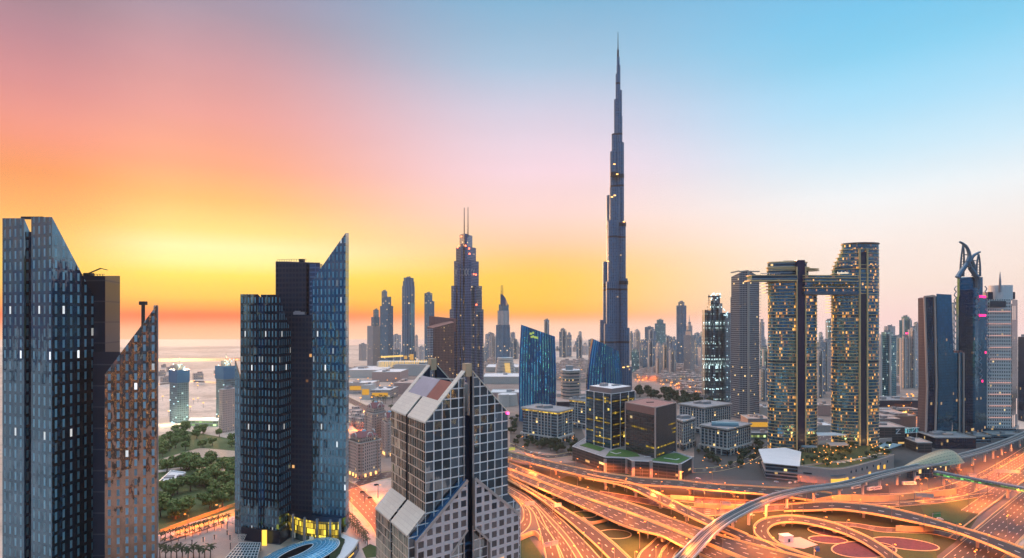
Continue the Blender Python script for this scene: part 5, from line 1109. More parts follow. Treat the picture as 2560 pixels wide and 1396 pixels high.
rows = [
 ('along the top flyover, counted from the gabled tower', 'lamps along the top flyover', 9, [(1274, 1147), (1336, 1140), (1407, 1156), (1484, 1175), (1567, 1199), (1651, 1204), (1735, 1205), (1813, 1207), (1908, 1212)]),
 ('along the top flyover outer edge, counted from the gabled tower', 'lamps along the top flyover edge', 0, [(1333, 1168), (1377, 1175), (1444, 1196), (1522, 1219), (1634, 1225), (1720, 1227), (1761, 1229), (1803, 1225), (1862, 1227), (1959, 1229)]),
 ('on the main decks, counted from the gabled tower', 'lamps along the main decks', 7, [(1294, 1172), (1398, 1192), (1475, 1221), (1566, 1255), (1680, 1294), (1807, 1340), (1344, 1206), (1437, 1236), (1520, 1270), (1620, 1306), (1720, 1346)]),
 ('by the fan of ramps, counted from the gabled tower', 'lamps among the ramps', 0, [(1300, 1221), (1311, 1262), (1354, 1323), (1395, 1308), (1386, 1256), (1428, 1365), (1505, 1360), (1536, 1371), (1344, 1216), (1460, 1330)]),
 ('by the underpass roads, counted from the ramps', 'lamps by the underpass', 0, [(1587, 1378), (1599, 1331), (1668, 1345), (1640, 1372)]),
 ('on the branch flyover, counted from its split', 'lamps on the branch flyover', 8, [(1561, 1196), (1650, 1229), (1719, 1270), (1788, 1296)]),
 ('among the slip roads in the middle of the interchange, counted from the podium', 'lamps among the slip roads', 0, [(1678, 1252), (1760, 1258), (1838, 1242), (1788, 1272), (1918, 1262), (1980, 1254), (2016, 1232), (1880, 1262)]),
 ('round the loop ramp, counted anticlockwise', 'lamps round the loop ramp', 4, [(1884, 1318), (1918, 1285), (1980, 1280), (2060, 1292), (2117, 1302), (2231, 1360), (2037, 1381), (1940, 1348)]),
 ('along the flyover that crosses below the metro', 'lamps along the crossing flyover', 8, [(2008, 1250), (2080, 1246), (2150, 1252), (2229, 1268), (2310, 1288), (2392, 1310), (2470, 1336)]),
 ('round the station forecourt, counted from the bus', 'lamps of the station forecourt', 0, [(2130, 1232), (2223, 1213), (2249, 1240), (2298, 1201), (2307, 1212), (2319, 1196), (2379, 1206), (2363, 1199), (2403, 1175), (2434, 1164), (2432, 1149), (2422, 1236), (2448, 1226)]),
 ('on the highway shoulder beyond the footbridge, counted from the bridge', 'lamps on the far highway', 0, [(2468, 1179), (2496, 1165), (2521, 1151), (2545, 1139), (2489, 1142), (2508, 1132), (2532, 1122), (2553, 1113), (2469, 1218), (2530, 1190), (2556, 1172)]),
 ('by the podium wall, counted from its flower-ringed corner', 'lamps by the podium', 0, [(1311, 1117), (1439, 1148), (1490, 1168), (1515, 1160), (1606, 1172), (1637, 1185), (1711, 1180), (1781, 1182), (2001, 1192)]),
]
for where, grp_, hb, pts in rows:
    for i, (u, v) in enumerate(pts): lamp(u, v, hb, f'{ORD[i]} lamp {where}', grp_, False, rnd.uniform(0, 6.28))
for i, (u, v) in enumerate([(2519, 1290), (2439, 1378), (2545, 1225), (2385, 1400)]): lamp(u, v, .2, f'{ORD[i]} tall twin-headed lamp in the highway median, counted from the footbridge', 'twin lamps of the highway', True, .7)

# ------------------------------------------------------------------ skyline behind
sky_near = [  # u0,u1,top row,distance, facade no., look
 (1360, 1373, 800, 2300, 2, 'slim dark tower with flared top peeking over the straight blue tower'), (1398, 1417, 830, 2700, 0, 'broad blue-grey tower, taller of a hazy pair right of the straight blue tower'), (1417, 1429, 838, 2750, 2, 'slimmer of the hazy pair right of the straight blue tower'),
 (1441, 1456, 846, 2600, 0, 'grey round-shouldered tower near the pointed blue tower'), (1456, 1470, 865, 2900, 4, 'low pale block between hazy towers near the pointed blue tower'), (1471, 1485, 850, 2650, 0, 'blue tower touching the pointed shoulder of the leaf tower'),
 (1574, 1583, 834, 2500, 5, 'narrow blue tower tight against the needle'), (1584, 1601, 832, 2900, 4, 'pale tower with open roof frame by the needle'), (1579, 1598, 880, 1900, 3, 'low teal tower with white crown at the needle foot'), (1598, 1614, 852, 2300, 5, 'ribbed blue slab second from the needle'),
 (1612, 1634, 818, 2700, 0, 'tall blue-grey tower with a box on its roof in the lake district'), (1622, 1640, 829, 2500, 2, 'dark ribbed tower in front of the box-roofed one'), (1637, 1664, 809, 2800, 3, 'broad flat-topped teal slab in the lake district'), (1600, 1618, 870, 2000, 0, 'mid-height blue tower low in the lake district'),
 (1638, 1655, 864, 1850, 4, 'white-piered tower with dark flank in the lake district'), (1655, 1669, 860, 1900, 0, 'blue tower twinned with the white-piered tower'), (1669, 1690, 874, 1800, 4, 'white-balconied tower with dark box roof'), (1664, 1676, 842, 2600, 2, 'grey tower rising behind the white balconies'), (1619, 1637, 856, 2100, 5, 'ribbed blue tower before the box-roofed one'),
 (1691, 1716, 764, 2200, 2, 'tallest dark tower of the lake district with a flat crown'), (1709, 1736, 838, 1800, 1, 'beige tower with stepped spire top before the dark one'), (1716, 1731, 815, 1830, 1, 'stepped beige tower core with spire'), (1736, 1748, 852, 2100, 0, 'blue tower to the right of the beige spire'), (1744, 1757, 868, 2000, 4, 'pale low tower beside the unfinished cluster'), (1676, 1692, 850, 2400, 5, 'hazy ribbed tower at the dark tower foot'),
 (1590, 1612, 890, 2150, 1, 'pale low block at the lake edge'), (1640, 1652, 895, 1750, 1, 'squat pale block at the lake edge'),
 (1899, 1911, 806, 1700, 2, 'slim grey tower right of the concrete grid tower'), (1901, 1922, 877, 1400, 3, 'teal block behind the shorter curved tower'), (1899, 1920, 930, 1250, 0, 'low blue block between concrete and curved towers'),
 (2064, 2081, 801, 1800, 3, 'dark tower with lit unfinished top between the curved towers'), (2043, 2064, 856, 1350, 0, 'blue-grey slab between the curved towers'), (2055, 2080, 852, 1420, 1, 'beige slab with pale gable between the curved towers'), (2040, 2058, 880, 1300, 2, 'ribbed block hugging the shorter curved tower'),
 (2195, 2241, 840, 1250, 3, 'broad teal glass slab right of the taller curved tower'), (2211, 2238, 816, 2000, 4, 'white striped tower rising behind the teal slab'), (2248, 2280, 801, 1900, 3, 'flat-topped blue tower beyond the teal slab'), (2270, 2296, 829, 1500, 4, 'white-piered tower beside the brown ribbed slab'), (2252, 2272, 848, 1480, 1, 'pale stepped tower with a pink beacon'), (2236, 2252, 848, 1700, 0, 'blue tower between teal slab and stepped pale tower'), (2284, 2296, 808, 2300, 2, 'faint tower edge touching the brown ribbed slab'),
 (2380, 2388, 760, 1600, 0, 'pale blue sliver of tower behind the horned tower'), (2545, 2560, 930, 1400, 2, 'low grey block at the far edge past the white hotel'),
 (1213, 1222, 838, 2500, 2, 'slim tower at the stepped tower foot'), (1222, 1240, 842, 2700, 1, 'pinkish tower beside the sail-crowned tower'), (1276, 1296, 855, 2600, 0, 'faded blue block between the sail tower and the straight blue tower'), (1208, 1218, 870, 2300, 0, 'blue block low beside the stepped tower'), (1286, 1300, 868, 3000, 1, 'pale faint tower by the straight blue tower'), (1432, 1444, 868, 3200, 1, 'pinkish faint block behind the round-shouldered tower'), (1388, 1399, 872, 3300, 0, 'faint low tower beside the straight blue tower edge')]
for (u0, u1, v, Y, k, lb) in sky_near:
    uc = u0 + (u1 - u0) * rnd.choice((.35, .45, .6, .66)); seg = [(u0, uc, u1, v)]
    if rnd.random() < .7: a = (u1 - u0); seg.append((u0 + a * .18, uc, u1 - a * .2, v - min(9, a * .35)))
    r, q, z = tower('skyline_tower', lb, seg, Y, F['far'][k] if k != 3 else F['resD'], 'towers of the hazy skyline', 30, 30)
    if rnd.random() < .5:
        c_ = centre(q); w = (u1 - u0) * Y / FPX
        for s in (-1, 1): mb = MB(); x, y = P(uc + s * (u1 - u0) * .25, Y - .5); mb.box(x, y + 4, 0, w * .09, 6, z * .97); mb.build('pier_strip', M['pale'], r)
    if 'spire' in lb: c_ = centre(q); mb = MB(); mb.tube([(c_[0], c_[1], z), (c_[0], c_[1], z + 26)], [2, .4], 6); mb.build('spire', M['pale'], r)
    if 'beacon' in lb: c_ = centre(q); mb = MB(); mb.box(c_[0], c_[1] - 8, z + 5, 4, 4, 4); mb.build('beacon', mg, r)
    if 'lit unfinished' in lb:
        for j in range(6): mb = MB(); x, y = P(u0 + 3 + j * 2, Y - 3); mb.box(x, y, z - 6 - (j % 3) * 14, 2.5, 1, 2.5); mb.build('work_lamp', wl, r)
for i in range(46):
    u = rnd.choice([rnd.uniform(1388, 1480), rnd.uniform(1574, 1760), rnd.uniform(1574, 1760), rnd.uniform(1890, 1925), rnd.uniform(2040, 2085), rnd.uniform(2196, 2300), rnd.uniform(1206, 1300)]); Y = rnd.uniform(2900, 4300); w = rnd.uniform(7, 14)
    if i == 0: faint0 = tower('faint_tower', 'faint hazy tower of the farthest skyline row', [(u, u + w * .5, u + w, 842)], Y, F['resA'], 'faint towers of the farthest skyline row', 40, 40)[0]
    else: dup(faint0, (*P(u, Y), 0), rnd.uniform(-.6, .6), rnd.uniform(.5, 1.15))
# the district behind the viewpoint, which the mirror glass reflects
litA = facade('mirrored_lit_a', 4, 4, (.2, .8, .2, .8), (.05, .07, .1), (.3, .22, .19), lit=.12, litc=(1, .35, .05), lits=14); litB = facade('mirrored_lit_b', 4, 4, (.2, .8, .2, .8), (.04, .08, .13), (.16, .2, .25), lit=.1, litc=(.4, .7, 1.), lits=12); litC = facade('mirrored_lit_c', 4, 4, (.15, .85, .2, .8), (.05, .06, .08), (.45, .3, .24), lit=.08, litc=(1, .6, .2), lits=11)
mats_b = [litA, litB, litC, litA, litC, F['pinkflats'], litB, litA]
mats_c = [F['pinkflats'], F['resB'], F['hotel'], F['resA'], F['resE'], F['concrete_tower'], F['resD'], F['classic']]
struct(MB().face([(-3500, -1900, .02), (3500, -1900, .02), (3500, -20, .02), (-3500, -20, .02)]).build('city_paving', plain('dark_paving', (.05, .05, .055), .8, var=.5, sc=.01)))
for i in range(64):
    x = -1750 + i * 54 + rnd.uniform(-20, 20); y = -rnd.choice((110, 200, 300, 430, 600)) - rnd.uniform(0, 60); w = rnd.uniform(30, 62); h = rnd.choice((40, 60, 80, 110, 140, 160, 190, 230)) + rnd.uniform(0, 30)
    t = thing('mirrored_tower', f'{ORD[i % 32]} tower of the {"west" if i < 32 else "east"} row behind the viewpoint, shown only in reflections', 'tower', (x, y, 0), 'towers seen only as reflections'); mb = MB(); mb.box(x, y, 0, w, w * .8, h, rnd.uniform(-.4, .4)); mb.build('wall', [mats_b[i % 8], M['roofgrey']], t); mb = MB(); mb.box(x, y, h, w * .5, w * .4, 8); mb.build('roof_plant', M['roofgrey'], t)
struct(MB().face([(330, -20, .014), (4800, -20, .014), (4800, 1500, .014), (560, 900, .014), (300, 760, .014), (-4, 700, .014), (-8, 420, .014), (20, 380, .014), (330, 380, .014)]).build('city_paving', plain('dusky_paving', (.07, .07, .075), .8, var=.5, sc=.02)))
struct(MB().face([(-40, 690, .011), (300, 765, .011), (560, 905, .011), (1500, 1300, .011), (1500, 2300, .011), (-420, 2300, .011), (-260, 1150, .011), (-190, 620, .011)]).build('city_paving', plain('warm_city_paving', (.27, .2, .17), .85, var=.5, sc=.03)))
# unfinished lit towers in the sand
def site(label, u0, u1, v, Y, seedn):
    t = thing('unfinished_tower', label, 'construction site', (*P((u0 + u1) / 2, Y), 0), 'unfinished towers lit by work lamps')
    q = quadfoot(u0, u0 + (u1 - u0) * .4, u1, Y, 14, 14); zt = Z(v, Y); mb = MB(); mb.prism(q, 0, zt * .84); mb.build('concrete_frame', [F['buildlit'], M['roofgrey']], t)
    c = centre(q); qo = [(c[0] + (p[0] - c[0]) * 1.1, c[1] + (p[1] - c[1]) * 1.1) for p in q]; mb = MB(); mb.prism(qo, zt * .76, zt); mb.build('blue_safety_screen', [plain('blue_screen', (.03, .13, .26), .6), M['navy']], t)
    mb = MB(); qi = [(c[0] + (p[0] - c[0]) * .5, c[1] + (p[1] - c[1]) * .5) for p in q]; mb.prism(qi, zt, zt + 9); mb.bar((c[0], c[1], zt + 8), (c[0], c[1], zt + 20), 1.0); mb.build('core_top', M['concrete'], t)
    rr = random.Random(seedn); lamps = [(rr.uniform(u0 + 4, u1 - 4), -2, zt + rr.uniform(0, 11)) for _ in range(8)] + [(rr.uniform(u0, u1), -3, zt * rr.uniform(.1, .72)) for _ in range(7)] + [(rr.uniform(u0 - 8, u1 + 8), -8, rr.uniform(1, 5)) for _ in range(6)]
    for (u, dy, z) in lamps: mb = MB(); x, y = P(u, Y + dy); mb.box(x, y, z, 1.6, 1.2, 1.6); mb.build('work_lamp', wl, t)
    pl = bpy.data.lights.new('work_flood', 'POINT'); pl.energy = 30000; pl.color = (1, .93, .6); pl.shadow_soft_size = 2
    for dx, z in ((-14, 12), (14, 12), (0, zt + 16)): o = bpy.data.objects.new('work_flood', pl); COL.objects.link(o); o.parent = t; o.location = (dx, -16 if z < 20 else -3, z)
site('unfinished tower wrapped in blue screens standing alone in the pale sand', 424, 472, 926, 985, 1); site('unfinished tower with blue screens half hidden by the blade-roofed skyscraper', 540, 590, 916, 1010, 2)
tower('site_office_block', 'pale gridded block in front of the unfinished tower at the skyscraper edge', [(547, 556, 594, 975)], 900, F['pinkflats'])
t = thing('site_hall', 'low construction hall with green and white lights between the two unfinished towers', 'construction site', (*P(505, 960), 0)); mb = MB(); mb.prism([P(470, 960), P(545, 955), P(548, 985), P(476, 990)], 0, 9); mb.build('wall', [facade('site_hall_wall', 6, 4.5, (.05, .95, .2, .8), (.3, .4, .2), (.5, .5, .42), lit=.6, litc=(.6, .9, .2), lits=.8, gm=0), M['roofwhite']], t)

# ------------------------------------------------------------------ mall and other low blocks
def lowblock(label, u0, u1, vb, h, d, mat=None, roof=None, cat='low building', skew=0.0, name='low_building', lit=None):
    Y = HC * FPX / (vb - VH); a = P(u0, Y); b = P(u1, Y + skew); q = [a, b, (b[0] + 4, b[1] + d), (a[0] + 4, a[1] + d)]
    t = thing(name, label, cat, centre(q)); mb = MB(); mb.prism(q, 0, h); mb.build('wall', [mat or F['mall'], roof or M['roofwhite']], t)
    parapet(t, q, h, 1.2, .8, M['pale']); c = centre(q); w = math.dist(q[0], q[1]); r2 = random.Random(int(u0 * 7 + vb))
    for k in range(r2.randint(1, 3)):
        mb = MB(); mb.box(c[0] + r2.uniform(-.3, .3) * w, c[1] + r2.uniform(-.3, .3) * d, h, r2.uniform(.1, .25) * w, r2.uniform(.15, .3) * d, r2.uniform(2, 5)); mb.build('roof_plant', M['pinkstone'] if k % 2 else M['roofgrey'], t)
    if lit: strip(t, q[0], q[1], lit[0], lit[1], h * .35, h * .4, am, .4)
    return t
PK = plain('pink_wall', (.5, .33, .3), .8)
for a in [('long pink-walled mall wing with amber window strip left of the gabled roof', 868, 930, 985, 24, 60, None, None), ('tall pale box of the mall beside the amber-lit wing', 903, 925, 1000, 30, 40, M['pale'], None), ('low amber-lit mall wing behind palm trunks', 925, 975, 1000, 20, 70, None, None), ('broad white-roofed mall hall at the haze edge', 865, 960, 945, 22, 160, M['pale'], None), ('rose-coloured mall hall with flat roof', 930, 1000, 955, 26, 110, PK, M['roofwhite']), ('large grey mall hall below the strings of light', 985, 1065, 940, 32, 180, M['pale'], M['roofgrey']), ('salmon mall block with round roof edge left of the gables', 985, 1030, 985, 24, 80, PK, M['pinkstone']), ('long pink mall wall to the right of the gables', 1225, 1300, 1010, 22, 60, PK, M['roofwhite']), ('white-roofed mall hall with stepped shells to the right of the gables', 1206, 1300, 960, 18, 110, M['pale'], M['roofwhite']), ('flat white hall at the foot of the sail tower', 1214, 1296, 930, 14, 140, M['pale'], M['roofwhite']),
          ('pink parking block right of the taller curved tower', 2194, 2262, 1118, 26, 40, F['garage'], M['pinkstone']), ('brown-pink hall with palms on its roof near the ribbed slab', 2196, 2290, 1070, 18, 70, PK, M['pinkstone']), ('long grey-roofed depot hall across the far road', 2195, 2300, 1020, 14, 60, M['navy'], M['roofgrey']), ('salmon block on the far orange road', 2194, 2250, 985, 18, 60, PK, M['pinkstone']), ('white pavilion hall between the twin curved towers', 2040, 2086, 1082, 10, 60, M['pale'], M['roofwhite']), ('pale wall with amber glow beside the concrete grid tower', 1870, 1925, 1078, 18, 40, PK, M['pinkstone']), ('green-lit long link building left of the curved towers', 1872, 1922, 1098, 8, 14, facade('green_strip', 3, 8, (.0, 1, .3, .7), (.2, .25, .1), (.12, .2, .22), lit=1, litc=(.7, .8, .2), lits=.7, gm=0), M['roofgrey']), ('dark hall between the straight blue tower and the dark glass block', 1392, 1466, 1030, 18, 70, M['navy'], M['pinkstone']), ('white curved-roof arcade below the banded office', 1392, 1470, 1000, 12, 60, M['pale'], M['pinkstone'])]:
    lowblock(a[0], a[1], a[2], a[3], a[4], a[5], a[6] if len(a) > 6 else None, a[7] if len(a) > 7 else None, lit=(.1, .9) if 'amber' in a[0] else None)
for a in [('brown-pink base block with dark slots at the foot of the bent slab tower', 2294, 2330, 1132, 12, 30, F['garage'], M['pinkstone']), ('dark glass hall wrapping the foot of the bent slab tower', 2338, 2440, 1122, 14, 40, F['navyglass'], M['roofgrey']), ('low grey wall block between the horned tower and the metro track', 2440, 2478, 1108, 9, 24, F['band'], M['roofgrey']), ('flat lit arcade at the foot of the white hotel', 2478, 2556, 1098, 6, 20, F['band'], M['roofgrey']), ('dark service block behind the taller curved tower', 2240, 2290, 1108, 16, 30, F['navyglass'], M['roofgrey']), ('stepped salmon block with roof palms near the far road', 2200, 2250, 1090, 24, 26, PK, M['pinkstone']), ('grey-roofed long shed across from the salmon block', 2200, 2296, 1042, 12, 24, F['band'], M['roofgrey']), ('pale low block glimpsed between the twin curved towers', 2046, 2080, 1040, 18, 40, PK, M['pinkstone']), ('white low block behind the shorter curved tower', 1900, 1925, 1040, 14, 40, M['pale'], M['roofwhite'])]: lowblock(*a)
t = thing('truss_bridge', 'short white truss link bridge into the bent slab tower', 'footbridge', (*P(2268, 800), 14)); pa, pb = Vector((*P(2240, 800), 18)), Vector((*P(2298, 812), 18)); mb = MB()
for z in (0, 6): mb.bar(pa + Vector((0, 0, z)), pb + Vector((0, 0, z)), .7)
for k in range(6): mb.bar(pa.lerp(pb, k / 6) + Vector((0, 0, 6 * (k % 2))), pa.lerp(pb, (k + 1) / 6) + Vector((0, 0, 6 * ((k + 1) % 2))), .55)
mb.build('truss', M['white'], t); mb = MB(); mb.bar(pa + Vector((0, 3, 3)), pb + Vector((0, 3, 3)), 4, 5.4); mb.build('glass_tube', facade('teal_lit_glass', 3, 3, (.05, .95, .1, .9), (.1, .3, .35), (.06, .12, .16), lit=.5, litc=(.2, .8, .9), lits=.4), t)
t = thing('shell_roof_hall', 'cluster-topped white shell hall of the mall near the sail tower', 'hall', (*P(1260, 1220), 0))
for k, (u, Y, r) in enumerate(((1246, 1230, 17), (1270, 1200, 20), (1258, 1180, 12))):
    x, y = P(u, Y); mb = MB(); mb.cyl(x, y, 0, 20 + k * 2, r, 24, 0, 1, r * .9); mb.build('shell', [M['pale'], M['roofwhite']], t)
FY = [(1994, 631), (2040, 623), (2080, 617), (2110, 620), (2160, 640), (2210, 667), (2240, 688)]
def frontY(u):
    for (a, ya), (b, yb) in zip(FY, FY[1:]):
        if u <= b: return ya + (yb - ya) * (u - a) / (b - a)
    return 690
# podium of the twin curved towers
t = thing('curved_podium', 'long curved pink podium with lit shop windows and a roof garden', 'podium', (*G(2080, 1200), 0))
front = spline([G(1994, 1204), G(2040, 1209), (G(2080, 1213)), G(2110, 1211), G(2160, 1198), G(2210, 1182), G(2235, 1172)], 6); backp = [(G(2235, 1172)[0] + 8, 760), (P(2230, 790)), P(2050, 770), P(1998, 720)]
mb = MB(); mb.prism(list(front) + backp, 0, 15, 0, 1); mb.build('wall', [plain('rose_stone', (.5, .36, .32), .7), plain('roof_deck', (.14, .15, .14), .8)], t); parapet(t, list(front), 15, 1.4, .6, M['pinkstone'])
sw = glow('amber_shop_window', (1, .52, .05), 1.15)
def onfront(f, z, w, h, mat, nm, push=.35):
    i = f * (len(front) - 2); k = int(i); a, b = front[k], front[k + 1]; x, y = a[0] + (b[0] - a[0]) * (i - k), a[1] + (b[1] - a[1]) * (i - k); rot = math.atan2(b[1] - a[1], b[0] - a[0]); mb = MB(); mb.box(x, y - push * .2, z, w, 2 * push, h, rot); mb.build(nm, mat, t)
for f in (.36, .41, .46, .5, .54): onfront(f, .6, 4.6, 5.6, sw, 'lit_shop_window', .5)
for f, z in ((.6, 1), (.73, 2), (.86, 4.5), (.8, 6)): onfront(f, z, 4, 4, sw, 'lit_shop_window', .5)
for f in (.58, .62, .67, .71, .76, .82, .9): onfront(f, 10, 1.6, 2.6, M['navy'], 'window', .4)
for f in (.38, .44, .5): onfront(f, 9, 8.6, 1.4, M['roofgrey'], 'window', .4)
onfront(.1, 9, 8, 1.4, M['dark'], 'window', .4)
t = thing('wedge_pavilion', 'wedge-shaped glass pavilion with overhanging pale roof beside the curved podium', 'pavilion', (*G(1945, 1200), 0))
wq = [G(1914, 1195), G(1994, 1203), P(1998, 690), P(1962, 706), P(1902, 700)]; mb = MB(); mb.prism(wq, 0, 16); mb.build('glass_walls', [F['band'], M['dark']], t)
c_ = centre(wq); wo = [(c_[0] + (p[0] - c_[0]) * 1.12, c_[1] + (p[1] - c_[1]) * 1.12) for p in wq]; mb = MB(); mb.prism(wo, 16.2, [17.2, 16.8, 18, 19, 18.6], 0, 1, bottom=True); mb.build('roof', [M['pale'], M['roofwhite']], t); mb = MB(); mb.prism([(c_[0] + (p[0] - c_[0]) * 1.05, c_[1] + (p[1] - c_[1]) * 1.05) for p in wq], 7.4, 8.6, 0, 0, bottom=True); mb.build('balcony', M['pinkstone'], t)
for j, f in enumerate((.3, .5)): mb = MB(); x, y = wq[0][0] + (wq[1][0] - wq[0][0]) * f, wq[0][1] - .6; mb.box(x, y, 4, 1.4, .4, 1.2); mb.build('green_light', glow('green_light', (.2, 1, .5), 3), t)
def canopy(label, pts, z, mat, leg=True):
    t = thing('canopy', label, 'canopy', centre(pts)); mb = MB(); mb.prism(pts, z, z + .8, 0, 0, bottom=True); mb.build('roof', mat, t)
    for p in pts: mb = MB(); mb.box(p[0] * .985 + centre(pts)[0] * .015, p[1] + .8, 15, .6, .6, z - 15.1); mb.build('post', M['pole'], t)
mb = MB(); mb.face([(*P(u, Y), 15.06) for u, Y in [(2000, 642), (2040, 634), (2080, 628), (2112, 632), (2160, 652), (2210, 680), (2230, 700), (2226, 742), (2050, 744), (2004, 716)]]); struct(mb.build('roof_garden_lawn', grass_mat('garden_lawn', (.015, .04, .012), (.05, .07, .02), .4)))
for k in range(9):
    x, y = P(2096 + k * 13, frontY(2096 + k * 13) + 22)
    if k == 0:
        cab = thing('cabana', 'small cream parasol hut in the row along the roof garden edge', 'cabana', (x, y, 15), 'cabanas on the roof garden'); mb = MB(); mb.box(x, y, 17.4, 3.6, 3, .5); mb.build('roof', M['pale'], cab); mb = MB(); mb.box(x, y, 15, .3, .3, 2.4); mb.build('post', M['pole'], cab)
    else: dup(cab, (x, y, 15), .4)
canopy('dark-edged flat canopy over a warm-lit terrace between the curved towers', [P(2076, 702), P(2122, 706), P(2112, 722), P(2066, 722)], 22, M['pinkstone']); canopy('round-cornered blue canopy over a glowing bar by the dark spine', ellipse(*P(2023, 706), 9, 6, 20), 20.5, plain('blue_canopy', (.1, .2, .26), .4)); canopy('blue-grey sloping canopy nearest the metro station', [P(2190, 712), P(2225, 704), P(2255, 728), P(2215, 742)], 18, plain('teal_canopy', (.12, .24, .3), .4)); canopy('wide white canopy linking the twin curved towers', [P(2044, 722), P(2118, 726), P(2088, 742), P(2040, 742)], 30, M['roofwhite'])
wt_l = bpy.data.lights.new('terrace_light', 'POINT'); wt_l.energy = 700; wt_l.color = (1, .5, .12); wt_l.shadow_soft_size = .4
for k in range(54):
    u = rnd.uniform(2005, 2225); Y = rnd.uniform(frontY(u) + 12, 732); x, y = P(u, Y)
    if k == 0:
        tl = thing('terrace_lamp', 'small warm terrace lamp glowing among the roof garden trees', 'lamp', (x, y, 15), 'terrace lamps of the roof garden'); mb = MB(); mb.tube([(x, y, 15), (x, y, 17.4)], .12, 5); mb.build('pole', M['pole'], tl); mb = MB(); mb.box(x, y, 17.4, .8, .8, .8); mb.build('lamp_head', glow('warm_lamp', (1, .36, .05), 2.2), tl); o = bpy.data.objects.new('terrace_light', wt_l); COL.objects.link(o); o.parent = tl; o.location = (0, 0, 4.2)
    else: dup(tl, (x, y, 15))

# ------------------------------------------------------------------ apartment blocks with round gables, and the near precinct
def classic_flats(label, u0, uc, u1, Y, v, dome=True):
    t = thing('apartment_building', label, 'apartment building', (*P(uc, Y), 0), 'pink apartment buildings with maroon roofs'); q = quadfoot(u0, uc, u1, Y, 22, 24); zt = Z(v, Y); mb = MB(); mb.prism(q, 0, zt * .8); mb.build('wall', [F['pinkflats'], M['pale']], t)
    c = centre(q); qo = [(c[0] + (p[0] - c[0]) * 1.05, c[1] + (p[1] - c[1]) * 1.05) for p in q]; mb = MB(); mb.prism(qo, zt * .78, zt * .8, 0, 0, bottom=True); mb.prism(qo, zt * .1, zt * .12, 0, 0, bottom=True); mb.build('cornice', M['pale'], t)
    qi = [(c[0] + (p[0] - c[0]) * .82, c[1] + (p[1] - c[1]) * .82) for p in q]; mb = MB(); mb.prism(qi, zt * .8, zt * .9); mb.build('attic_storey', [F['pinkflats'], M['pale']], t)
    mb = MB(); z0, z1 = zt * .9, zt * .985
    qt = [(c[0] + (p[0] - c[0]) * .3, c[1] + (p[1] - c[1]) * .3) for p in q]; qe = [(c[0] + (p[0] - c[0]) * .9, c[1] + (p[1] - c[1]) * .9) for p in q]
    for k in range(4): j = (k + 1) % 4; mb.face([(*qe[k], z0), (*qe[j], z0), (*qt[j], z1), (*qt[k], z1)])
    mb.face([(*p, z1) for p in qt]); mb.build('maroon_roof', plain('maroon_tiles', (.17, .06, .07), .7), t)
    mb = MB(); mb.cyl(c[0], c[1], z1, z1 + 1.6, 2.6, 12, 0, 0, 1.6); mb.build('skylight', plain('sky_dome', (.2, .4, .5), .3), t)
    for k in (3, 0, 1):
        a, b = qe[k], qe[(k + 1) % 4]; m = ((a[0] + b[0]) / 2, (a[1] + b[1]) / 2); d = Vector((b[0] - a[0], b[1] - a[1], 0)).normalized()
        for s in ((0,) if k != 0 else (-.0,)):
            mb = MB(); mb.tube([(m[0] + d.x * 4.2 * math.cos(w), m[1] + d.y * 4.2 * math.cos(w), z0 - 1 + 5.2 * math.sin(w)) for w in [math.pi * i / 10 for i in range(11)]], .7, 6); mb.build('round_gable', M['pale'], t)
    for k in (3, 0):
        a, b = q[k], q[(k + 1) % 4]
        for f in (.12, .88):
            x, y = a[0] + (b[0] - a[0]) * f, a[1] + (b[1] - a[1]) * f; mb = MB(); mb.cyl(x, y, 0, zt * .79, 2.0, 10, 0, 0); mb.build('corner_bay', [F['pinkflats']], t)
    for k in range(6): a, b = q[3 if k < 3 else 0], q[0 if k < 3 else 1]; f = (k % 3 + 1) / 4; mb = MB(); mb.box(a[0] + (b[0] - a[0]) * f, a[1] + (b[1] - a[1]) * f - .6, 1, 2.4, .6, 3.4); mb.build('lit_entrance', glow('warm_entrance', (1, .5, .15), 2.2), t)
classic_flats('pink apartment building with maroon roof and round gables beside the road junction', 868, 900, 952, 640, 1086); classic_flats('pink apartment building with maroon roof, farther back behind the junction one', 912, 934, 966, 770, 1010); classic_flats('pink apartment building with maroon roof half hidden by the gabled tower', 956, 968, 992, 740, 1036)
# villa and park
PARK = [(394, 1090), (470, 1078), (592, 1100), (592, 1276), (470, 1308), (394, 1330)]
patch('park_lawn', PARK, .03, grass_mat('park_grass', (.05, .085, .025), (.09, .13, .045), .05)); patch('sandy_track', [(394, 1150), (500, 1120), (592, 1128), (592, 1142), (480, 1146), (394, 1166)], .045, plain('sand_track', (.46, .33, .24), .9))
patch('path', [(394, 1176), (480, 1164), (592, 1176), (592, 1181), (480, 1170), (394, 1182)], .05, M['pale'])
t = thing('villa', 'flat-roofed white villa with parapet among the park trees', 'villa', (*G(430, 1215), 0)); q = [G(399, 1228), G(430, 1232), G(464, 1205), G(428, 1200)]; mb = MB(); mb.prism(q, 0, 9); mb.build('wall', [F['lowrise'], M['roofwhite']], t); parapet(t, q, 9, 1.4, .8, M['white']); mb = MB(); c_ = centre(q); mb.box(c_[0] - 4, c_[1], 9, 9, 9, 1.2, .2); mb.box(c_[0] + 7, c_[1] + 2, 9, 5, 6, 1.8, .2); mb.build('roof_plant', M['roofgrey'], t)
t = thing('garden_pavilion', 'tiny white-framed pavilion on the park lawn', 'pavilion', (*G(417, 1270), 0)); x, y = G(417, 1272); mb = MB(); mb.box(x, y, 3, 12, 5, .4); mb.build('roof', M['white'], t)
for dx in (-5.5, 5.5): mb = MB(); mb.box(x + dx, y, 0, .3, 4, 3); mb.build('frame', M['white'], t)
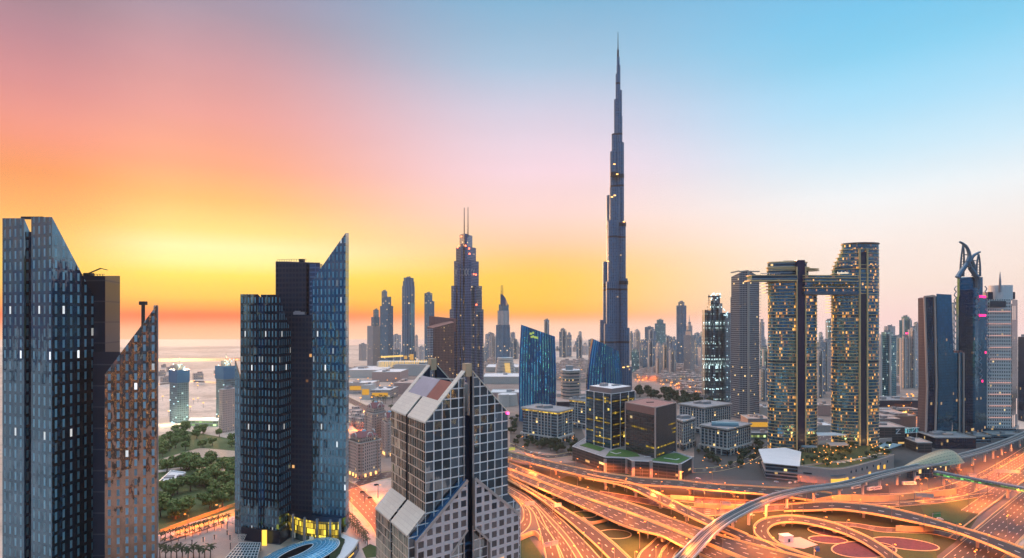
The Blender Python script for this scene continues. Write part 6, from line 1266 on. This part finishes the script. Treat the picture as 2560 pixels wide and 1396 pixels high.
patch('lit_wall_verge', [(440, 1326), (520, 1296), (592, 1270), (592, 1287), (520, 1313), (440, 1336)], .05, plain('lamp_tinted_sand', (.55, .38, .14), .9))  # yellow lamplight beside the wall is put into the sand colour
tag(MB().bar((*G(400, 1334), 1.5), (*G(598, 1262), 1.5), .6, 3).build('boundary_wall', plain('ochre_wall', (.55, .36, .12), .8)), 'long ochre boundary wall between the park and the palm plaza', 'wall')
patch('plaza', [(394, 1340), (470, 1322), (600, 1275), (640, 1340), (700, 1400), (640, 1440), (394, 1440)], .035, paving('plaza_paving', (.6, .47, .42), 4))
patch('plaza_step', [(394, 1362), (560, 1306), (562, 1309), (394, 1366)], .06, M['dark'])
# precinct right of the blade tower: junction, sweep of road and stepped paving
patch('stepped_plaza', [(862, 1268), (885, 1280), (930, 1340), (948, 1400), (860, 1440), (850, 1330)], .035, paving('stepped_paving', (.6, .48, .43), 3))
ground_road('boulevard', [(868, 1200), (905, 1222), (945, 1262), (985, 1330), (1000, 1404)], [(858, 1240), (875, 1258), (905, 1290), (935, 1330), (952, 1404)], RP, .06); ground_road('boulevard', [(900, 1196), (950, 1182), (1010, 1176), (1060, 1180)], [(868, 1228), (950, 1200), (1010, 1192), (1060, 1196)], RP, .08)
ground_road('expressway', [(866, 1015), (900, 1050), (960, 1090), (1040, 1120)], [(866, 1045), (900, 1085), (960, 1120), (1040, 1150)], RP, .06); ground_road('expressway', [(866, 990), (930, 1020), (985, 1040)], [(866, 1004), (930, 1036), (985, 1060)], RP, .07)
patch('lawn', [(905, 1372), (925, 1360), (944, 1368), (946, 1392), (915, 1396)], .06, LAW2)
for i, (u, v) in enumerate([(880, 1030), (905, 1058), (935, 1084), (965, 1100), (870, 1056), (900, 1012), (940, 1034), (975, 1048), (915, 1034), (885, 1090)]): lamp(u, v, 0, f'{ORD[i]} amber lamp along the expressway below the mall, counted from the blade-roofed tower', 'lamps of the expressway', False, rnd.uniform(0, 6))
for i, (u, v) in enumerate([(885, 1196), (912, 1228), (945, 1214), (940, 1276), (880, 1250)]): lamp(u, v, 0, f'{ORD[i]} lamp around the junction by the pink apartment building', 'lamps of the junction', False, rnd.uniform(0, 6))
# oval glass roof, deck and pergolas at the tower foot
t = thing('oval_glass_roof', 'blue oval glass roof with a pointed opening in front of the blade-roofed skyscraper', 'roof canopy', (-147, 408, 0))
def ov(k, rx, ry, off=(0, 0)): a = k * 2 * math.pi / 56; r = .62; x, y = rx * math.cos(a), ry * math.sin(a); return (-147 + off[0] + x * math.cos(r) + y * math.sin(r) * .6, 408 + off[1] - x * math.sin(r) * .2 + y * math.cos(r) * 1.05)
mb = MB(); rg = [(23, 40, 9.0), (21, 37, 10.8), (17, 31, 12.2), (12, 24, 12.8), (6.5, 17, 12.2)]
for i in range(4):
    for k in range(56):
        a, b = rg[i], rg[i + 1]; p = [(*ov(k, a[0], a[1]), a[2]), (*ov(k + 1, a[0], a[1]), a[2]), (*ov(k + 1, b[0], b[1]), b[2]), (*ov(k, b[0], b[1]), b[2])]; mb.face(p, [(k * 3, i * 4), (k * 3 + 3, i * 4), (k * 3 + 3, i * 4 + 4), (k * 3, i * 4 + 4)])
mb.build('glass_roof', facade('oval_roof_panels', 3, 2, (.05, .95, .07, .93), (.06, .32, .52), (.4, .6, .72), var=.2, gr=.22, gm=.35, fr=.4, fm=.4, jit=.02), t)
mb = MB()
for k in range(56): mb.face([(*ov(k + 1, 22, 39), 0), (*ov(k, 22, 39), 0), (*ov(k, 22, 39), 9.3), (*ov(k + 1, 22, 39), 9.3)][::-1], [(k * 3, 0), (k * 3 + 3, 0), (k * 3 + 3, 9), (k * 3, 9)])
mb.build('glass_wall', F['navyglass'], t); mb = MB()
for k in range(56): mb.face([(*ov(k, 6.6, 17.1), 3), (*ov(k + 1, 6.6, 17.1), 3), (*ov(k + 1, 6.6, 17.1), 12.3), (*ov(k, 6.6, 17.1), 12.3)])
mb.face([(*ov(k, 6.6, 17.1), 3) for k in range(56)]); mb.build('courtyard_well', M['dark'], t); mb = MB()
for k in range(56): mb.bar((*ov(k, 23, 40), 9), (*ov(k + 1, 23, 40), 9), .5); mb.bar((*ov(k, 6.5, 17), 12.3), (*ov(k + 1, 6.5, 17), 12.3), .4)
mb.build('rim', M['white'], t)
t = thing('raised_deck', 'white raised deck with planted inner edge wrapping round the oval glass roof', 'deck', (-118, 420, 0)); dk = [G(846, 1330, 7), G(898, 1352, 7), G(884, 1376, 7), G(860, 1400, 7), G(840, 1440, 7), G(800, 1440, 7), G(846, 1385, 7), G(862, 1356, 7)]; mb = MB(); mb.prism(dk, 0, 7); mb.build('deck', [F['navyglass'], M['roofwhite']], t); mb = MB()
for a, b in zip(dk[1:4], dk[2:5]): mb.bar((*a, 7.6), (*b, 7.6), .4, 1.2)
mb.build('edge_wall', M['pale'], t); mb = MB(); mb.bar((*dk[2], 5), (*dk[3], 5), .5, .9); mb.build('lit_band', glow('deck_amber', (1, .55, .05), 1.2), t); mb = MB(); mb.prism([G(846, 1345, 7), G(862, 1352, 7), G(850, 1384, 7), G(808, 1436, 7), G(826, 1390, 7), G(846, 1362, 7)], 7, 8.2); mb.build('planting', LAW, t)
def pergola(label, c4, z, n1, n2, mat):
    t = thing('pergola', label, 'pergola', centre(c4)); a, b, c, d = [Vector((*p, z)) for p in c4]; mb = MB()
    for i in range(n1 + 1): mb.bar(a.lerp(b, i / n1), d.lerp(c, i / n1), .35)
    for i in range(n2 + 1): mb.bar(a.lerp(d, i / n2), b.lerp(c, i / n2), .35)
    mb.build('lattice', mat, t)
    for p in c4: mb = MB(); mb.bar((*p, 0), (*p, z), .5); mb.build('post', M['pole'], t)
    return t
tt_ = pergola('large white-gridded glass canopy beside the skyscraper entrance', [G(556, 1404, 6), G(640, 1404, 6), G(652, 1357, 6), G(598, 1357, 6)], 6, 9, 7, M['white']); mb = MB(); mb.prism([G(556, 1404, 5.8), G(640, 1404, 5.8), G(652, 1357, 5.8), G(598, 1357, 5.8)], 5.6, 5.8, 0, 0, bottom=True); mb.build('glass', plain('teal_glass', (.05, .14, .18), .15, .5), tt_)
pergola('small open lattice pergola on the plaza edge', [G(576, 1357, 5), G(606, 1357, 5), G(616, 1336, 5), G(596, 1336, 5)], 5, 6, 5, M['pale']); tp = pergola('pale slatted sunshade at the plaza corner by the skyscraper', [G(568, 1304, 6), G(606, 1312, 6), G(608, 1298, 6), G(582, 1292, 6)], 6, 12, 2, M['white'])
for k, (u, v) in enumerate([(422, 1374), (452, 1368), (480, 1362), (508, 1355), (536, 1349), (568, 1338), (575, 1350)]):
    x, y = G(u, v)
    if k == 0: pb_ = thing('bollard_lamp', 'short dark plaza post standing in the row across the pink paving', 'post', (x, y, 0), 'dark posts on the plaza'); mb = MB(); mb.box(x, y, 0, .5, .5, 3.0); mb.build('post', M['dark'], pb_); mb = MB(); mb.box(x, y, 3.0, .9, .9, .5); mb.build('cap', M['dark'], pb_)
    else: dup(pb_, (x, y, 0))

# ------------------------------------------------------------------ trees
LF = [leaf_mat('park_leaves', (.07, .125, .028), (.2, .27, .065)), leaf_mat('dark_leaves', (.014, .035, .016), (.05, .08, .03))]
TR = plain('bark', (.14, .1, .07), .9)
def crown_mesh(seed, n=520, rx=5.0, rz=3.6, sz=.75):
    r = random.Random(seed); mb = MB(); cl = [(r.uniform(-.62, .62) * rx, r.uniform(-.62, .62) * rx, r.uniform(-.4, .55) * rz, r.uniform(.3, .52) * rx) for _ in range(8)]
    for i in range(n):
        c = cl[i % 8]; d = Vector((r.gauss(0, 1), r.gauss(0, 1), r.gauss(0, .8))).normalized() * c[3] * r.uniform(.5, 1.05); p = Vector(c[:3]) + d; p.z = max(p.z, -rz * .8); a = Vector((r.gauss(0, 1), r.gauss(0, 1), r.gauss(0, .6))).normalized(); b = a.cross(d).normalized() if a.cross(d).length > .01 else Vector((1, 0, 0)); s = sz * r.uniform(.6, 1.3)
        mb.face([p - a * s - b * s * .6, p + a * s - b * s * .5, p + a * s * .8 + b * s * .6, p - a * s * .7 + b * s * .7])
    return mb
def make_tree(seed, mat, name, h=4.0):
    t = thing(name, 'tree', 'tree'); mb = MB(); mb.tube([(0, 0, 0), (.2, 0, h * .5), (0, .1, h)], [.5, .36, .24], 6)
    for a in (0.5, 2.4, 4.4): mb.tube([(0, 0, h * .8), (2 * math.cos(a), 2 * math.sin(a), h + 1.6)], [.25, .08], 5)
    mb.build('trunk', TR, t); cm = crown_mesh(seed); cm.v = [(x, y, z + h + 2.2) for x, y, z in cm.v]; cm.build('crown', mat, t); return t
TREES = [make_tree(3, LF[0], 'broadleaf_tree'), make_tree(5, LF[0], 'broadleaf_tree'), make_tree(9, LF[1], 'broadleaf_tree'), make_tree(12, LF[1], 'broadleaf_tree')]
first = {}
ROOFPATCH = [(2010, 692), (2230, 700), (2226, 738), (2040, 742), (2004, 716)]
def plant_tree(k, x, y, s, label, group, z=0):
    p = TREES[k]
    if k not in first: first[k] = 1; p.location = (x, y, z); p.scale = (s, s, s * .95); p.rotation_euler = (0, 0, rnd.uniform(0, 6)); p['label'] = label; p['group'] = group; return p
    return dup(p, (x, y, z), rnd.uniform(0, 6.3), s, label, group)
def inpoly(pt, poly):
    c = False; n = len(poly)
    for i in range(n):
        a, b = poly[i], poly[(i + 1) % n]
        if (a[1] > pt[1]) != (b[1] > pt[1]) and pt[0] < (b[0] - a[0]) * (pt[1] - a[1]) / (b[1] - a[1]) + a[0]: c = not c
    return c
def grove(poly, n, kinds, s0, s1, label, group, avoid=()):
    u0, u1 = min(p[0] for p in poly), max(p[0] for p in poly); v0, v1 = min(p[1] for p in poly), max(p[1] for p in poly); k = 0; tries = 0
    while k < n and tries < n * 30:
        tries += 1; u = rnd.uniform(u0, u1); v = 1 / rnd.uniform(1 / (v1 - VH), 1 / (v0 - VH)) + VH
        if not inpoly((u, v), poly) or any(inpoly((u, v), q) for q in avoid): continue
        plant_tree(rnd.choice(kinds), *G(u, v), rnd.uniform(s0, s1), label, group); k += 1
grove([(396, 1170), (470, 1156), (592, 1166), (592, 1270), (470, 1296), (396, 1318)], 80, (0, 1), .9, 1.7, 'bushy green park tree in the grove between the two mirror-glass skyscrapers', 'trees of the park grove', [[(396, 1185), (470, 1176), (470, 1232), (396, 1240)], [(410, 1250), (520, 1222), (540, 1240), (440, 1285)]])
grove([(396, 1085), (470, 1070), (592, 1092), (592, 1122), (480, 1122), (396, 1145)], 34, (0, 1), .8, 1.5, 'scattered dusty green tree in front of the lit building sites', 'trees by the building sites', [[(470, 1100), (560, 1100), (560, 1112), (470, 1115)]])
grove([(1275, 1090), (1320, 1098), (1440, 1110), (1440, 1136), (1360, 1132), (1275, 1112)], 34, (2, 3), .7, 1.2, 'dark rounded tree in the belt before the amber-ringed office', 'trees before the amber-ringed office')
grove([(1590, 972), (1700, 984), (1790, 1016), (1740, 1030), (1590, 992)], 60, (2, 3), 1.3, 2.1, 'dark tree of the wide wood behind the glass offices', 'trees of the wood behind the offices')
grove([(1735, 1120), (1800, 1150), (1900, 1105), (1918, 1130), (1905, 1175), (1800, 1170), (1735, 1150)], 30, (2, 3), .6, 1.0, 'small street tree around the pilastered offices', 'street trees by the pilastered offices', [[(1750, 1060), (1818, 1135), (1880, 1110), (1830, 1050)]])
grove([(1280, 1030), (1300, 1040), (1300, 1090), (1275, 1090)], 10, (2, 3), .7, 1.1, 'dark tree along the lane beside the straight blue tower', 'trees by the straight blue tower')
for i in range(40):
    u = rnd.uniform(2002, 2230); Y = rnd.uniform(frontY(u) + 10, 736); plant_tree(rnd.choice((2, 3)), *P(u, Y), rnd.uniform(.45, .8), 'roof garden tree at the foot of the twin curved towers', 'trees of the roof garden', 15)
grove([(875, 1066), (990, 1060), (996, 1150), (962, 1180), (955, 1110)], 10, (2, 3), .7, 1.1, 'dark tree between the pink apartment buildings', 'trees between the apartment buildings')
def make_palm(seed, h=7.0):
    r = random.Random(seed); t = thing('palm_tree', 'palm', 'palm'); mb = MB(); mb.tube([(0, 0, 0), (.1, 0, h * .5), (0, .1, h)], [.32, .26, .22], 6); mb.build('trunk', TR, t); mb = MB()
    for k in range(16):
        a = k * 2 * math.pi / 16 + r.uniform(-.2, .2); up = r.uniform(.1, 1.0); p = [Vector((math.cos(a) * d, math.sin(a) * d, h + up * d * .9 - .17 * d * d)) for d in (0, 1.2, 2.4, 3.4)]; sd = Vector((-math.sin(a), math.cos(a), 0)); w = (.25, .6, .55, .1)
        for i in range(3): mb.face([p[i] - sd * w[i], p[i + 1] - sd * w[i + 1], p[i + 1] + Vector((0, 0, .16)), p[i] + Vector((0, 0, .16))]); mb.face([p[i] + sd * w[i], p[i] + Vector((0, 0, .16)), p[i + 1] + Vector((0, 0, .16)), p[i + 1] + sd * w[i + 1]])
    mb.build('crown', LF[1], t); return t
palm0 = make_palm(2); pu = [0]
def palm(x, y, s, label, group, z=0):
    if not pu[0]: pu[0] = 1; palm0.location = (x, y, z); palm0['label'] = label; palm0['group'] = group; palm0.scale = (s,) * 3
    else: dup(palm0, (x, y, z), rnd.uniform(0, 6), s, label, group)
for i in range(15): u = 402 + i * 12; palm(*G(u, 1352 - i * 3.5 + 3), .9, 'small palm in the upper row along the plaza wall', 'palms along the plaza wall')
for i in range(9): u = 410 + i * 18; palm(*G(u, 1362 - i * 5.5 + 3), .75, 'small palm in the second row along the plaza step', 'palms along the plaza step')
for i in range(10): u = 400 + i * 14; palm(*G(u, 1396 + (i % 3) * 5), 1.25, 'full dark palm in the bottom row on the plaza', 'palms at the bottom of the plaza')
for i in range(26): u = 862 + (i % 13) * 4.6 + rnd.uniform(-2, 2); palm(*G(u, 1285 + (i % 13) * 5.5 + (i // 13) * 14), .75, 'dark palm in the curved double row on the stepped plaza', 'palms of the stepped plaza')
for i in range(12): palm(*G(rnd.uniform(930, 985), rnd.uniform(1000, 1030)), 1.6, 'tall faded palm in front of the amber-lit mall wing', 'palms before the mall')
for i in range(18): palm(*P(rnd.uniform(1900, 2230), rnd.uniform(680, 690)), 1.1, 'street palm along the curved podium and wedge pavilion', 'palms by the curved podium')

# ------------------------------------------------------------------ low houses and far lights
h0 = thing('low_house', 'house', 'house'); mb = MB(); mb.box(0, 0, 0, 16, 14, 10, 0, 0, 1); mb.box(3, 2, 10, 8, 7, 3.4, 0, 0, 1); mb.build('wall', [F['lowrise'], M['pinkstone']], h0); mb = MB(); mb.box(0, 0, 10, 16.4, .6, 1); mb.build('parapet', M['pinkstone'], h0)
pl_ = 0
for poly, n, lb, gp in (([(1392, 905), (1470, 905), (1470, 960), (1392, 950)], 85, 'low pinkish house in the hazy quarter between the two blue towers', 'low houses between the blue towers'), ([(1582, 915), (1760, 922), (1760, 955), (1660, 958), (1582, 950)], 110, 'low pale house with lit windows at the lake towers', 'low houses at the lake towers'), ([(868, 925), (950, 925), (950, 945), (868, 942)], 16, 'faded low block beyond the mall', 'low blocks beyond the mall'), ([(1210, 905), (1240, 905), (1240, 925), (1210, 925)], 8, 'small faded house beside the sail tower', 'houses beside the sail tower'), ([(2196, 900), (2290, 905), (2290, 960), (2196, 960)], 30, 'low house behind the teal glass slab', 'low houses behind the teal slab'), ([(396, 915), (592, 925), (592, 980), (396, 960)], 6, 'low dusty house on the pale sand beyond the building sites', 'low houses on the sand'), ([(870, 1040), (970, 1040), (985, 1075), (880, 1066)], 8, 'low house below the expressway near the apartment buildings', 'low houses by the expressway'), ([(1700, 965), (1765, 968), (1790, 1010), (1740, 1005)], 26, 'low house near the brightly lit building site', 'low houses near the building site')):
    k = 0
    while k < n:
        u = rnd.uniform(min(p[0] for p in poly), max(p[0] for p in poly)); v = rnd.uniform(min(p[1] for p in poly), max(p[1] for p in poly))
        if not inpoly((u, v), poly): continue
        x, y = G(u, v); k += 1; s = rnd.uniform(.8, 1.6)
        if not pl_: pl_ = 1; h0.location = (x, y, 0); h0['label'] = lb; h0['group'] = gp
        else: dup(h0, (x, y, 0), rnd.choice((.7, .85, -.72, .6)), s, lb, gp)
fl0 = thing('far_lamp', 'lamp', 'street lamp'); mb = MB(); mb.tube([(0, 0, 0), (0, 0, 9)], .3, 5); mb.build('pole', M['pole'], fl0); mb = MB(); mb.box(0, 0, 9, 2.4, 2.4, 1.4); mb.build('lamp_head', glow('far_amber_lamp', (1, .36, .04), 2.6), fl0)
pl_ = 0
for poly, n, lb, gp in (([(1582, 930), (1700, 938), (1780, 985), (1720, 985), (1582, 960)], 70, 'tiny amber lamp in the lake-side streets', 'tiny lamps of the lake-side streets'), ([(1395, 930), (1470, 930), (1470, 1000), (1395, 960)], 18, 'tiny amber lamp in the hazy quarter', 'tiny lamps of the hazy quarter'), ([(866, 930), (990, 940), (1000, 1000), (866, 1010)], 30, 'tiny amber lamp around the mall', 'tiny lamps around the mall'), ([(2196, 985), (2292, 980), (2292, 1062), (2196, 1060)], 26, 'tiny amber lamp on the far orange road', 'tiny lamps of the far road'), ([(1890, 1120), (1915, 1120), (1915, 1180), (1740, 1180), (1760, 1150)], 30, 'tiny warm lamp in the streets by the curved towers', 'tiny lamps by the curved towers'), ([(1290, 1075), (1430, 1085), (1440, 1115), (1290, 1100)], 16, 'tiny warm lamp under the amber-ringed office arcade', 'tiny lamps by the arcade'), ([(396, 900), (590, 905), (590, 1060), (396, 1060)], 22, 'tiny amber lamp scattered on the pale sand', 'tiny lamps on the sand')):
    k = 0
    while k < n:
        u = rnd.uniform(min(p[0] for p in poly), max(p[0] for p in poly)); v = rnd.uniform(min(p[1] for p in poly), max(p[1] for p in poly))
        if not inpoly((u, v), poly): continue
        x, y = G(u, v); k += 1; s = .36 if v > 1060 else 1
        if not pl_: pl_ = 1; fl0.location = (x, y, 0); fl0['label'] = lb; fl0['group'] = gp
        else: dup(fl0, (x, y, 0), rnd.uniform(0, 6), s, lb, gp)
for i, (u, v) in enumerate([(2200, 992), (2224, 1004), (2250, 996), (2276, 1008), (2210, 1024), (2240, 1032), (2268, 1026), (2288, 1034)]): lamp(u, v, 0, f'{ORD[i]} lamp over the far orange road behind the teal slab, counted from the curved tower', 'lamps of the far orange road', False, rnd.uniform(0, 6))
for i, (u, v) in enumerate([(1592, 938), (1614, 940), (1636, 941), (1658, 944), (1680, 950), (1702, 957), (1722, 966), (1742, 978)]): lamp(u, v, 0, f'{ORD[i]} lamp of the bright lake-side road, counted from the needle', 'lamps of the lake-side road', False, rnd.uniform(0, 6))
for i, (u, v) in enumerate([(470, 1286), (548, 1262)]): lamp(u, v, 0, f'{ORD[i]} lamp along the ochre boundary wall, counted from the triangular slab', 'lamps along the boundary wall', False, rnd.uniform(0, 6))
ground_road('far_road', [(394, 897), (500, 896), (604, 895)], [(394, 905), (500, 904), (604, 903)], RP, .05)
for i in range(9): lamp(400 + i * 24, 893 - i * .2, 0, f'{ORD[i]} amber lamp of the long lit far sand road, counted from the triangular slab', 'lamps of the far sand road', False, rnd.uniform(0, 6))
ground_road('far_road', [(394, 1046), (470, 1040), (540, 1066), (600, 1062)], [(394, 1056), (470, 1050), (540, 1078), (600, 1072)], plain('pale_track', (.55, .43, .34), .9), .05, False); ground_road('far_road', [(394, 960), (480, 952), (604, 960)], [(394, 964), (480, 956), (604, 964)], RM[2], .05, False)
ground_road('far_road', [(2190, 1000), (2300, 990)], [(2190, 1052), (2300, 1042)], RP, .05); ground_road('far_road', [(1590, 944), (1660, 948), (1720, 966), (1760, 990)], [(1590, 950), (1660, 956), (1712, 974), (1748, 996)], RP, .05); ground_road('street', [(1730, 1172), (1790, 1168), (1850, 1150), (1915, 1116)], [(1730, 1182), (1800, 1178), (1870, 1158), (1918, 1128)], RM[3], .05); ground_road('street', [(1275, 1108), (1360, 1138), (1440, 1130), (1500, 1150)], [(1275, 1116), (1360, 1146), (1436, 1140), (1480, 1156)], RM[2], .05); ground_road('street', [(2040, 1080), (2100, 1062)], [(2040, 1120), (2100, 1098)], RP, .05)
patch('lakeside_lawn', [(1420, 1150), (1432, 1150), (1520, 1180), (1700, 1206), (1700, 1200), (1520, 1172)], .03, LAW2)
patch('city_paving', [(1735, 1060), (1920, 1060), (2240, 1080), (2300, 1140), (2240, 1178), (2000, 1206), (1735, 1196)], .02, paving('street_paving', (.06, .066, .07), 5, .3)); patch('city_paving', [(1275, 1040), (1440, 1040), (1470, 1110), (1420, 1140), (1275, 1120)], .02, paving('grey_paving', (.1, .095, .09), 5, .3))

# ------------------------------------------------------------------ signs, bus, cars
def gantry(label, u, v, hb, w, rot, kind='board', col=None):
    x, y = G(u, v, hb + 7); t = thing('road_sign', label, 'road sign', (x, y, hb), 'overhead road signs'); c, s = math.cos(rot), math.sin(rot); mb = MB(); mb.bar((x - c * w / 2 - c, y - s * w / 2 - s, hb), (x - c * w / 2 - c, y - s * w / 2 - s, hb + 8), .5); mb.bar((x - c * w / 2 - c, y - s * w / 2 - s, hb + 7.6), (x + c * w / 2, y + s * w / 2, hb + 7.6), .4); mb.build('frame', M['steel'], t)
    n = max(1, int(w / 4.2))
    for k in range(n): f = (k + .5) / n - .5; mb = MB(); mb.box(x + c * w * f, y + s * w * f, hb + 5, w / n * .93, .3, 3.4, rot); mb.build('sign_panel', col or M['pale'], t)
gantry('pale overhead sign over the ramp fan beside the lawn ring', 1394, 1262, 0, 8.5, .5); gantry('pale overhead sign at the foot of the ramps near the bottom edge', 1379, 1358, 0, 12, .5); gantry('pale striped overhead sign facing away over the fork by the gabled tower', 1325, 1258, 0, 9, .3); gantry('white slanted overhead sign in the middle of the interchange', 1816, 1258, 0, 8, -.5); gantry('wide pale overhead sign over the slip road below the station', 2312, 1238, 0, 14, -.45); gantry('pale overhead sign above the highway beyond the footbridge', 2520, 1178, 0, 22, -.25); gantry('green overhead sign above the highway edge', 2343, 1286, 0, 7, .2, col=plain('sign_green', (.01, .25, .1), .5)); gantry('blue sign panel at the loop ramp edge', 2044, 1372, 0, 3, .1, col=plain('sign_blue', (.02, .12, .45), .5)); gantry('small pale sign beneath the footbridge start', 2433, 1188, 0, 7, -.3); gantry('yellow-lit sign where the top flyover leaves the gabled tower', 1280, 1122, 9, 8, .2, col=glow('sign_yellow', (.6, .55, .08), .8)); gantry('pale billboard panel on posts in front of the station', 2294, 1193, 0, 6, .1)
def vehicle(nm, label, cat, x, y, rot, L, Wd, H, body, group=None, z=0.1):
    t = thing(nm, label, cat, (x, y, z), group); mb = MB(); c, s = math.cos(rot), math.sin(rot); R2 = lambda a, b: (x + c * a - s * b, y + s * a + c * b)
    prof = [(-L / 2, .35), (L / 2, .35), (L / 2, H * .55), (L * .3, H * .62), (L * .18, H), (-L * .35, H), (-L / 2, H * .6)] if H < 2.2 else [(-L / 2, .4), (L / 2, .4), (L / 2, H * .9), (L * .47, H), (-L * .49, H), (-L / 2, H * .93)]
    f = [(*R2(a, -Wd / 2), z + h) for a, h in prof]; b = [(*R2(a, Wd / 2), z + h) for a, h in prof]; mb.face(f); mb.face(b[::-1])
    for k in range(len(f)): j = (k + 1) % len(f); mb.face([f[j], f[k], b[k], b[j]])
    mb.build('body', body, t); mb = MB(); mb.bar((*R2(-L * .4, 0), z + H * .72), (*R2(L * .3 if H > 2.2 else L * .16, 0), z + H * .72), Wd + .08, H * .22); mb.build('window_band', M['dark'], t)
    for a in (-L * .32, L * .32):
        for sd in (-1, 1): mb = MB(); p = R2(a, sd * Wd / 2 * .94); q = R2(a, sd * Wd / 2 * 1.02); mb.tube([(*p, z + .38), (*q, z + .38)], .38, 10); mb.build('wheel', M['dark'], t)
    return t
vehicle('bus', 'white and dark single-deck bus pulled up in the station forecourt', 'bus', *G(2273, 1213), .05, 14, 2.6, 3.4, M['white'])
for k, (u, v) in enumerate([(2140, 1222), (2148, 1219), (2156, 1216), (2180, 1226), (2192, 1225)]): vehicle('coach', f'{ORD[k]} pale coach parked in line under the metro track', 'bus', *G(u, v), .45, 12, 2.6, 3.2, M['white'], 'coaches parked under the metro track')
cars = [(1745, 1198, 'white'), (1941, 1207, 'white'), (1975, 1209, 'white'), (1990, 1208, 'pale'), (1329, 1095 + 38, 'white'), (1350, 1134, 'white'), (905, 1232, 'dark'), (941, 1214, 'dark'), (925, 1246, 'dark'), (2350, 1300, 'white'), (1880, 1290, 'white')]
cn = ['white car parked on the grass edge behind the top flyover', 'white car parked before the wedge pavilion', 'second white car parked before the wedge pavilion', 'pale car parked at the curved podium corner', 'white car on the curved street below the amber-ringed office', 'second white car on the curved street below the amber-ringed office', 'dark car turning at the junction by the pink apartments', 'dark car waiting at the junction mouth by the gabled tower', 'dark car on the boulevard lane', 'white car on the verge beside the highway', 'white van-like car under the metro track']
for (u, v, c), lb in zip(cars, cn): vehicle('car', lb, 'car', *G(u, v), rnd.uniform(-.5, .8), 4.6, 1.9, 1.5, M[c])
# ------------------------------------------------------------------ the air
mb = MB(); mb.prism([(-5300, -2100), (5300, -2100), (5300, 5300), (-5300, 5300)], -1.0, 834.0, 0, 0, bottom=True)
hm = bpy.data.materials.new('haze_air'); hm.use_nodes = True; ht = NT(hm.node_tree); ht.n.clear()
pv = ht.new('ShaderNodeVolumePrincipled'); pv.inputs['Color'].default_value = (1.0, .92, .88, 1); pv.inputs['Density'].default_value = .00005; pv.inputs['Anisotropy'].default_value = .25
ho = ht.new('ShaderNodeOutputMaterial'); ht.l.new(pv.outputs[0], ho.inputs['Volume'])
o = mb.build('haze', hm); o['kind'] = 'stuff'
